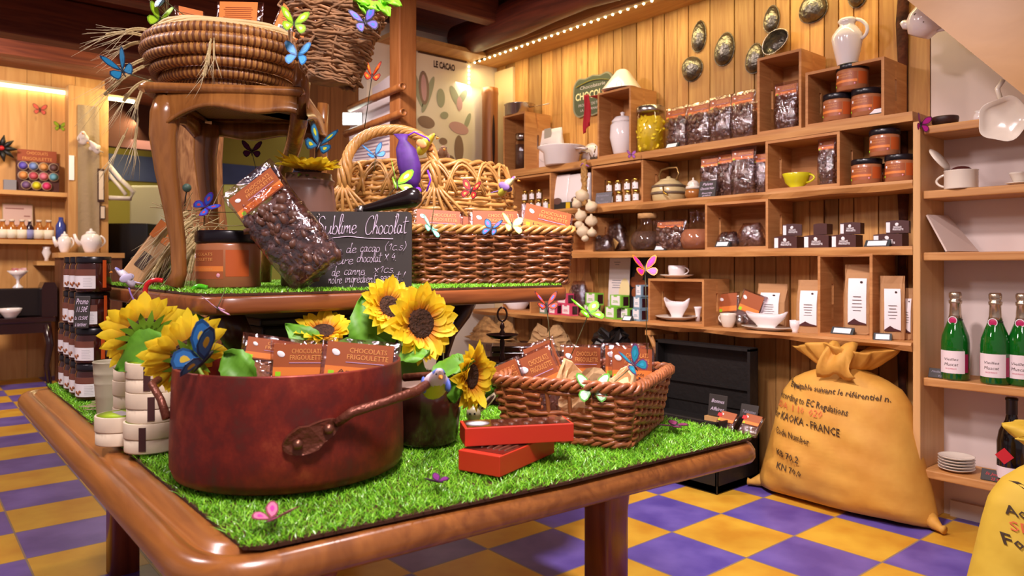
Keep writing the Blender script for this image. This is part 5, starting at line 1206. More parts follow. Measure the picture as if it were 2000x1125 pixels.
# coiled basket on the chair
c0, ca, cs = CH0
ctr = at(447, 0, 1.90); ctr.z = UG+SH+.003
o = thing('coiled_basket', 'round coiled straw basket full of packs standing on the chair', 'basket', ctr, 0)
coil = plain('coil_straw', '#bb8240', .5, var=.35, vscale=70, coat=.1); R0 = .195
m = MB(); rs = [.125, .148, .168, .183, .191, .186]; dz = .0235
for j, r in enumerate(rs):
    r *= R0/.191; N = 430; pts = []; rad = []
    for i in range(N):
        t = 2*pi*i/N; pts.append((r*math.cos(t), r*math.sin(t), .014+dz*j)); rad.append(.0142*(1.0 if i % 5 < 3 else 1.08)*(.92 if i % 5 in (2, 4) else 1))
    f0 = len(m.f); m.tube(pts, rad, 8, closed=True)
    for q_ in range(f0, len(m.f)): m.mi[q_] = 0 if ((q_-f0)//8) % 5 < 3 else 1
m.build('coil', [coil, plain('coil_wrap', '#6e3f20', .5)], o)
m = MB(); m.prism([(.12*math.cos(t), .12*math.sin(t)) for t in [2*pi*i/24 for i in range(24)]], 0.0, .012); m.build('base', coil, o)
m = MB()
for j in range(3):
    pts = [((R0*.955-.004*j)*math.cos(t)+rnd(-.002, .002), (R0*.955-.004*j)*math.sin(t)+rnd(-.002, .002), .014+dz*5+.014+.006*j+.003*math.sin(5*t+j)) for t in [2*pi*i/60 for i in range(60)]]; m.tube(pts, .0052, 6, closed=True)
m.build('straw_rim', plain('straw_pale', '#d9bf88', .6), o)
COILB = ctr
# twig cone
b0 = at(648, 160, 1.63); t0 = at(652, -60, 1.63)
o = thing('twig_cone', 'cone-shaped basket of woven brown twigs against the chair back', 'basket', b0, CR)
HT = (t0-b0).z; twig = plain('twig', '#a87a50', .75, var=.5, vscale=40); m = MB(); rt = random.Random(5)
for j in range(46):
    k = j/45; z = HT*k; N = 26; ph = rt.uniform(0, 6); r = (.056+.075*k); cx = .02*k+.0; tl = rt.gauss(.08, .07); pts = []
    n0 = rt.randint(17, 26)
    for i in range(n0):
        t = ph+2*pi*i/N*1.0; rr = r*(1+rt.gauss(0, .035)); pts.append((cx+rr*math.cos(t), rr*math.sin(t)*.9, z+tl*r*math.cos(t-1)+rt.gauss(0, .003)+.015*math.cos(t)*(-1)))
    m.tube(pts, [.0038*rt.uniform(.7, 1.25) for _ in pts], 5)
    if j % 2 == 0: m.tube([(p[0]*1.03, p[1]*1.03, p[2]+.004+rt.gauss(0, .004)) for p in pts[3:18]], .0032, 5)
m.build('woven_twig', twig, o)
m = MB()
for j in range(26):
    t = rt.uniform(0, 6.3); k = rt.uniform(.05, .8); r = (.056+.075*k)*1.04; t2 = t+rt.uniform(-.7, .7); k2 = min(1, k+rt.uniform(.1, .35)); r2 = (.056+.075*k2)*1.07
    m.tube([(.02*k+r*math.cos(t), r*math.sin(t)*.9, HT*k), ((r+r2)/2*1.04*math.cos((t+t2)/2), (r+r2)/2*1.0*math.sin((t+t2)/2)*.9, HT*(k+k2)/2), (.02*k2+r2*math.cos(t2), r2*math.sin(t2)*.9, HT*k2)], .0028, 5)
m.build('loose_twig', twig, o)['kind'] = 'stuff'
m = MB(); m.lathe([(0, .0), (.05, .0), (.055, .012)], 16); m.build('cone_base', twig, o)
TWIG = (b0, HT)

# ------------------------------------------------------------------ open wicker tray on the low table
a = onz(966, 852, GZ); b_ = onz(1236, 881, GZ); c_ = onz(1303, 814, GZ)
ang = math.atan2((b_-a).y, (b_-a).x); LW = (b_-a).length; DB = .335
yd = Vector((-math.sin(ang), math.cos(ang), 0)); ctr = (a+b_)/2+yd*DB/2
o = thing('wicker_tray', 'reddish rectangular wicker tray basket with handle holes on the grass', 'basket', ctr+Vector((0, 0, .003)), ang)
HT2 = .116; path = rect_path(LW-.03, DB-.02, LW+.01, DB+.01, HT2)
def hole(u, k):
    tot = 2*(LW+DB); s = u*tot
    return .52 < k < .86 and LW*.36 < s < LW*.66
m = MB(); weave(path, 13, 26, 5, .0056, .0049, m, rs_, hole); m.build('weave', wickr, o)
m = MB(); stakes(path, 26, .0046, m); m.build('stake', wickr, o)['kind'] = 'stuff'
m = MB(); rim_braid(path, 1.0, 150, .009, .0058, 3, 20, m, .004); m.build('rim', wickr, o)
m = MB(); rim_braid(path, .0, 130, .006, .005, 3, 18, m, .004); m.build('foot_rim', wickr, o)
m = MB(); m.prism([(-LW/2+.02, -DB/2+.015), (LW/2-.02, -DB/2+.015), (LW/2-.02, DB/2-.015), (-LW/2+.02, DB/2-.015)], .0, .006); m.build('base', wickr, o)
TRAY = (ctr, ang, LW, DB)
# ------------------------------------------------------------------ copper pot
def copper():
    m, nt, b = nodes('aged_copper'); L = nt.links.new; tc = nt.nodes.new('ShaderNodeTexCoord')
    n = nt.nodes.new('ShaderNodeTexNoise'); n.inputs['Scale'].default_value = 13; n.inputs['Detail'].default_value = 9; n.inputs['Roughness'].default_value = .72; n.inputs['Distortion'].default_value = .15
    mp = nt.nodes.new('ShaderNodeMapping'); mp.inputs['Scale'].default_value = (1, 1, .8); L(tc.outputs['Object'], mp.inputs[0]); L(mp.outputs[0], n.inputs['Vector'])
    r = nt.nodes.new('ShaderNodeValToRGB'); e = r.color_ramp.elements; e[0].position, e[0].color = .30, rgb('#55392d'); e[1].position, e[1].color = .72, rgb('#a84a30')
    k = r.color_ramp.elements.new(.46); k.color = rgb('#6e2620'); k = r.color_ramp.elements.new(.58); k.color = rgb('#8a2f22'); L(n.outputs['Fac'], r.inputs['Fac']); L(r.outputs['Color'], b.inputs['Base Color'])
    b.inputs['Metallic'].default_value = .35; mr = nt.nodes.new('ShaderNodeMapRange'); mr.inputs['To Min'].default_value = .62; mr.inputs['To Max'].default_value = .30; L(n.outputs['Fac'], mr.inputs['Value']); L(mr.outputs[0], b.inputs['Roughness'])
    bp = nt.nodes.new('ShaderNodeBump'); bp.inputs['Strength'].default_value = .15; bp.inputs['Distance'].default_value = .006; n2 = nt.nodes.new('ShaderNodeTexNoise'); n2.inputs['Scale'].default_value = 22; L(tc.outputs['Object'], n2.inputs['Vector'])
    L(n2.outputs['Fac'], bp.inputs['Height']); L(bp.outputs['Normal'], b.inputs['Normal']); return m
cop = copper(); iron = plain('iron_brown', '#74402f', .4, metal=.5, bump=.4, bscale=80)
PC = at(568, 0, 1.36); PC.z = GZ+.004; PR, PH = .206, .193
o = thing('copper_pot', 'large round aged copper cooking pot filled with packs and sunflowers', 'pot', PC, CR)
m = MB(); m.lathe([(0, 0), (PR*.90, 0), (PR*.97, .006), (PR*1.0, .022), (PR*1.0, .06), (PR*.985, PH*.8), (PR*.975, PH-.003), (PR*.972, PH), (PR*.955, PH), (PR*.955, PH-.006), (PR*.965, .05), (PR*.95, .012), (0, .010)], 64, wob=lambda a, j: 1+.004*math.sin(3*a+1)); m.build('body', cop, o)
m = MB(); n_ = Vector((.46, -.89, 0)); t_ = Vector((.80, .41, .36)).normalized(); u_ = n_.cross(t_); pc_ = Vector((.092, -PR*.925, .097)); ol = [(.048*math.cos(a)*(1.0), .021*math.sin(a)*(1.12 if math.cos(a) < 0 else .85)) for a in [2*pi*i/24 for i in range(24)]]
m.add([pc_+t_*x+u_*y+n_*(.006 if k else -.006)+n_*(-.9*x*x/.05*.25) for k in (0, 1) for x, y in ol], [tuple(range(24))[::-1], tuple(range(24, 48))]+[(i, (i+1) % 24, 24+(i+1) % 24, 24+i) for i in range(24)], None, 0, False)
m.tube([(.125, -PR*.84, .113), (.15, -.165, .130), (.20, -.14, .142), (.245, -.095, .152), (.262, -.02, .157), (.255, .05, .157), (.20, .07, .15)], [.0075, .0085, .0075, .0085, .0085, .008, .008], 10); h_ = m.build('handle', iron, o)
for x in (-.026, .026):
    m = MB(); m.ball(pc_+t_*x+n_*.006, .0085, seg=12, rings=7); m.build('rivet', plain('rivet', '#8a5a48', .35, metal=.8), h_)
m = MB(); m.tube([(-.185, -.095, .105), (-.200, -.085, .135), (-.228, -.06, .158), (-.24, .0, .162), (-.232, .06, .16), (-.19, .09, .14)], [.008, .0068, .0068, .0068, .0068, .008], 10); m.build('handle', iron, o)
PKP = 'wrapped chocolate packs standing in the copper pot'
def wpk(px_, d, z, w_, h, lean, roll, lb, band='', rz=CR, **k):
    q = at(px_, 0, d); q.z = z; return bar_pack('chocolate_pack', lb, w_, h, .018, q, (lean, roll, rz), PKP, band=band, **k)
almond = plain('almond', '#b97f55', .5, var=.2, vscale=40)
wpk(683, 1.37, PC.z+.03, .145, .200, -.18, .10, 'wrapped chocolate pack in the copper pot nearest its riveted handle', 'Amandes', rz=CR+.1, labfrac=.33)
wpk(582, 1.40, PC.z+.03, .12, .195, -.16, .0, 'wrapped chocolate pack in the middle of the copper pot', labfrac=.33)
wpk(508, 1.40, PC.z+.03, .13, .205, -.22, .16, 'wrapped chocolate pack with almonds at the blue butterfly side of the pot', rz=CR+.25, labfrac=.2, nuts=True, fill=almond)
# crock behind the pot
crk = plain('crock_brown', '#3a1f18', .18, coat=.6, bump=.1, bscale=30); crt = plain('crock_top', '#a5887a', .55, var=.15, vscale=30)
CC = at(832, 0, 1.545); CC.z = GZ+.004; R = .077; H = .122
o = thing('stoneware_crock', 'dark brown glazed stoneware crock with sunflowers beside the copper pot', 'crock', CC, CR)
m = MB(); m.lathe([(0, 0), (R*.80, 0), (R*.86, .006), (R*.98, H*.7), (R*1.02, H*.97), (R*1.0, H), (R*.94, H), (R*.93, H-.006)], 40); m.build('body', crk, o)
m = MB(); m.lathe([(0, H+.012), (R*.5, H+.01), (R*.93, H-.002), (R*.93, H-.012), (0, H-.012)], 36); m.build('fill', crt, o)

# ------------------------------------------------------------------ sunflowers
petm = None
def petal_mat():
    m, nt, b = nodes('petal_yellow'); L = nt.links.new; at_ = nt.nodes.new('ShaderNodeAttribute'); at_.attribute_name = 'along'
    r = nt.nodes.new('ShaderNodeValToRGB'); e = r.color_ramp.elements; e[0].position, e[0].color = .05, rgb('#e08a24'); e[1].position, e[1].color = .5, rgb('#fbe030'); L(at_.outputs['Fac'], r.inputs['Fac']); L(r.outputs['Color'], b.inputs['Base Color'])
    b.inputs['Roughness'].default_value = .6
    tl = nt.nodes.new('ShaderNodeBsdfTranslucent'); mxs = nt.nodes.new('ShaderNodeMixShader'); mxs.inputs[0].default_value = .38; L(r.outputs['Color'], tl.inputs[0]); L(b.outputs[0], mxs.inputs[1]); L(tl.outputs[0], mxs.inputs[2]); L(mxs.outputs[0], nt.nodes['Material Output'].inputs['Surface']); return m
petm = petal_mat(); leafm = plain('leaf_green', '#66a629', .5, var=.3, vscale=30); sepm = plain('sepal_green', '#6d9a1e', .6); discm = plain('seed_disc', '#4a2a16', .9, var=.55, vscale=140, bump=1.0, bscale=160); stemm = plain('stem_green', '#7d9a38', .6)
def facing(vec, roll=0):
    v = Vector(vec).normalized(); q = v.to_track_quat('Z', 'Y'); return q.to_matrix().to_4x4() @ Matrix.Rotation(roll, 4, 'Z')
def camvec(r, t, u): return RT*r-FW*t+Vector((0, 0, u))        # right, towards the viewer, up
def leaf(parent, base, direc, normal, L_, W_, mat=None, curl=.25):
    dv = Vector(direc).normalized(); nv = Vector(normal); nv = (nv-dv*nv.dot(dv)).normalized(); sv = dv.cross(nv); rows = []
    for i in range(15):
        u = i/14; wv = W_*(math.sin(pi*u**.75)**.8)*(1+.06*math.sin(i*2.6)); c = base+dv*(L_*u)-nv*(L_*curl*u*u)
        rows.append([c+sv*(wv*k)+nv*(abs(k)*W_*.28+.006*math.sin(k*9+u*8)*(abs(k) > .1)) for k in (-.5, -.25, 0, .25, .5)])
    m = MB(); m.sheet(rows); o = m.build('leaf', mat or leafm, parent); sd = o.modifiers.new('t', 'SOLIDIFY'); sd.thickness = .0007; return o
def sunflower(label, c, face, R, stem, leaves=(), n=21, cup=.15, group=None, disc=.42):
    o = thing('sunflower', label, 'flower', c, 0, group); M_ = facing(face)
    m = MB(); al = []
    for layer, (nn, rr, tilt, off) in enumerate([(n, 1.0, cup, 0), (n, .92, cup+.22, .5), (n//2+2, .74, cup+.5, .25)]):
        for k in range(nn):
            a = 2*pi*(k+off)/nn+rnd(-.09, .09); Lp = R*rr*rnd(.88, 1.06); wv = R*.17*rnd(.85, 1.15); tl = tilt+rnd(-.14, .18); tw = rnd(-.25, .25); g = []
            for i in range(7):
                u = i/6; r_ = R*disc*.75+(Lp-R*disc*.75)*u; ww = wv*(math.sin(pi*min(1, .18+.80*u))**.7)*(1 if u < 1 else .2); z = (r_-R*disc*.75)*math.sin(tl)+.12*R*u*u*math.sin(k*1.7)
                g.append([(r_*math.cos(a)-ww*s*math.sin(a), r_*math.sin(a)+ww*s*math.cos(a), z+abs(s)*ww*.5+tw*s*ww) for s in (-1, 0, 1)])
            m.sheet(g, M_); al += [i/6 for i in range(7) for _ in range(3)]
    p = m.build('petal_ring', petm, o); att = p.data.attributes.new('along', 'FLOAT', 'POINT'); att.data.foreach_set('value', al)
    m = MB(); m.lathe([(0, -R*.05), (R*disc*.9, -R*.03), (R*disc, R*.03), (R*disc*.75, R*.10), (R*disc*.3, R*.07), (0, R*.05)], 28, M_); m.build('seed_disc', discm, o)
    m = MB()
    for k in range(15):
        a = 2*pi*k/15; m.sheet([[(r_*math.cos(a)-w_*s*math.sin(a), r_*math.sin(a)+w_*s*math.cos(a), z) for s in (-1, 0, 1)] for r_, w_, z in [(R*.06, R*.05, -R*.14), (R*.3, R*.09, -R*.14), (R*.5, R*.06, -R*.09-.03*R*(k % 3)), (R*.66, R*.005, -R*.09*(1+k % 2))]], M_)
    m.lathe([(0, -R*.16), (R*.15, -R*.15), (R*.38, -R*.07)], 16, M_); m.build('sepal_ring', sepm, o)
    if stem:
        back = (M_ @ Vector((0, 0, -1)))*R*.15; e = Vector(stem)-Vector(c); mid = back*2.2+(e-back)*.45
        pts = [back, back*2.0+e*.06, mid, e] ; pts2 = []
        for i in range(13):
            u = i/12; pts2.append(pts[0]*(1-u)**3+pts[1]*3*u*(1-u)**2+pts[2]*3*u*u*(1-u)+pts[3]*u**3)
        m = MB(); m.tube(pts2, .0035, 7); m.build('stem', stemm, o)
    for (bp_, d_, nrm, l_, w_) in leaves: leaf(o, Vector(bp_)-Vector(c), d_, nrm, l_, w_)
    return o
pot_in = lambda x, y: PC+RT*x+FW*y+Vector((0, 0, .07))
crk_in = lambda x, y: CC+RT*x+FW*y+Vector((0, 0, .10))
c1 = at(283, 655, 1.50); sunflower('sunflower turned away, its green back showing, farthest from the crock', c1, camvec(-.62, -.66, .30), .088, pot_in(-.11, .02), [(at(330, 665, 1.47), camvec(-.75, .15, -.35), camvec(.3, .7, .5), .12, .085)])
c2 = at(368, 695, 1.36); sunflower('sunflower turned away above the left rim of the copper pot', c2, camvec(-.70, -.45, .38), .085, pot_in(-.10, -.03), [(at(440, 690, 1.34), camvec(.5, .1, -.5), camvec(-.2, .8, .5), .085, .06)])
c3 = at(632, 648, 1.66); sunflower('sunflower lying open-faced behind the packs in the copper pot', c3, camvec(.12, .46, .80), .068, crk_in(-.03, .0), [(at(625, 690, 1.62), camvec(-.55, .1, .55), camvec(.3, .8, .3), .10, .06), (at(655, 690, 1.60), camvec(.85, .1, .25), camvec(-.2, .6, .8), .12, .075)])
c4 = at(760, 600, 1.62); sunflower('highest sunflower of the crock bunch, in front of the tier edge', c4, camvec(.55, .66, .40), .072, crk_in(0, .02), [(at(745, 690, 1.62), camvec(-.28, .0, .9), camvec(.3, .9, .1), .135, .115)])
c5 = at(820, 632, 1.56); sunflower('large sunflower with dark heart below the highest one', c5, camvec(.62, .74, .15), .088, crk_in(.01, .0), [(at(840, 690, 1.52), camvec(-.85, .2, -.05), camvec(0, .5, .9), .09, .05), (at(815, 770, 1.56), camvec(-.25, .1, .75), camvec(.1, .9, .1), .11, .07)])
c6 = at(918, 735, 1.52); sunflower('sunflower drooping sideways over the rim of the crock', c6, camvec(.80, .40, -.02), .074, crk_in(.03, -.01), [(at(850, 735, 1.50), camvec(.75, .1, .45), camvec(-.1, .6, .8), .085, .062), (at(880, 740, 1.49), camvec(.1, .1, -.8), camvec(-.2, .9, .1), .05, .05)])

# ------------------------------------------------------------------ round wooden boxes
RB = 'round pale wooden boxes beside the copper pot'
lemon = plain('label_lime', '#b6d92a', .5); tape = plain('tape_brown', '#4a2a28', .3, coat=.4); rb0 = None
def round_box(label, c, rz, k=1.0):
    R, H = .0505*k, .0585
    o = thing('round_box', label, 'box', c, rz, RB)
    m = MB(); m.lathe([(0, 0), (R*.97, 0), (R*.975, .002), (R*.975, H*.55), (0, H*.55)], 40); m.build('base', woodbox, o)
    m = MB(); m.lathe([(R*1.0, H*.48), (R*1.005, H*.50), (R*1.005, H*.985), (R*.995, H), (0, H)], 40); l = m.build('lid', woodbox, o)
    m = MB(); m.lathe([(R*.93, H+.0003), (0, H+.0006)], 36); lb = m.build('label', lemon, l)
    m = MB(); m.box((0, 0, H+.001), (R*1.1, R*.4, .0004)); m.build('label_band', plain('band_lilac', '#c8c0c4', .5), lb)
    m = MB(); a0 = .12; g = [[(R*1.012*math.sin(a), -R*1.012*math.cos(a), z) for z in (H*.10, H*.4, H*.5, H*.9)] for a in [a0-.13+.26*i/4 for i in range(5)]]; m.sheet(g); m.build('tape_strip', tape, o)
    return o
bz = GZ+.003
s0 = at(297, 0, 1.483); s0.z = bz
for k, (nm, dx, rz, kk) in enumerate([('bottom', 0, 0, 1.03), ('middle', .003, .25, 1.0), ('top', .002, .12, 1.0)]):
    round_box(f'{nm} round pale box of the front stack touching the copper pot', s0+RT*dx+Vector((0, 0, k*.0592)), CR+rz, kk)
s1 = at(238, 0, 1.54); s1.z = bz; round_box('single round pale box on the table border below the tin bucket', s1, CR+2.4)
s2 = at(270, 0, 1.63); s2.z = bz
for k, nm in enumerate(['bottom', 'middle', 'top']): round_box(f'{nm} round pale box of the rear stack beside the tin bucket', s2+Vector((0, 0, k*.0592)), CR+2.0)
# tin bucket
q = at(214, 0, 1.80); q.z = bz; R = 30/F*1.78; H = .135
o = thing('tin_bucket', 'tall pale green tin bucket between the jars and the round boxes', 'bucket', q, CR)
m = MB(); m.lathe([(0, 0), (R*.72, 0), (R*.74, .004), (R*.88, H*.58), (R*.915, H*.60), (R*.89, H*.62), (R*.93, H*.76), (R*.965, H*.78), (R*.94, H*.80), (R*.98, H*.97), (R*1.02, H*.985), (R*.98, H), (R*.95, H*.98), (R*.85, H*.4), (R*.7, .01), (0, .008)], 36); m.build('body', plain('tin_sage', '#b5ad93', .4, coat=.2), o)
# ------------------------------------------------------------------ jars of chocolate spread
def spread_jar(label, loc, rz):
    r, h = .0445, .0975
    o = thing('spread_jar', label, 'jar', loc, rz, 'chocolate spread jars stacked on the table edge')
    m = MB(); m.lathe([(0, 0), (r*.93, 0), (r, .006), (r, h*.72), (r*.93, h*.80), (r*.93, h*.83), (0, h*.83)], 28); m.build('body', plain('spread_brown', '#3d1511', .12, coat=.6), o)
    m = MB(); m.lathe([(0, h*.82), (r*.97, h*.82), (r*.98, h*.84), (r*.98, h*.985), (r*.95, h), (0, h)], 36, wob=lambda a, j: 1+.006*math.cos(36*a)); m.build('lid', blacklid, o)
    def arc(a0, a1, z0, z1, k, mat, nm, par):
        mm = MB(); mm.sheet([[(r*k*math.sin(a), -r*k*math.cos(a), z0), (r*k*math.sin(a), -r*k*math.cos(a), z1)] for a in [a0+(a1-a0)*i/12 for i in range(13)]]); return mm.build(nm, mat, par)
    lb = arc(-1.7, .75, h*.10, h*.64, 1.006, whitep, 'label', o)
    arc(-1.7, .75, h*.46, h*.64, 1.010, plain('print_cocoa', '#7a4636', .5), 'label_top', lb)
    mm = MB()
    for a, z in [(-.55, .22), (-.38, .18), (-.25, .24), (-1.2, .2)]: mm.ball((0, 0, 0), (r*.11, .001, r*.09), TR((r*1.012*math.sin(a), -r*1.012*math.cos(a), h*z), (0, 0, a)), seg=8, rings=5)
    mm.build('nut_print', plain('print_nut', '#a3603a', .5), lb)
    mm = MB()
    for k in range(6):
        a0 = .05; mm.sheet([[(r*1.014*math.sin(a), -r*1.014*math.cos(a), h*(.16+.045*k)), (r*1.014*math.sin(a), -r*1.014*math.cos(a), h*(.165+.045*k))] for a in [a0+.55*rnd(.8, 1)*i/4 for i in range(5)]])
    mm.build('lettering', plain('print_grey', '#8f8a92', .6), lb)
    arc(1.15, 1.4, h*.12, h*.9, 1.012, plain('seal_orange', '#d4561c', .5), 'seal_strip', o)
    return o
sj0 = None
def sj(x, y, t, lb, rz):
    global sj0
    loc = (x, y, bz+.0985*t)
    if sj0 is None: sj0 = spread_jar(lb, loc, rz)
    else: dup(sj0, loc, rz, lb)
ordn = ['front', 'second', 'third', 'fourth']
for t, (tn, ys) in enumerate([('bottom', [.375, .465, .555, .645]), ('second', [.38, .47, .56, .65]), ('third', [.392, .482, .572]), ('top', [.375, .465, .555])]):
    for i, y in enumerate(ys): sj(-1.102, y, t, f'{ordn[i]} spread jar in the {tn} layer of the tower at the table edge', CR+rnd(-.15, .15)-.1)
for t, tn in enumerate(['bottom', 'second']): sj(-1.008, .372-.0*t, t, f'spread jar in the {tn} layer behind the tin bucket, beside the tower', CR-.1)
q = at(158, 0, 1.992); q.z = bz+.0985*2+.001
slate_board('promo_slate', 'small black promo slate with white handwriting standing on the jar tower', .042, .088, q, CR, lean=-.12, lines=[('Promo', .74, .26, .78), ('11.50€', .5, .24, .72), ('la 12.50€', .26, .16, .85), ('à tartiner', .06, .18, .75)], shear=.3)
# ------------------------------------------------------------------ red boxes
redm = plain('box_red', '#d2361f', .45); redd = plain('box_window', '#5a2a20', .08, coat=.8, var=.5, vscale=60)
def red_box(label, A, ux, uy, L_, W_, H):
    ang = math.atan2(ux.y, ux.x); o = thing('praline_box', label, 'box', A, ang, 'red boxes of pralines on the grass')
    s = 1 if Vector((-math.sin(ang), math.cos(ang), 0)).dot(uy) > 0 else -1
    m = MB(); m.box((L_/2, s*W_/2, H*.48), (L_, W_, H*.96), b=.0015); m.build('carton', redm, o)
    m = MB(); m.box((L_/2, s*W_/2, H*.972), (L_*.95, W_*.86, H*.02)); c = m.build('window', redd, o)
    m = MB()
    for i in range(9): m.ball((L_*(.30+.07*i), s*W_*(.3+.4*(i % 2)), H*.975), (L_*.032, W_*.14, H*.08), seg=10, rings=6)
    m.build('praline_row', plain('praline', '#6a3a28', .4, var=.4, vscale=60), c)
    m = MB(); m.lathe([(1, 0), (0, .0006)], 28, TR((L_*.14, s*W_*.5, H*1.0), (0, 0, 0), (L_*.11, W_*.30, 1))); m.build('sticker', whitep, o)
    return o
A = onz(976, 933, GZ+.002); B = onz(1111, 890, GZ+.002); C_ = onz(895, 918, GZ+.002); H = 42/F*1.30
red_box('lower red praline box with a white oval sticker, turned corner-first', A, (C_-A).normalized(), (B-A).normalized(), (C_-A).length, (B-A).length, H) if False else red_box('lower red praline box with a white oval sticker, turned corner-first', A+(C_-A), (A-C_).normalized(), (B-A).normalized(), (C_-A).length, (B-A).length, H)
z2 = GZ+.002+H+.0015; A = onz(908, 873, z2); B = onz(1121, 862, z2); u = (B-A).normalized(); v = Vector((-u.y, u.x, 0)); red_box('upper red praline box lying across the lower one', A, u, v, (B-A).length, .070, 37/F*1.36)
# ------------------------------------------------------------------ bunny, tiered stand, dark red box
q = at(925, 0, 1.60); q.z = GZ+.004
o = thing('rabbit_figurine', 'small pale rabbit figurine with long ears behind the red boxes', 'figurine', q, CR)
m = MB(); k = .001; m.lathe([(0, 0), (.019, .001), (.022, .014), (.017, .028), (.0125, .032), (.0165, .040), (.0155, .052), (.008, .060), (0, .062)], 24); m.build('body', plain('figurine_glaze', '#d9cfa8', .3, coat=.4), o)
for x, rz in [(.010, .35), (.024, .75)]:
    m = MB(); m.ball((0, 0, .028), (.0075, .004, .030), TR((x*.5, 0, .050), (0, rz, 0))); e = m.build('ear', plain('figurine_ear', '#e3d5b4', .35), o)
    m = MB(); m.ball((0, -.003, .028), (.004, .002, .021), TR((x*.5, 0, .050), (0, rz, 0))); m.build('inner_ear', plain('ear_dark', '#4a2c28', .6), e)
for x in (-.007, .003):
    m = MB(); m.ball((x, -.0155, .048), .0022, seg=8, rings=6); m.build('eye', blackm, o)
q = at(981, 0, 1.98); q.z = GZ+.003; zz = lambda y: .957-(y-516)*1.98/F-q.z
o = thing('tiered_stand', 'dark metal tiered stand with a ring handle behind the wicker tray', 'stand', q, CR); dk = plain('dark_bronze', '#2a1612', .22, metal=.6)
m = MB(); m.lathe([(0, 0), (.045, 0), (.045, .004), (.012, .012), (.005, .03), (.006, zz(720)), (.009, zz(700)), (.005, zz(690)), (.007, zz(668)), (.004, zz(658)), (.008, zz(650)), (.004, zz(644)), (.007, zz(638)), (.003, zz(630)), (0, zz(628))], 20); m.build('column', dk, o)
for y, r in [(657, 31), (706, 48)]:
    m = MB(); R = r/F*1.98; m.lathe([(0, zz(y)-.006), (R*.6, zz(y)-.005), (R, zz(y)+.004), (R*1.02, zz(y)+.006), (R*.6, zz(y)-.002), (0, zz(y)-.003)], 32); m.build('dish', dk, o)
m = MB(); m.tube([(.0125*math.cos(t), 0, zz(614)+.0185*math.sin(t)) for t in [2*pi*i/24 for i in range(24)]], .0026, 8, closed=True); m.build('ring', dk, o)
q = at(1000, 0, 2.22); q.z = GZ+.003
o = thing('dark_red_box', 'dark red lacquered box behind the tiered stand', 'box', q, CR); m = MB(); H = .957-(677-516)/F*2.2-q.z
m.box((0, .05, H*.42), (.12, .10, H*.84), b=.003); m.build('body', plain('lacquer_red', '#3f0f12', .25, coat=.5), o)
m = MB(); m.box((0, .05, H*.92), (.124, .104, H*.14), b=.003); m.build('lid', plain('lacquer_red', '#3f0f12', .25), o)
# ------------------------------------------------------------------ things in the wicker tray
TPK = 'wrapped chocolate packs in the wicker tray'
def tpk(px_, ytop, d, w_, h, lean, roll, lb, band, drz=0, **k):
    q = at(px_, 0, d); top = at(px_, ytop, d).z; q.z = top-h*math.cos(roll)*math.cos(lean)-w_*.5*abs(math.sin(roll)); q.z = max(q.z, GZ+.012)
    return bar_pack('chocolate_pack', lb, w_, h, .016, q, (lean, roll, CR+drz), TPK, band=band, **k)
tpk(1022, 697, 1.66, .075, .135, -.15, -.42, 'wrapped chocolate pack leaning at the crock end of the wicker tray', 'Amandes Miel', -.35, nuts=True, labfrac=.62)
tpk(1092, 672, 1.68, .098, .165, -.15, -.42, 'wrapped pack with almonds leaning in the middle of the wicker tray', 'Amandes Grillées', .0, nuts=True, labfrac=.55)
tpk(1095, 657, 1.76, .085, .17, -.12, -.35, 'dark red wrapped pack showing behind the almond pack in the tray', '', .1, title=False)
tpk(1135, 675, 1.80, .105, .165, -.1, .02, 'upright marzipan pack behind the crumpled paper bag in the tray', "Pâte d'amande", 0, labfrac=.45, fill=plain('marzipan', '#a06a4a', .5))
tpk(1222, 671, 1.80, .115, .165, -.1, .0, 'rear upright marzipan pack by the teal butterfly', '', 0, labfrac=.45, title=False, fill=plain('marzipan', '#a06a4a', .5))
tpk(1232, 676, 1.755, .110, .165, -.1, .03, 'front upright marzipan pack by the teal butterfly', 'Pâte amande', 0, labfrac=.45, fill=plain('marzipan', '#a06a4a', .5))
q = at(1160, 0, 1.63); q.z = GZ+.012
o = thing('paper_bag', 'crumpled brown paper bag lying open in the wicker tray', 'bag', q, CR+.2); rp_ = random.Random(4)
m = MB(); g = []; N = 30
for i in range(12):
    u = i/11; row = []
    for k in range(N):
        t = 2*pi*k/N; r = (.066-.004*u+.012*(u > .75))*(1+rp_.gauss(0, .055)); row.append((r*1.15*math.cos(t), r*.85*math.sin(t)-.02*u, .120*u+(.028*math.sin(3*t+1)+rp_.gauss(0, .005))*(u**3)))
    g.append(row)
g2 = [[(x*.93, y*.93, z-.004) for x, y, z in r] for r in g[::-1][:6]]
m.sheet(g+g2, wrap=True, smooth=False); m.build('paper', plain('kraft_crumple', '#dcb684', .75, bump=.4, bscale=40), o)
q = at(1196, 0, 1.60); q.z = GZ+.012
for i, (dx, dz, r, lb) in enumerate([(0, .078, .021, 'pale round biscuit nearest the paper bag in the tray'), (.030, .078, .02, 'second pale round biscuit in the tray'), (.056, .082, .022, 'pale round biscuit under the small dark butterfly in the tray')]):
    m = MB(); m.lathe([(0, -.006), (r*.8, -.006), (r, 0), (r*.8, .006), (0, .007)], 20, TR((0, 0, 0), (1.1, .3*i, 0))); tag(m.build('biscuit', plain('biscuit', '#d2b08a', .8, var=.15, vscale=60), None, q+RT*dx+FW*(.012*i)+Vector((0, 0, dz)), CR), lb, 'biscuit', 'biscuits in the wicker tray')
m = MB(); m.box((-.01, .02, .036), (.10, .05, .07), b=.01); tag(m.build('biscuit_bag', plain('bag_tan', '#b58a60', .7), None, q, CR), 'tan paper packet under the biscuits, glimpsed through the tray', 'packet')
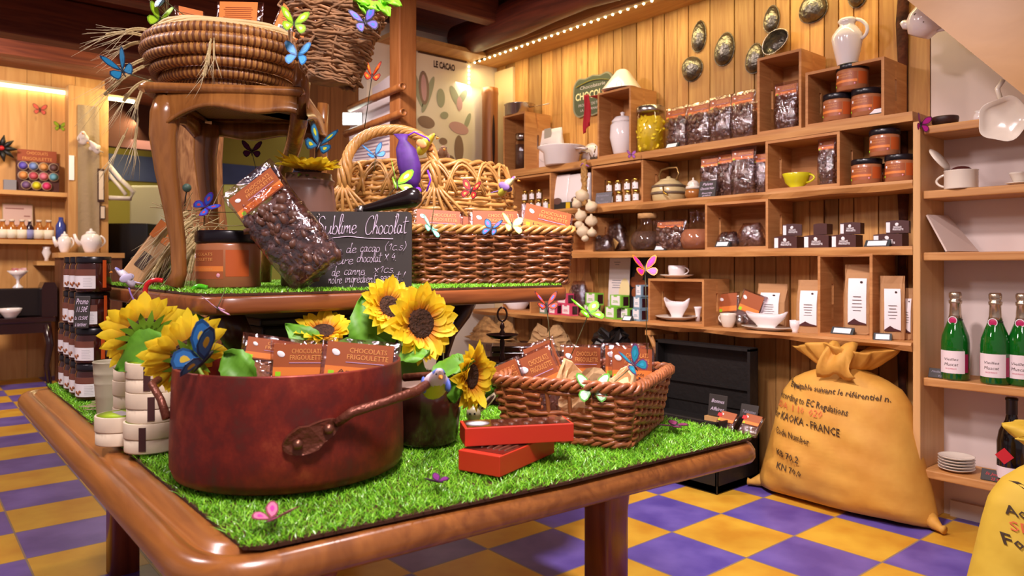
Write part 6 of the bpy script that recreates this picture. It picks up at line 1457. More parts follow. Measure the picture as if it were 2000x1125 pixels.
# ------------------------------------------------------------------ raised tier: jar, bag, crock, slate
GU = UG+.001
q = at(447, 0, 1.80); q.z = GU; powder_jar('cocoa_jar', 'big cocoa jar with black lid and orange label on the raised tier', 60/F*1.79, .957+(516-450)/F*1.75-GU, q, CR-.35)
b0 = at(624, 0, 1.68); b0.z = GU+.033
o = choco_bag('chocolate_bag', 'large clear bag of chocolate chunks leaning against the brown jar', .142, .285, .075, b0, CR, n=190)
o.rotation_euler = (-.05, -.66, CR)
q = at(603, 0, 1.90); q.z = GU; R = 54/F*1.90; H = .957+(516-337)/F*1.86-GU
o = thing('stoneware_jar', 'tall brown stoneware jar topped with a sunflower on the raised tier', 'jar', q, CR)
m = MB(); m.lathe([(0, 0), (R*.92, 0), (R*.97, .006), (R*.98, H*.7), (R*.90, H*.86), (R*.86, H*.90), (R*.93, H*.925), (R*.93, H*.94), (R*.84, H*.955), (R*.82, H), (0, H)], 40); m.build('body', plain('stoneware', '#7d5a4c', .28, coat=.4, var=.18, vscale=8), o)
sunflower('flat sunflower lying on the mouth of the brown stoneware jar', at(601, 334, 1.88), camvec(.1, .10, .95), .084, None, [], cup=.42)
q = at(698, 0, 1.80); q.z = GU; sw, shh = 212/F*1.80, .957+(516-413)/F*1.80-GU
o = thing('chalk_slate', 'big black slate with chalked recipe headed in script on the raised tier', 'slate', q, CR, rot=(-.03, 0, CR))
m = MB(); P_ = rounded([(-sw/2, 0), (sw/2, 0), (sw/2, shh), (-sw/2, shh)], [.004, .004, .014, .014]); n = len(P_)
m.add([(x, -.003, z) for x, z in P_]+[(x, .003, z) for x, z in P_], [tuple(range(n)), tuple(range(n, 2*n))[::-1]]+[((i+1) % n, i, n+i, n+(i+1) % n) for i in range(n)], None, 0, False); m.build('board', slate, o)
# handwriting as chalk strokes: letters on a small grid
GL = {'S': [(.62, .82, .45, .98, .2, .9, .18, .68, .45, .52, .6, .3, .4, .05, .05, .1, -.05, .25)], 'u': [(0, .45, .02, .1, .2, 0, .4, .15, .45, .45), (.45, .45, .45, .05, .6, .08)], 'b': [(0, 1.0, .02, .5, .0, .02), (.0, .2, .2, .45, .38, .3, .3, .02, .02, .04)],
      'l': [(0, .1, .2, .6, .25, 1.0, .1, 1.02, .06, .5, .1, .02, .25, .08)], 'i': [(0, .45, .02, .05, .15, .06), (.02, .66, .04, .70)], 'm': [(0, .02, .02, .45, .05, .25, .22, .45, .26, .05), (.26, .25, .42, .45, .48, .05, .6, .08)], 'e': [(0, .2, .3, .3, .25, .45, .05, .38, .02, .12, .2, .0, .4, .1)],
      'C': [(.6, .8, .5, .98, .2, .85, .02, .45, .12, .05, .4, .0, .62, .18)], 'h': [(0, .1, .2, .7, .2, 1.0, .08, .98, .02, .4, 0, .0), (0, .2, .2, .45, .32, .3, .32, .02, .45, .08)], 'o': [(.2, .45, .02, .35, .04, .05, .25, .0, .36, .25, .2, .45)], 'c': [(.34, .4, .15, .45, .02, .2, .15, .0, .38, .1)],
      'a': [(.34, .42, .1, .45, .02, .15, .18, .0, .34, .3), (.34, .45, .34, .06, .5, .08)], 't': [(.12, .9, .08, .3, .15, .02, .3, .06), (-.1, .6, .4, .66)], 'd': [(.3, .4, .08, .42, .02, .1, .2, .0, .34, .3), (.36, .95, .34, .05, .48, .08)], 'r': [(0, .02, .04, .45, .06, .3, .25, .44)], 'n': [(0, .02, .02, .45, .05, .25, .26, .45, .3, .04, .42, .08)],
      's': [(.28, .4, .1, .42, .08, .28, .26, .2, .22, .02, .0, .04)], 'g': [(.32, .4, .08, .42, .04, .1, .22, .05, .34, .4, .3, -.35, .05, -.4, .0, -.25)], 'q': [(.32, .4, .08, .42, .04, .1, .22, .05, .34, .4, .3, -.4)], 'é': [(0, .2, .3, .3, .25, .45, .05, .38, .02, .12, .2, .0, .4, .1), (.15, .58, .26, .72)], 'x': [(0, .45, .35, .0), (.35, .45, 0, 0)], 'X': [(0, .6, .4, .0), (.42, .65, 0, 0)],
      '1': [(0, .4, .18, .62, .16, 0)], '4': [(.2, .7, .0, .3, .4, .32), (.3, .5, .26, 0)], '(': [(.2, .85, .02, .4, .15, -.1)], ')': [(.0, .85, .18, .4, .02, -.1)], '.': [(0, .0, .03, .03)], '!': [(.06, .85, .02, .25), (0, .02, .02, .05)], ' ': []}
ADV = {'S': .75, 'C': .7, 'u': .62, 'b': .46, 'l': .3, 'i': .2, 'm': .64, 'e': .42, 'h': .48, 'o': .44, 'c': .42, 'a': .52, 't': .38, 'd': .52, 'r': .32, 'n': .48, 's': .36, 'g': .42, 'q': .42, 'é': .42, 'x': .45, 'X': .52, '1': .32, '4': .5, '(': .3, ')': .3, '.': .16, '!': .2, ' ': .34}
def script(m, s, x, z, size, r, wid, slope=0, slant=.22):
    tot = sum(ADV[c] for c in s); kx = wid/(tot*size); cx = 0
    for c in s:
        for st in GL[c]:
            P = [Vector((st[i], st[i+1], 0)) for i in range(0, len(st), 2)]; out = []
            if len(P) == 2: out = P
            else:
                for i in range(len(P)-1):
                    a, b, c_, d_ = P[max(i-1, 0)], P[i], P[i+1], P[min(i+2, len(P)-1)]
                    for j in range(4):
                        u = j/4; out.append(.5*((2*b)+(c_-a)*u+(2*a-5*b+4*c_-d_)*u*u+(3*b-a-3*c_+d_)*u**3))
                out.append(P[-1])
            pts = [(x+(cx+p.x+slant*p.y)*size*kx, -.0036, z+p.y*size+slope*(cx+p.x)*size*kx) for p in out]
            m.tube(pts, r, 5, flat=.35)
        cx += ADV[c]
m = MB(); fx = lambda p: (p-698)/F*1.80; fz = lambda y: (559.5-y)/F*1.80
script(m, 'Sublime', fx(616), fz(457), .046, .0025, fx(696)-fx(616), .03); script(m, 'Chocolat', fx(712), fz(456), .046, .0025, fx(795)-fx(712), .02)
m.tube([(fx(636), -.0036, fz(471)), (fx(650), -.0036, fz(463)), (fx(680), -.0036, fz(460)), (fx(720), -.0036, fz(464)), (fx(768), -.0036, fz(465))], .0028, 5, flat=.35)
m.build('title_lettering', chalk, o)
m = MB()
for s, x0, x1, y in [('oudre', 628, 667, 496), ('de', 676, 696, 493), ('cacao', 703, 742, 491), ('(1c.s)', 751, 794, 488), ('ature', 636, 690, 515), ('chocolat', 697, 745, 511), ('X 4.', 751, 775, 508), ('de', 648, 664, 538), ('canne', 672, 712, 536), ('x1cs.', 730, 772, 532), ('notre', 642, 668, 553), ('ingrédient', 675, 735, 551), ('secret', 742, 781, 548), ('!', 785, 791, 547)]:
    script(m, s, fx(x0), fz(y)+.001, .026, .0015, fx(x1)-fx(x0))
m.build('recipe_lettering', chalk, o)
for x in (621, 774):
    m = MB(); m.tube([(fx(x)+.004*math.cos(t), -.0035, fz(419)+.004*math.sin(t)) for t in [2*pi*i/14 for i in range(14)]], .0012, 5, closed=True); m.build('eyelet', steel, o)
# purple sachet on the handle, black pestle
c, a, hb, rx, ry = BIGB
q = at(793, 0, 2.34); pur = plain('organza', '#5b2a8c', .6, var=.35, vscale=30); purl = plain('organza_bright', '#7a2ad0', .7)
o = thing('lavender_sachet', 'purple organza sachet of dried petals hanging on the willow basket handle', 'sachet', at(795, 262, 2.33), CR); k = 2.33/F
m = MB(); loft(m, [([(x+dx*k, y) for x, y in superell(w_*k, d_*k, 18, 2.4)], -z*k) for w_, d_, z, dx in [(30, 10, 0, -12), (16, 14, 12, -8), (40, 30, 30, -2), (46, 36, 60, 4), (38, 30, 90, 8), (20, 18, 108, 8)]]); m.build('pouch', pur, o)
m = MB(); [m.ball((rnd(-14, 14)*k+8*k, rnd(-7, 7)*k, -(114+rnd(-6, 8))*k), 7*k, seg=8, rings=5) for _ in range(9)]; m.build('tuft', purl, o)
m = MB(); m.tube([(-8*k, 0, -8*k), (14*k, .0, 4*k), (40*k, -.0, -8*k), (44*k, 0, -14*k)], 1.6*k, 6); m.tube([(40*k, .0, -70*k), (46*k, 0, -90*k), (38*k, 0, -112*k)], 1.8*k, 6); m.build('ribbon', purl, o)
A, B = at(716, 408, 1.88), at(812, 384, 1.87)
o = thing('pestle', 'shiny black handle with a bulbous end lying over the slate top', 'handle', A, 0); d_ = B-A
m = MB(); m.tube([d_*u for u in (-.06, .0, .15, .4, .65, .85, .98, 1.08, 1.13)], [.0105, .0115, .0125, .016, .021, .0255, .0255, .018, .004], 18); m.build('grip', plain('ebony', '#1d1414', .2, coat=.5), o)
m = MB(); m.tube([d_*u for u in (-.22, -.14, -.06)], [.010, .013, .0125], 14); m.build('ferrule', steel, o)
# packs and straw in the coiled basket, wheat
for px_, yt, w_, lb, bk, fl in [(462, 2, .115, 'chocolate pack with orange back label and barcode in the coiled basket', 1, darkchoc), (372, 15, .07, 'narrow clear pack with orange label at the straw end of the coiled basket', 0, plain('choc_pale', '#c9b3a8', .5)), (540, 6, .10, 'pack of nut chocolates next to the twig cone in the coiled basket', 0, darkchoc)]:
    d = 1.86; q = at(px_, 0, d); h = .17; q.z = at(px_, yt, d).z-h*.97
    o = thing('chocolate_pack', lb, 'chocolate pack', q, 0, 'packs in the coiled basket', rot=(-.12, .02 if px_ != 540 else .35, CR+(.0 if px_ != 372 else .7)))
    m = MB(); m.box((0, 0, h*.40), (w_*.84, .014, h*.72), b=.003); m.build('chocolate_slab', fl, o)
    m = MB(); [m.ball((rnd(-.4, .4)*w_, -.008, rnd(.3, .7)*h), (w_*.08, .005, w_*.06), seg=8, rings=5) for _ in range(16)]; m.build('nut_topping', almond, o)
    m = MB(); loft(m, [(superell(w_*kw, .022*kd, 22, 5), h*u) for u, kw, kd in [(0, 1, .3), (.1, 1, 1), (.8, 1, 1), (.93, 1.02, .3), (1, 1.04, .1)]]); m.build('film', cello, o)
    m = MB(); m.box((0, -.0125, h*.72), (w_*.84, .001, h*.5)); lbm = m.build('back_label', orangelab, o)
    m = MB(); m.box((-w_*.12, -.0135, h*.56), (w_*.42, .001, h*.13)); bc = m.build('barcode_panel', whitep, lbm)
    m = MB(); [m.box((-w_*.12+w_*.022*(i-7), -.0143, h*.57), (w_*.010*(1+i % 2), .0004, h*.085)) for i in range(15)]; m.build('barcode', ink, bc)
    m = MB(); [m.box((0, -.0135, h*(.70+.03*i)), (w_*.7*rnd(.8, 1), .0004, h*.007)) for i in range(7)]; m.build('lettering', plain('print_rust', '#a04a1c', .5), lbm)
wheatm = plain('wheat', '#c9b27c', .7, var=.25, vscale=40); awnm = plain('awn', '#cdbb92', .7)
def ear(parent, base, tip, bend, n=11, aw=.085, r=.0048, naw=16, rs=random.Random(2)):
    base, tip, bend = Vector(base), Vector(tip), Vector(bend); m = MB(); L_ = (tip-base).length
    f_ = lambda u: base*(1-u)+tip*u+bend*(4*u*(1-u))
    for i in range(n):
        u = .35+.65*i/n; p = f_(u); t = (f_(u+.02)-f_(u-.02)).normalized(); s, w_ = frame(Vector((0, 0, 1)), t)
        for sg in (-1, 1): m.ball((0, 0, 0), (r*.62, r*.62, r*1.7), Matrix.Translation(p+s*(sg*r*.55)) @ t.to_track_quat('Z', 'Y').to_matrix().to_4x4(), seg=6, rings=4)
    m.tube([f_(i/8*.4) for i in range(9)], .0013, 5); e = m.build('wheat_ear', wheatm, parent); m = MB()
    for i in range(naw):
        u = .5+.5*rs.random(); p = f_(u); t = (f_(u+.02)-f_(u-.02)).normalized(); s, w_ = frame(Vector((0, 0, 1)), t); q = p+t*aw*rs.uniform(.7, 1.2)+s*rs.gauss(0, .014)+w_*rs.gauss(0, .014)+Vector((0, 0, -.008))
        m.tube([p, (p+q)/2+s*rs.gauss(0, .003), q], [.0005, .00045, .00025], 3)
    m.build('awn', awnm, e)
o = thing('wheat_bunch', 'dried wheat ears spraying out over the rim of the coiled basket', 'wheat', COILB+Vector((0, 0, .10)), 0); O = o.location
for a_, b_, d in [((330, 85), (245, 62), 1.80), ((320, 90), (205, 70), 1.82), ((312, 100), (240, 95), 1.84), ((325, 110), (215, 160), 1.8), ((318, 120), (200, 190), 1.8), ((330, 75), (325, 30), 1.82), ((295, 155), (265, 215), 1.78), ((300, 160), (240, 200), 1.8)]:
    ear(o, at(*a_, d)-O, at(*b_, d-.03)-O, (0, 0, .018), r=.004, naw=12)
for a_, b_ in [((412, 65), (407, 125)), ((415, 68), (398, 150)), ((418, 66), (418, 118))]: ear(o, at(*a_, 1.70)-O, at(*b_, 1.69)-O, (0, 0, 0), r=.0036, naw=8, aw=.05)
ear(o, at(250, 250, 1.75)-O, at(225, 300, 1.75)-O, (0, 0, 0), r=.003, naw=14); ear(o, at(270, 230, 1.75)-O, at(262, 290, 1.75)-O, (0, 0, 0), r=.003, naw=14)
q = at(345, 0, 1.98); q.z = GU
o = thing('wheat_sheaf', 'thick sheaf of dried wheat lying between the jar and the chair leg', 'wheat', q, 0); O = o.location
for i, (a_, b_) in enumerate([((395, 420), (345, 470)), ((390, 430), (330, 490)), ((400, 440), (352, 505)), ((385, 415), (318, 462)), ((395, 455), (370, 535)), ((392, 450), (345, 530)), ((380, 445), (310, 515)), ((395, 470), (385, 545)), ((375, 430), (300, 480)), ((398, 465), (330, 545)), ((390, 440), (300, 535)), ((402, 450), (395, 520))]):
    ear(o, at(*a_, 1.95-.006*i)-O, at(*b_, 1.93-.008*i)-O, (0, 0, .02), r=.0062, n=12, naw=14, aw=.09)
m = MB(); rq = random.Random(8)
for i in range(60):
    p = at(rq.uniform(350, 410), rq.uniform(400, 470), 1.96+rq.uniform(-.03, .05))-O; m.tube([p, p+Vector((rq.gauss(0, .04), rq.gauss(0, .03), rq.gauss(.0, .03)))], .0011, 4)
m.build('straw', wheatm, o)['kind'] = 'stuff'
m = MB(); m.tube([(.0, 0, .004), (.02, .01, .06), (.04, .0, .10)], .016, 8); m.build('stalk', wheatm, o)
# small straw wisp by the jars
q = onz(186, 800, GZ+.002); m = MB()
for i in range(70): a0 = rnd(-.5, .9); p = Vector((rnd(-.035, .035), rnd(-.03, .05), .004+rnd(0, .012))); m.tube([p, p+Vector((.05*math.cos(a0), .05*math.sin(a0)*.5, rnd(-.002, .012)))], .0007, 3)
tag(m.build('straw_wisp', awnm, None, q, CR), 'wisp of loose pale straw lying before the jar tower', 'straw', kind='stuff')
# kraft packet leaning at the left end of the tier
A, B = at(247, 548, 1.95), at(315, 452, 1.99); dv = B-A; q = A.copy()
o = thing('kraft_packet', 'slanted kraft packet with a dark window at the tier end beside the jar tower', 'packet', at(258, 545, 1.98), CR, rot=(-.1, .62, CR))
m = MB(); m.box((0, 0, .085), (.062, .028, .175), b=.006); m.build('packet', plain('kraft_light', '#cfa26f', .65), o)
m = MB(); m.box((0, -.0155, .06), (.028, .002, .045)); m.build('window', plain('window_dark', '#4a3830', .1, coat=.5), o)
m = MB(); m.box((0, -.0155, .15), (.062, .0015, .05)); m.build('label', orangelab, o)
q = at(232, 0, 2.02); q.z = GU
o = thing('nut_packet', 'clear packet of hazelnuts leaning behind the kraft packet', 'packet', q+RT*.05, CR, rot=(-.2, .5, CR))
m = MB(); blob_chunks(m, 50, .04, .018, .02, .15, .012); loft(m, [(superell(.07, .035, 14), .01), (superell(.07, .03, 14), .15)]); m.build('nut_filling', plain('hazelnut', '#b07f4a', .5, var=.3, vscale=60), o)['kind'] = 'stuff'
m = MB(); loft(m, [(superell(.09, .045, 20), 0), (superell(.095, .05, 20), .1), (superell(.09, .01, 20), .19)]); m.build('film', cello, o)
for lb, col, pts, r in [('shiny green ribbon loop curling over the tier edge', '#4fb81e', [(405, 562), (384, 560), (368, 580), (370, 605), (392, 622), (408, 628)], 5), ('shiny red ribbon loop curling over the tier edge', '#c81e22', [(318, 548), (298, 548), (285, 560), (284, 585)], 5), ('thin violet ribbon below the white bird', '#a07fd0', [(252, 562), (256, 575), (268, 598)], 2)]:
    P = [at(x, y, 1.66 if col != '#a07fd0' else 1.90) if col != '#c81e22' else at(x, y, 1.74) for x, y in pts]; P2 = []
    for i in range(len(P)-1):
        a_, b_, c_, d_ = P[max(i-1, 0)], P[i], P[i+1], P[min(i+2, len(P)-1)]
        for j in range(5): u = j/5; P2.append(.5*((2*b_)+(c_-a_)*u+(2*a_-5*b_+4*c_-d_)*u*u+(3*b_-a_-3*c_+d_)*u**3))
    m = MB(); m.tube([p-P[0] for p in P2], r/F*1.66, 8); tag(m.build('curled_ribbon', plain('ribbon_'+col[1:], col, .2, coat=.5), None, P[0]), lb, 'ribbon')
# ------------------------------------------------------------------ butterflies
def wingpts(kind, s):
    if kind == 'fore': P_ = [(.04, .02), (.10, .30), (.30, .62), (.58, .80), (.80, .80), (.86, .64), (.78, .42), (.66, .22), (.40, .06)]
    else: P_ = [(.04, .0), (.40, .04), (.62, -.06), (.70, -.28), (.60, -.50), (.42, -.60), (.26, -.46), (.10, -.16)]
    return [(x*s, y*s) for x, y in P_]
def shrink(P_, k):
    cx = sum(p[0] for p in P_)/len(P_); cy = sum(p[1] for p in P_)/len(P_); return [(cx+(x-cx)*k, cy+(y-cy)*k) for x, y in P_]
def butterfly(label, px_, py, d, s, main, edge, rot=(0, 0, 0), fold=.5, wire=None, accent=None, body='#1a1416', loc=None):
    s *= .84
    q = Vector(loc) if loc is not None else at(px_, py, d); R_ = Matrix.Rotation(CR, 4, 'Z') @ Euler(rot).to_matrix().to_4x4()
    o = thing('butterfly', label, 'butterfly', q, 0, rot=R_.to_euler())
    m1, m2 = plain('wing_'+main[1:], main, .45), plain('wing_'+edge[1:], edge, .45); m3 = plain('wing_'+(accent or main)[1:], accent or main, .45)
    for sd in (1, -1):
        for kind in ('fore', 'hind'):
            P_ = wingpts(kind, s); f_ = fold*(1 if kind == 'fore' else .8)
            T = Matrix.Rotation(-sd*f_, 4, 'Y') @ Matrix.Diagonal((sd, 1, 1, 1)); m = MB(); m.prism(P_, -.0004, .0004, T, 0)
            I = shrink(P_, .78); m.prism(I, -.0009, .0009, T, 1); J = shrink(P_, .34); m.prism(J, -.0012, .0012, T, 2)
            m.build('forewing' if kind == 'fore' else 'hindwing', [m2, m1, m3], o)
    m = MB(); m.tube([(0, -.36*s, 0), (0, -.1*s, .01*s), (0, .2*s, .02*s), (0, .34*s, .01*s)], [.015*s, .05*s, .06*s, .03*s], 8)
    for sd in (1, -1): m.tube([(0, .3*s, .01*s), (sd*.10*s, .48*s, .03*s), (sd*.18*s, .62*s, .02*s)], .008*s, 4)
    m.build('body', plain('insect_dark', '#1a1416', .4), o)
    if wire is not None:
        e = R_.to_3x3().inverted() @ (Vector(wire)-q); m = MB(); m.tube([(0, 0, 0), e*.5+Vector((0, 0, .0)), e], .0011, 5); m.build('wire', plain('wire_olive', '#5c5a34', .5), o)
    return o
H2 = pi/2
bz = GZ+.014
butterfly('pink butterfly lying on the grass before the copper pot', 0, 0, 0, .043, '#d47aa0', '#8a3a4a', (0, 0, -.5), .55, accent='#e23aa0', loc=onz(530, 1016, bz))
butterfly('small purple butterfly on the grass between pot and red boxes', 0, 0, 0, .028, '#7a1f7a', '#3a0f3a', (0, 0, 1.2), .5, loc=onz(857, 942, bz))
butterfly('dark plum butterfly on the grass at the table corner', 0, 0, 0, .046, '#7a2a5a', '#2a1020', (0, 0, .9), .15, loc=onz(1320, 832, bz))
butterfly('white and green butterfly on the near rim of the wicker tray', 1158, 764, 1.50, .052, '#bfe8c4', '#5fae3a', (1.0, 0, -.1), .35, accent='#e6f4f0')
butterfly('teal and purple butterfly on a wire above the paper bag', 1238, 714, 1.56, .050, '#1c8aa0', '#6a3a6a', (.9, -.4, .3), .9, wire=at(1165, 775, 1.56), accent='#2a9ab8')
butterfly('lime and purple butterfly flat on the far rim of the tray', 1284, 724, 1.78, .045, '#b8d23a', '#5a2a5a', (.25, .1, 1.2), .25, accent='#d8d84a')
butterfly('small dark butterfly on the tray corner above the biscuits', 1262, 752, 1.56, .024, '#5a2a3a', '#1a1016', (.7, 0, .2), .5)
butterfly('large blue and yellow butterfly hanging on the left rim of the copper pot', 398, 706, 1.19, .075, '#2f6fae', '#1c4a7a', (.9, .35, -.75), 1.28, accent='#d8b83a')
butterfly('orange and blue butterfly on a wire above the wicker tray', 1068, 600, 1.72, .052, '#c8401c', '#4a1018', (.5, 0, .1), .75, wire=at(1078, 700, 1.72), accent='#4a6ad8')
butterfly('bright green butterfly on a wire above the marzipan packs', 1150, 612, 1.70, .056, '#7fe01c', '#5fae1c', (.55, .1, .5), .35, wire=at(1113, 700, 1.70), accent='#eef4e0')
butterfly('orange and magenta butterfly high on a wire over the tray', 1260, 528, 1.75, .050, '#c81c7a', '#e8801c', (.8, 0, .1), .6, wire=at(1264, 690, 1.75), accent='#8a1c9a')
butterfly('lime butterfly on a wire before the willow basket', 775, 362, 1.95, .072, '#9ad81c', '#6fb01c', (.9, .3, .7), .8, wire=at(742, 402, 1.92), accent='#d8ecc8')
butterfly('red butterfly clinging to the side of the willow basket', 920, 374, 2.32, .052, '#c81e1e', '#5a1010', (1.3, .2, -.5), .35, accent='#e8a04a')
butterfly('blue butterfly on a wire inside the basket handle', 733, 305, 2.40, .062, '#4a9ad8', '#2a4a7a', (.6, -.2, .4), .7, wire=at(731, 335, 2.40))
butterfly('blue and yellow butterfly perched on the flower of the stoneware jar', 622, 286, 1.86, .070, '#1c7aa8', '#0f3a5a', (.9, .3, .2), .8, accent='#d8d82a')
butterfly('dark purple butterfly on a wire under the chair seat', 492, 297, 1.90, .040, '#5a1f4a', '#2a0f20', (1.1, 0, .3), .5, wire=at(500, 330, 1.90))
butterfly('blue and violet butterfly beside the leaning chocolate bag', 401, 405, 1.74, .045, '#3a6ad8', '#5a2aa8', (1.3, 1.0, .1), .9, accent='#d84a6a', wire=at(398, 440, 1.76))
butterfly('teal blue butterfly at the left of the coiled basket', 240, 140, 1.72, .060, '#1c7aa8', '#123a5a', (1.1, -.5, .3), .9, wire=at(300, 160, 1.74))
butterfly('lime yellow butterfly above the rim of the coiled basket', 312, 40, 1.78, .050, '#a8d82a', '#6f9a1c', (1.2, .2, .3), .75, wire=at(332, 82, 1.78))
butterfly('light blue butterfly on a long wire at the picture top', 322, 2, 1.75, .048, '#5aa0e8', '#1a2a4a', (1.1, .3, -.9), .5, wire=at(410, 66, 1.75))
butterfly('lime butterfly on the left side of the twig cone', 574, 48, 1.51, .044, '#a8d82a', '#7fae2a', (1.25, .1, .4), .45, accent='#e8f0a8')
butterfly('sky blue butterfly low on the twig cone', 581, 109, 1.54, .042, '#4aa8e8', '#2a78b8', (1.4, .1, -.1), .3)
butterfly('violet blue butterfly on the right side of the twig cone', 713, 45, 1.53, .044, '#6a5ad8', '#1a1a3a', (1.3, -.3, .4), .4, accent='#2a78c8')
butterfly('orange red butterfly on a tall wire right of the twig cone', 726, 152, 1.85, .052, '#d8481c', '#7a1c10', (.9, .1, .2), 1.0, wire=at(712, 250, 1.88), accent='#e8a02a')
butterfly('pale teal butterfly on the rim of the long low basket, slate end', 842, 447, 2.09, .050, '#a8e0d0', '#6ab8a0', (.9, .5, .7), .2, accent='#d8c8f0', wire=at(848, 400, 2.07))
butterfly('blue butterfly on the middle of the long low basket rim', 960, 448, 2.08, .045, '#3a78d8', '#1a2a4a', (1.0, .1, -.6), .25, accent='#e85aa8')
butterfly('pale yellow butterfly on the long low basket rim', 1000, 442, 2.10, .050, '#eef0a8', '#d0d878', (1.0, .2, .5), .3)
butterfly('magenta butterfly on the pale upright beside the dark bowl', 0, 0, 0, .052, '#b81c8a', '#5a0f4a', (1.45, .2, .3), .5, loc=onx(1798, 244, 1.336))
butterfly('tiny violet butterfly on the edge of the highest shelf', 1233, 303, 3.66, .034, '#a85ab8', '#6a2a7a', (1.4, 0, .2), .2)
butterfly('lilac butterfly on a wire before the tier edge', 424, 603, 1.50, .045, '#d8a8e0', '#8a5a4a', (.35, .5, 1.0), .15, accent='#f0c8a8', wire=at(440, 565, 1.52))
butterfly('tiny pink butterfly on the far plank wall', 0, 0, 0, .075, '#d85a4a', '#8a3a2a', (1.57, 0, .7), .05, loc=ony(78, 215, 5.392))
butterfly('tiny lime butterfly on the far plank wall', 0, 0, 0, .065, '#9ab81c', '#6f8a1c', (1.57, 0, .7), .05, loc=ony(117, 248, 5.392))
# ------------------------------------------------------------------ birds
def bird(label, px_, py, d, s, colors, rz=0, tilt=0.25, loc=None):
    body, cap, wingc, belly = colors; q = at(px_, py, d) if loc is None else loc
    o = thing('bird_ornament', label, 'bird', q, CR+rz)
    m = MB(); g = []
    for i in range(17):                       # body axis rises from tail to head
        u = i/16; ax = Vector((0, .62-1.10*u, -.30+.85*u**1.3)); r = (.02+.46*math.sin(pi*min(1, u*1.25))**.75 if u < .62 else .0); r = max(r, .30*math.sin(pi*min(1, max(0, (u-.42)/.58)))**.6 if u > .45 else 0); r = max(r, .012)
        g.append([ax+Vector((r*math.cos(t), -.25*r*math.sin(t), r*math.sin(t))) for t in [2*pi*k/16 for k in range(16)]])
    g = [[p*s for p in row] for row in g]; m.sheet(g, wrap=True)
    me = m.build('body', [plain('feather_'+body[1:], body, .5), plain('feather_'+belly[1:], belly, .5), plain('feather_'+cap[1:], cap, .5)], o)
    for f in me.data.polygons:
        c_ = f.center/s; f.material_index = 2 if c_.z > .47 and c_.y > -.42 else (1 if c_.z < -.02 else 0)
    for sd in (1, -1):
        m = MB(); m.ball((0, 0, 0), (.10*s, .38*s, .24*s), TR((sd*.40*s, .16*s, .0), (.45, 0, sd*.15)), seg=12, rings=8); m.build('wing', plain('feather_'+wingc[1:], wingc, .5), o)
        m = MB(); m.ball((sd*.15*s, -.60*s, .47*s), .035*s, seg=8, rings=6); m.build('eye', blackm, o)
    m = MB(); m.lathe([(.085*s, 0), (.05*s, .09*s), (0, .18*s)], 10, TR((0, -.60*s, .36*s), (pi/2+.2, 0, 0))); m.build('beak', plain('beak_orange', '#e08a2a', .4), o)
    m = MB(); m.tube([(0, .5*s, -.22*s), (0, .8*s, -.30*s), (0, 1.05*s, -.34*s)], [.12*s, .13*s, .09*s], 8, flat=.35); m.build('tail', plain('feather_'+wingc[1:], wingc, .5), o)
    return o
bird('blue and yellow bird ornament perched on the pot handle', 852, 752, 1.32, .052, ('#e0cdd6', '#5a78d0', '#5a72c8', '#c8d02a'), rz=.35)
b_ = bird('blue headed bird ornament behind the large sunflower', 866, 626, 1.72, .048, ('#e6d2da', '#3a5ac0', '#4a62b8', '#d0d02a'), rz=.2)
m = MB(); m.tube([(0, 0, -.02), (0, 0, GZ+.004-b_.location.z)], .0016, 6); m.build('wire', plain('wire_olive', '#5c5a34', .5), b_)
bird('yellow and orange bird ornament on the basket handle', 834, 283, 2.40, .058, ('#e8e04a', '#e88a4a', '#e8a060', '#d8d83a'), rz=1.25)
bird('brown sparrow ornament on the rim of the willow basket', 864, 305, 2.46, .050, ('#8a6a50', '#7a5a44', '#6a4a38', '#9a7a60'), rz=.3)
bird('yellow and violet bird ornament hanging at the end of the willow basket', 992, 365, 2.30, .052, ('#e6e0a0', '#9a5ac8', '#8a6aa8', '#d8d84a'), rz=1.4)
bird('white and violet bird ornament at the tier end near the ribbons', 242, 543, 1.90, .044, ('#e8e2ec', '#8a8ad0', '#c8c0e0', '#d8d0e8'), rz=-1.2)
# leafy spray on the twig cone
o = thing('leaf_spray', 'bright green artificial leaf spray on top of the twig cone', 'leaves', at(700, 8, 1.55), 0); O = o.location
lim = plain('leaf_lime', '#8fe02a', .5)
for (x0, y0), (x1, y1), w_ in [((700, 2), (745, 18), .03), ((705, 0), (718, 28), .024), ((740, 2), (762, 30), .026), ((745, 0), (784, 8), .022), ((690, -4), (722, 6), .025)]:
    a, b_ = at(x0, y0, 1.55), at(x1, y1, 1.53); leaf(o, a-O, b_-a, camvec(.1, .8, .5), (b_-a).length, w_, lim, .08)
m = MB(); m.tube([at(690, -10, 1.56)-O, at(735, -4, 1.55)-O, at(775, 4, 1.54)-O], .0022, 6); m.build('sprig', stemm, o)
# ------------------------------------------------------------------ black open trunk with bargain packs
blk = plain('trunk_black', '#14100f', .55, bump=.2, bscale=40)
o = thing('black_chest', 'open black wooden trunk standing on the tiles beside the yellow sack', 'trunk', (1.24, .10, 0), WR)
TW, TD, TH, t = .52, .32, .30, .014
m = MB(); m.box((0, 0, .02), (TW, TD, .03)); m.box((0, -TD/2+t/2, TH/2), (TW, t, TH), b=.004); m.box((0, TD/2-t/2, TH/2), (TW, t, TH)); m.box((-TW/2+t/2, 0, TH/2), (t, TD, TH), b=.004); m.box((TW/2-t/2, 0, TH/2), (t, TD, TH), b=.004); m.build('body', blk, o)
m = MB(); m.box((0, .145, TH+.145), (TW, .012, .285), b=.004); m.box((0, .115, TH+.282), (TW, .06, .014)); m.box((-TW/2+.007, .115, TH+.145), (.014, .06, .28)); m.box((TW/2-.007, .115, TH+.145), (.014, .06, .28)); m.box((0, .132, TH+.10), (TW-.03, .012, .012)); m.build('lid', blk, o)
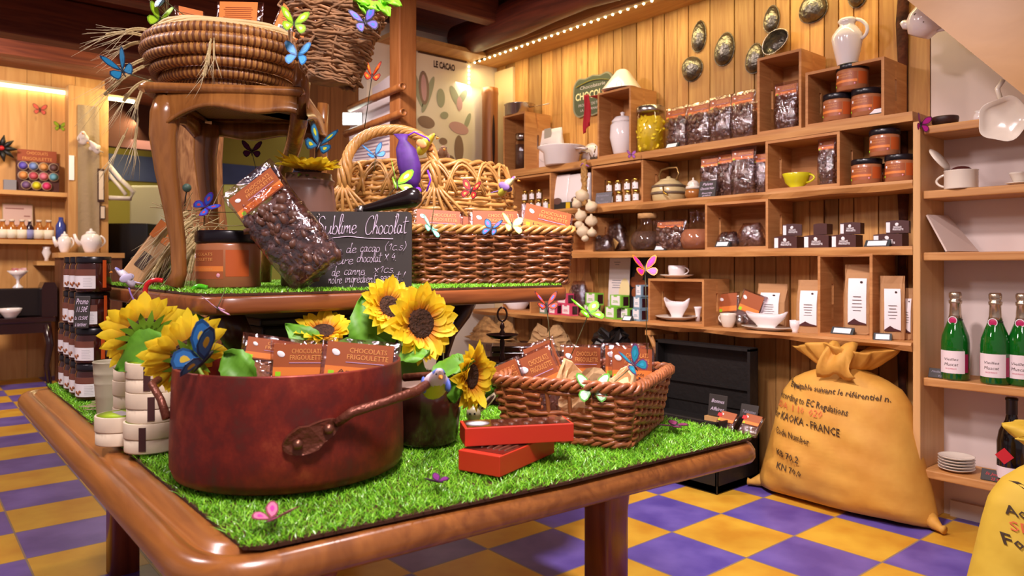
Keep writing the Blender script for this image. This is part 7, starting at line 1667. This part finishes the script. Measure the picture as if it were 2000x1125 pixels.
m = MB(); m.box((.12, -TD/2-.003, .12), (.06, .006, .05), b=.002); l = m.build('lock_plate', plain('lock_dark', '#3a2e28', .35, metal=.8), o)
m = MB(); m.box((0, .02, TH-.06), (TW-.04, TD-.06, .02)); m.build('tray', blk, o)
tz = TH-.05+.001
q = onx(1400, 500, 1.27); q.z = tz+.03
slate_board('price_slate', 'larger slate with chalk words standing in the black trunk', .094, .095, q, WR, lean=-.15, lines=[('Bonnes', .62, .24, .7), ('Affaires', .26, .24, .75)], shear=.3)
m = MB(); m.box((0, 0, .012), (.11, .03, .03)); tag(m.build('slate_stand', pinepale, None, Vector((q.x, q.y, tz)), WR), 'small pale wooden foot under the larger trunk slate', 'stand')
q = onx(1458, 500, 1.29); q.z = tz
slate_board('price_slate', 'dimmer slate at the hinge corner of the black trunk', .085, .10, q, WR, lean=-.3, lines=[('Tablettes', .62, .18, .75), ('2,50', .32, .2, .4)], shear=.2, inkm=plain('chalk_faint', '#9c97a6', .8))
for px_, lb in [(1408, 'wrapped bargain pack lying under the larger trunk slate'), (1457, 'wrapped bargain pack lying under the dimmer trunk slate')]:
    q = onx(px_, 500, 1.13 if px_ < 1430 else 1.16); q.z = tz; b = bar_pack('chocolate_pack', lb, .085, .10, .016, q, (-.75, .06, WR), 'bargain packs in the black trunk', labfrac=.5, title=False)
    m = MB(); m.box((-.036, -.0115, .075), (.02, .001, .016)); m.build('red_sticker', plain('sticker_red', '#e0202a', .5), b)
# ------------------------------------------------------------------ sacks
def sack(label, loc, rz, color, h2, K=1.0, seed=1, rot=None):
    o = thing('cocoa_sack', label, 'sack', loc, rz, rot=rot); rr = random.Random(seed)
    prof = [(0, .345, .05), (.012, .350, .11), (.05, .345, .145), (.12, .328, .165), (.20, .305, .165), (.28, .285, .155), (.36, .268, .14), (.43, .250, .12), (.48, .215, .10), (.515, .15, .085), (.535, .09, .07), (.55, .078, .06)]
    def half(z, i):
        for (z0, a0, b0), (z1, a1, b1) in zip(prof, prof[1:]):
            if z <= z1: u = (z-z0)/(z1-z0); return a0+(a1-a0)*u, b0+(b1-b0)*u
        return prof[-1][1:]
    wr = [(rr.uniform(0, 6), rr.uniform(3, 9), rr.uniform(4, 14), rr.uniform(.001, .0035)) for _ in range(7)]
    def surf(x, z):                            # front face point; x across, z up
        a, b = half(z, 0); s = max(-1, min(1, x/a)); y = -b*(1-abs(s)**3.2)**.55
        wv = sum(k*math.sin(p+fx_*x*6+fz_*z*5) for p, fx_, fz_, k in wr)*(1-abs(s)**4)
        return Vector((x, y+wv, z))
    m = MB(); g = []; N = 36; NZ = 40
    for i in range(NZ+1):
        z = .55*i/NZ; a, b = half(z, 0); row = []
        for k in range(N):
            t = 2*pi*k/N; x = a*math.copysign(abs(math.cos(t))**.8, math.cos(t)); p = surf(x*.9999, z)
            y = p.y if math.sin(t) < 0 else abs(b*(1-min(1, abs(x/a))**3.2)**.55)*.8
            row.append(Vector((x, y, z))*K)
        g.append(row)
    k0 = len(m.v); m.sheet(g, wrap=True); m.f.append(list(range(N))[::-1]); m.mi.append(0); m.sm.append(False)
    sm = plain('sackcloth_'+color[1:], color, .7, h2=h2, vscale=7, bump=.25, bscale=18)
    m.build('cloth_body', sm, o)
    for sx in (-1, 1):                         # twisted lower corners
        m = MB(); m.tube([Vector((sx*.325, -.02, .035))*K, Vector((sx*.352, -.035, .022))*K, Vector((sx*.372, -.045, .016))*K, Vector((sx*.385, -.05, .016))*K], [.03*K, .02*K, .012*K, .016*K], 10); m.build('corner_ear', sm, o)
    m = MB(); g = []; NR = 64
    for i in range(14):                        # gathered mouth, folded back over itself
        u = i/13; row = []
        for k in range(NR):
            t = 2*pi*k/NR; r = .080+.100*u**.8-.07*max(0, u-.72)*3; fold_ = 1+(.15*math.sin(5*t+1+2*u)+.12*math.sin(9*t+4*u)+.07*math.sin(17*t+2*u))*(.5+.9*u)*.8
            row.append(Vector((r*1.15*fold_*math.cos(t), r*.72*fold_*math.sin(t)-.01, .545+.115*u-.05*max(0, u-.7)**1.2*3+.018*math.sin(3*t+1)*u))*K)
        g.append(row)
    g += [[Vector((p.x*.55, p.y*.55, .60*K+(p.z-.6*K)*.3)) for p in g[-1]], [Vector((p.x*.1, p.y*.1, .57*K)) for p in g[-1]]]
    m.sheet(g, wrap=True); m.build('gathered_mouth', sm, o)
    m = MB(); g = []
    for i in range(9):                         # one loose flap hanging forward from the mouth
        u = i/8; g.append([Vector((.02+.10*(j/8-.5)*(1+.4*u)+.01*math.sin(5*u+j), -.085-.05*math.sin(pi*u*.8)-.012*math.sin(j*1.3+3*u), .64-.125*u+.012*math.sin(j*1.1+4*u)))*K for j in range(9)])
    m.sheet(g); f_ = m.build('mouth_flap', sm, o); f_.modifiers.new('t', 'SOLIDIFY').thickness = .002
    def write(lines, mat, nm, bold=.0):
        mm = MB()
        for s, x0, x1, z, sz, sl in lines:
            tm = MB(); text(tm, s, sz, None, wid=x1-x0, res=1, bold=bold); vs = []
            for x, y, zz in tm.v:
                xx = (x0+x1)/2+x; p = surf(xx, z+zz+sl*(xx-x0)); vs.append((p+Vector((0, -.006, 0)))*K)
            mm.add(vs, tm.f, None, 0, False)
        mm.build(nm, mat, o)
    write([('Equitable suivant le référentiel n.', -.185, .205, .452, .030, -.03), ('According to EC Regulations', -.245, .075, .405, .036, -.10), ('For KAOKA - FRANCE', -.262, .055, .325, .042, -.10), ('Code Number', -.225, -.060, .262, .036, -.12), ('KB 70,2', -.205, -.095, .178, .036, -.12), ('KN 70,0', -.200, -.088, .125, .034, -.12), ('Organi', -.205, -.125, .478, .022, -.45)], plain('sack_print', '#3d2a16', .8), 'lettering', .012)
    write([('SDA  1 10  020', -.245, -.02, .365, .036, -.06)], plain('sack_red', '#d8643a', .8), 'red_lettering')
    return o
sack('yellow printed cocoa sack standing between the black trunk and the pale upright', Vector((1.345, -.555, 0.002)), WR+.02, '#d8a244', '#c98d34', 1.0, 3, rot=(-.06, 0, WR+.02))
sq = at(2098, 0, 1.84); sq.z = .002
sack('yellow printed sack cut by the picture edge, nearest of the two sacks', sq, CR+.06, '#d6b53a', '#c9a42e', .86, 5)
# ------------------------------------------------------------------ low bench and bundles along the plank wall
o = thing('low_bench', 'low dark bench along the plank wall behind the wicker tray', 'bench', (1.33, .98, 0), WR)
m = MB(); m.box((0, 0, .46), (1.1, .30, .04), b=.004); m.build('seat', plain('bench_dark', '#3a1f16', .5), o)
for x in (-.5, .5):
    m = MB(); m.box((x, 0, .22), (.05, .26, .44)); m.build('leg', plain('bench_dark', '#3a1f16', .5), o)
def heap(name, label, cat, px0, px1, yt, X, z, mat, seed, e=.10):
    a, b_ = onx(px0, 0, X), onx(px1, 0, X); w_ = a.y-b_.y; d = (X-CAM.x)/raydir((px0+px1)/2).x; h = .957+(516-yt)/F*d-z; rr = random.Random(seed)
    m = MB(); g = []
    for i in range(9):
        u = i/8; g.append([(w_/2*(1-.45*u**2)*math.cos(t)*(1+rr.gauss(0, e)), .10*(1-.4*u)*math.sin(t)*(1+rr.gauss(0, e)), h*u+.03*math.sin(3*t+seed)*u) for t in [2*pi*k/22 for k in range(22)]])
    g.append([(p[0]*.3, p[1]*.3, p[2]-.03) for p in g[-1]])
    m.sheet(g, wrap=True, smooth=False); return tag(m.build(name, mat, None, Vector((X, (a.y+b_.y)/2, z)), WR), label, cat)
heap('burlap_sack', 'crumpled pale burlap sack on the bench behind the tray', 'sack', 1040, 1115, 642, 1.33, .481, plain('burlap', '#a8845a', .9, bump=.5, bscale=60), 3)
heap('straw_bundle', 'bundle of pale straw on the bench behind the tiered stand', 'straw', 925, 1005, 628, 1.33, .481, plain('straw_bundle', '#b08450', .9, bump=.8, bscale=50, var=.4, vscale=30), 6)
heap('black_moulds', 'heap of black fluted tin moulds on the bench behind the marzipan packs', 'moulds', 1160, 1238, 650, 1.33, .481, plain('tin_black', '#201c1c', .3, metal=.6), 9, .14)
q = onx(868, 0, 1.42); 
# ------------------------------------------------------------------ leaflet rack with bamboo poles
def pole(x0, y0, x1, y1, d, lb, r=.020):
    a = at(x0, y0, d); b_ = ony(x1, y1, a.y+.55); L = (b_-a).length; o = thing('bamboo_pole', lb, 'pole', a, 0)
    Mx = (b_-a).to_track_quat('Z', 'Y').to_matrix().to_4x4(); m = MB()
    m.lathe([(r*.66, .004), (r*.66, 0), (r*1.02, 0), (r*1.05, .02), (r, .04), (r*.98, L*.48), (r*1.06, L*.5), (r*.98, L*.52), (r, L), (0, L), (0, .06), (r*.64, .06)], 22, Mx); m.build('culm', wood('bamboo', '#b3733f', '#8f5228', rough=.4, knots=False), o); return o
pole(787, 168, 683, 212, 3.75, 'upper bamboo pole of the leaflet rack beside the square post')
pole(789, 219, 675, 262, 3.75, 'lower bamboo pole of the leaflet rack beside the square post')
def card(name, label, pts, d, mat, cat, lines=0):
    P = [at(x, y, dd) for (x, y), dd in zip(pts, d)]; n_ = (P[1]-P[0]).cross(P[3]-P[0]).normalized()*.004; o = thing(name, label, cat, P[0], 0); m = MB()
    L_ = [p-P[0] for p in P]; m.add(L_+[p+n_ for p in L_], [(0, 1, 2, 3), (7, 6, 5, 4), (0, 4, 5, 1), (1, 5, 6, 2), (2, 6, 7, 3), (3, 7, 4, 0)], None, 0, False); m.build('sheet', mat, o)
    if lines:
        m = MB(); e = -n_*.3 if n_.dot(FW) > 0 else n_*1.3
        for k in range(lines):
            v = .15+.7*k/lines; u1 = rnd(.6, .9); p = lambda u, v: L_[0]*(1-u)*(1-v)+L_[1]*u*(1-v)+L_[2]*u*v+L_[3]*(1-u)*v+e
            m.add([p(.1, v), p(u1, v), p(u1, v+.03), p(.1, v+.03)], [(0, 1, 2, 3)], None, 0, False)
        m.build('lettering', plain('print_mauve', '#a08a9a', .7), o)
    return o
pap = plain('paper_lilac', '#e3d6dc', .7)
card('rack_leaflet', 'white leaflet behind the lower bamboo pole of the rack', [(682, 262), (783, 228), (786, 330), (684, 330)], [4.3, 3.85, 3.85, 4.3], pap, 'leaflet', 9)
card('rack_leaflet', 'white leaflet between the two bamboo poles of the rack', [(684, 208), (768, 178), (772, 224), (684, 250)], [4.32, 3.95, 3.95, 4.32], pap, 'leaflet', 0)
card('rack_leaflet', 'white leaflet standing above the upper bamboo pole', [(727, 172), (766, 143), (770, 176), (728, 200)], [4.25, 4.0, 4.0, 4.25], pap, 'leaflet', 0)
# ------------------------------------------------------------------ tree trunk behind the chair
q = at(390, 0, 3.25); q.z = 0; r = 45/F*3.25; zt = .957+(516-190)/F*3.25
m = MB(); rt2 = random.Random(3); m.tube([(q.x+.012*math.sin(i*1.1), q.y, zt*i/12) for i in range(13)], [r*(1.12-.12*i/12+.03*math.sin(i*1.9)) for i in range(13)], 24)
o = thing('tree_trunk', 'bare upright tree trunk with pale patchy wood behind the chair', 'tree trunk', (0, 0, 0)); m.build('trunk', wood('trunk_wood', '#c58e58', '#7d4a26', scale=(9, 9, 9), stretch=(1, 1, .22), rough=.8, knots=False), o)
m = MB(); m.ball(at(365, 367, 3.02), (.018, .018, .018)); m.build('knob', plain('verdigris', '#3f5a50', .5), o); m = MB(); m.tube([at(365, 372, 3.03), at(362, 385, 3.03), at(361, 402, 3.04)], .003, 5); m.build('hook', blackm, o)
# ------------------------------------------------------------------ far left: shelves, tins, bottles
YB = 5.18
pf = wood('pine_far_shelf', '#d9a665', '#c08a4e', scale=(3, 3, 3), stretch=(.1, 1, 1), rough=.5, island=.1, knots=False)
def fsh(y, x1, lb, x0=-700):
    a, b_ = ony(x0, y, YB), ony(x1, y, YB); z = ony(x1, y, YB).z; m = MB(); m.box(((a.x+b_.x)/2, (YB+5.395)/2, z-.018), (b_.x-a.x, 5.395-YB, .035)); tag(m.build('wall_shelf', pf), lb, 'shelf'); return z
FS1, FS2 = fsh(377, 138, 'far wall shelf carrying the display of coloured tins'), fsh(469, 112, 'far wall shelf carrying the row of small bottles')
FS3 = fsh(510, 134, 'short far shelf with the small white vase', x0=72)
def fp(px_, z, y=YB+.10): q = ony(px_, 500, y); return Vector((q.x, q.y, z))
def fw(p0, p1, y=YB+.1): return ony(p1, 0, y).x-ony(p0, 0, y).x
def fh(px_, y0, y1, y=YB+.1): return (y1-y0)/F*((y-CAM.y)/raydir(px_).y)
q = fp(75, FS1); W_, Hh = fw(33, 116), fh(75, 292, 375)
o = thing('tin_display', 'brown display stand of round coloured tins on the far shelf', 'display', q, 0)
m = MB(); m.box((0, .05, Hh*.36), (W_, .08, Hh*.72)); m.build('tray', plain('display_brown', '#4a1a14', .5), o)
m = MB(); m.box((0, .07, Hh*.86), (W_*.93, .01, Hh*.30)); hb = m.build('header', plain('display_rust', '#a04a24', .5), o)
m = MB(); text(m, 'CHOCOLATS', Hh*.10, TR((0, .063, Hh*.90)), wid=W_*.5); text(m, 'FRIGOULETTE', Hh*.10, TR((0, .063, Hh*.77)), wid=W_*.7); m.build('lettering', gold, hb)
cols = [['#6a5ac8', '#7f96d8', '#e0a060', '#6a4a4a'], ['#e89a5a', '#d05a6a', '#e07a90', '#6aa8c0'], ['#7a5a8a', '#e0d82a', '#e0407a']]
for r, row in enumerate(cols):
    for k, c_ in enumerate(row):
        x = W_*(-.36+.24*k+(.07 if r == 2 else 0)); z = Hh*(.60-.225*r); R = W_*.125
        m = MB(); m.lathe([(0, 0), (R, 0), (R, .022), (R*.94, .026), (0, .026)], 22, TR((x, .012-.004*r, z), (pi/2-.0, 0, 0))); tt = m.build('round_tin', plain('tin_rim', '#c9b39a', .4, metal=.4), o)
        m = MB(); m.lathe([(R*.88, .0265), (0, .027)], 22, TR((x, .012-.004*r, z), (pi/2, 0, 0))); m.build('tin_label', plain('tin_'+c_[1:], c_, .5), tt)
q = fp(19, FS1); m = MB(); m.box((0, 0, fh(19, 354, 375)/2), (fw(7, 32), .06, fh(19, 354, 375)), b=.003); tag(m.build('grey_box', plain('box_grey', '#84828a', .6), None, q, 0), 'small grey box left of the coloured tins', 'box')
q = fp(35, FS2, YB+.17); o = thing('notice_board', 'pale framed notice standing behind the row of bottles', 'notice', q, 0, rot=(-.08, 0, 0)); a_, h_ = fw(5, 66), fh(35, 394, 466)
m = MB(); m.box((0, 0, h_/2), (a_, .012, h_)); m.build('frame', plain('notice_frame', '#b59a6a', .6), o); m = MB(); m.box((0, -.007, h_/2), (a_*.94, .002, h_*.93)); m.build('sheet', plain('notice_paper', '#dcb8a8', .7), o)
m = MB(); [m.box((x*a_, -.009, h_*z), (w_*a_, .001, h_*.03)) for x, z, w_ in [(-.1, .86, .6), (.3, .66, .2), (-.1, .4, .6), (.3, .3, .16)]]; m.build('lettering', plain('print_rose', '#a06a60', .7), o)
syr = None
for px_, dark in [(5, 0), (23, 0), (43, 0), (58, 1), (76, 0), (95, 0)]:
    names = {5: 'first syrup bottle from the picture edge on the far shelf', 23: 'second syrup bottle from the picture edge on the far shelf', 43: 'third syrup bottle, just left of the dark one on the far shelf', 58: 'slim dark bottle among the amber syrup bottles', 76: 'amber syrup bottle just right of the dark one', 95: 'last amber syrup bottle before the blue bottle'}
    q = fp(px_, FS2, YB+.05); R = 8.2/F*6.6*(.75 if dark else 1); Hq = fh(px_, 427, 466, YB+.05)
    o = thing('syrup_bottle', names[px_], 'bottle', q, 0, 'small bottles on the far shelf')
    m = MB(); m.lathe([(0, 0), (R, 0), (R, Hq*.62), (R*.5, Hq*.76), (R*.42, Hq*.9), (0, Hq*.9)], 18); m.build('glass', plain('syrup_dark', '#2a1a2a', .15) if dark else plain('syrup_amber', '#a8642a', .15, coat=.5), o)
    m = MB(); m.lathe([(0, Hq*.9), (R*.55, Hq*.9), (R*.55, Hq), (0, Hq)], 14); m.build('cap', plain('cap_cream', '#d8c8b8', .4), o)
    m = MB(); m.lathe([(R*1.02, Hq*.06), (R*1.02, Hq*.5)], 18); m.build('label', plain('label_lavender', '#8a8ac0', .6) if dark else plain('label_cream', '#e6dcc8', .6), o)
q = fp(119, FS2-.005, YB+.06); o = thing('blue_bottle', 'tall blue glass bottle at the end of the far shelf', 'bottle', q-Vector((.0, 0, 0)), 0); R = 8.5/F*6.6; Hq = fh(119, 424, 470)
m = MB(); m.lathe([(0, 0), (R, 0), (R, Hq*.65), (R*.5, Hq*.85), (R*.45, Hq), (0, Hq)], 18); m.build('glass', plain('glass_blue', '#3a4a9a', .1, coat=.6), o)
q = ony(2, 290, 5.3); o = thing('black_flower', 'dark spiky ornament with a red heart on the far wall', 'ornament', q, 0)
for k in range(9):
    a_ = 2*pi*k/9; m = MB(); m.tube([(0, 0, 0), (.06*math.cos(a_), -.03, .06*math.sin(a_)), (.11*math.cos(a_), -.02, .11*math.sin(a_))], [.012, .02, .003], 6); m.build('spike', blackm, o)
m = MB(); m.ball((0, -.03, 0), .02); m.build('heart', plain('bead_red', '#c01c24', .4), o)
# burlap-covered post with hens, frames
a, b_ = ony(134, 300, 5.12), ony(213, 300, 5.12); p = MB(); w_ = b_.x-a.x
p.box(((a.x+b_.x)/2, 5.22, 1.23), (w_, .16, 2.46), b=.004); structure('trim_8', p, wood('post_far', '#d3a163', '#b98248', scale=(4, 4, 4), rough=.55, knots=False))
m = MB(); g = []
a2, b2 = ony(152, 300, 5.12), ony(194, 300, 5.12)
for i in range(24):
    z = .55+1.75*i/23; g.append([(a2.x+(b2.x-a2.x)*j/8, 5.128-.008*math.sin(j*1.4+.2*i)-.004, z) for j in range(9)])
m.sheet(g); tag(m.build('burlap_hanging', plain('burlap_far', '#9a8468', .95, bump=.4, bscale=40)), 'long strip of burlap hanging down the far post', 'cloth')
for px_, py, lb, rz in [(162, 270, 'upper white hen ornament hanging on the burlap post', .5), (183, 288, 'lower white hen ornament hanging on the burlap post', -.4)]:
    bird(lb, px_, py, 6.55-.0, .085, ('#e6dcd8', '#e6dcd8', '#d8ccc8', '#e0d4d0'), rz=rz, loc=ony(px_, py, 5.06))
for (x0, x1, y0, y1), lb in [((191, 204, 330, 394), 'narrow framed picture on the far post'), ((195, 206, 402, 428), 'small framed card low on the far post')]:
    A, B = ony(x0, y1, 5.105), ony(x1, y0, 5.105); o = thing('picture_frame', lb, 'picture', ((A.x+B.x)/2, 5.112, (A.z+B.z)/2), 0); w2, h2 = B.x-A.x, B.z-A.z
    m = MB(); m.box((0, 0, 0), (w2, .014, h2)); m.build('frame', plain('frame_dark', '#3a1c16', .5), o); m = MB(); m.box((0, -.008, 0), (w2*.7, .003, h2*.86)); m.build('picture', plain('picture_pale', '#d8c4b0', .6), o)
A = ony(141, 327, 5.10); m = MB(); m.box((0, 0, 0), (fw(137, 147), .004, fh(141, 305, 352))); tag(m.build('pinned_paper', whitep, None, Vector((A.x, 5.128, A.z)), 0), 'white paper pinned on the far post edge', 'paper')
# dark console with crockery
cz = .957-(612-516)/F*6.2; q = onz(60, 742, 0)
o = thing('dark_console', 'dark polished console table with curved legs against the far wall', 'table', (q.x, 4.98, 0), 0); dkw = plain('mahogany_dark', '#2a0f12', .25, coat=.5)
x0, x1 = ony(-260, 0, 4.8).x-q.x, ony(109, 0, 4.8).x-q.x
m = MB(); m.box(((x0+x1)/2, 0, cz-.02), (x1-x0, .36, .04), b=.008); m.build('tabletop', dkw, o); m = MB(); m.box(((x0+x1)/2, -.02, cz-.08), (x1-x0-.06, .30, .08)); m.build('apron', dkw, o)
for x in (x0+.05, x1-.06, (x0*.42+x1*.58)):
    m = MB(); m.tube([(x, -.15, cz-.06), (x+.02, -.17, cz*.6), (x+.0, -.16, cz*.3), (x+.02, -.17, .0)], [.032, .03, .02, .022], 8); m.build('leg', dkw, o)
W2 = fw(78, 108, 4.9); q2 = ony(93, 0, 4.95); q2.z = cz+.001
o = thing('dark_cabinet', 'small dark rounded cabinet on the console table', 'cabinet', q2, 0); hh = fh(103, 546, 612, 4.9)
m = MB(); m.prism([(-W2/2, 0), (W2/2, 0), (W2/2, hh*.85), (W2*.35, hh), (-W2*.35, hh), (-W2/2, hh*.85)], -.12, .10, TR((0, 0, 0), (pi/2, 0, 0))); m.build('body', dkw, o)
q2 = ony(35, 0, 4.98); q2.z = cz+.001; W3 = fw(-20, 78, 4.95); hh2 = fh(35, 556, 612, 4.95)
o = thing('black_casket', 'black casket under the footed dish on the console', 'box', q2, 0); m = MB(); m.box((0, .05, hh2/2), (W3, .16, hh2), b=.01); m.build('body', plain('casket_black', '#120a0c', .3, coat=.4), o)
q3 = ony(35, 0, 5.0); q3.z = cz+hh2+.002; R = fw(14, 58, 5.0)/2; Hq = fh(35, 522, 556, 5.0)
vessel('footed_dish', 'white footed dish of wrapped sweets on the black casket', 'dish', [(R*.5, 0), (R*.5, .008), (R*.15, Hq*.25), (R*.15, Hq*.5), (R*.6, Hq*.75), (R, Hq)], q3, 0, mat=porc)
m = MB(); [m.box((rnd(-.7, .7)*R, rnd(-.4, .4)*R, .012+rnd(0, .02)), (.035, .03, .02), TR((0, 0, 0), (0, 0, 0))) for _ in range(8)]; tag(m.build('sweets', plain('sweet_wrap', '#e0c8cc', .4, h2='#a83a3a', vscale=20), None, q3+Vector((0, 0, Hq*.86)), 0), 'wrapped sweets heaped in the footed dish', 'sweets', kind='stuff')
q3 = ony(82, 0, 5.0); q3.z = cz+hh2*1.0; m = MB()
q4 = ony(20, 0, 4.86); q4.z = cz+.001; R = fw(-4, 42, 4.86)/2; vessel('white_bowl', 'white bowl at the front of the console table', 'bowl', [(R*.5, 0), (R*.55, .01), (R*.9, R*.6), (R*1.05, R*1.0)], q4, 0, mat=porc)
def teapot(label, px_, zb, y, wpx, hpx):
    q = ony(px_, 0, y); q.z = zb; k = ((y-CAM.y)/raydir(px_).y)/F; R = wpx/2*k*.62; Hq = hpx*k
    return vessel('teapot', label, 'teapot', [(R*.55, 0), (R*.6, Hq*.06), (R, Hq*.4), (R*.85, Hq*.68), (R*.5, Hq*.78)], q, 0, mat=porc, handle=(Hq*.2, Hq*.7, R*.55, .008),
                  spout=([(-R*.9, 0, Hq*.3), (-R*1.3, 0, Hq*.5), (-R*1.5, 0, Hq*.75)], [.022, .014, .010]), lid=[(R*.52, Hq*.77), (R*.45, Hq*.85), (R*.12, Hq*.9), (R*.16, Hq*.95), (0, Hq)])
sd = ony(165, 494, 4.9); m = MB(); m.box((0, .06, -.02), (fw(112, 240, 4.9), .3, .04)); o = thing('side_shelf', 'pale counter shelf carrying the white teapots at the far post', 'shelf', (ony(176, 0, 4.9).x, 4.9, ony(176, 494, 4.9).z), 0); m.build('board', pf, o)
sz = o.location.z; m = MB(); m.box((0, .06, -.04-(sz-.04)/2), (fw(116, 236, 4.9), .26, sz-.04)); m.build('panel', wood('panel_dark', '#7d4c2e', '#5a301c', scale=(3, 3, 3), rough=.6, knots=False), o)
teapot('larger white teapot on the counter before the burlap post', 178, sz+.001, 4.90, 62, 48); teapot('smaller white teapot left of the larger one', 126, sz+.001, 4.98, 40, 42)
q = fp(91, FS3, YB+.06); R = .035; vessel('small_vase', 'small white vase on the short far shelf', 'vase', [(R*.5, 0), (R*.4, .02), (R, .07), (R*.7, .10), (R*.9, .12)], q, 0, mat=porc)
# ------------------------------------------------------------------ kitchen glimpsed beyond
def kbox(name, label, cat, x0, x1, yt, d, z0, mat, dep=.4, b=.01):
    A, B = at(x0, yt, d), at(x1, yt, d); w_ = (B-A).length; q = (A+B)/2+FW*dep/2; m = MB(); m.box((0, 0, (A.z-z0)/2), (w_, dep, A.z-z0), b=b); return tag(m.build(name, mat, None, Vector((q.x, q.y, z0)), CR), label, cat)
fr = kbox('white_fridge', 'white fridge in the kitchen behind the chair legs', 'fridge', 252, 345, 362, 7.2, 0, plain('fridge_white', '#dfe0d0', .35), .5, .02)
kbox('black_stove', 'black stove and counter in the kitchen', 'stove', 205, 288, 436, 6.5, 0, plain('stove_black', '#100d10', .25), .45)
kbox('green_cupboard', 'yellow-green cupboard in the kitchen right of the trunk', 'cupboard', 436, 560, 360, 7.0, 0, plain('cupboard_green', '#a3a636', .5), .4)
A = at(212, 352, 6.35); o = thing('white_rail', 'bent white metal rail by the kitchen opening', 'rail', A, 0); m = MB(); m.tube([p-A for p in (at(203, 312, 6.35), at(235, 350, 6.35), at(262, 375, 6.35), at(255, 388, 6.35), at(203, 386, 6.35))], .02, 8); m.tube([p-A for p in (at(203, 330, 6.35), at(232, 362, 6.35), at(246, 380, 6.35))], .016, 8); m.build('bar', plain('rail_white', '#d8cdc0', .4), o)
A, B = ony(214, 205, 6.2), ony(345, 296, 6.2); m = MB(); m.box(((A.x+B.x)/2, 6.3, (A.z+B.z)/2+.2), (B.x-A.x, .1, A.z-B.z+.4)); structure('trim_9', m, plain('beam_brown', '#4a2012', .8))  # plain dark brown panel across the top of the kitchen opening
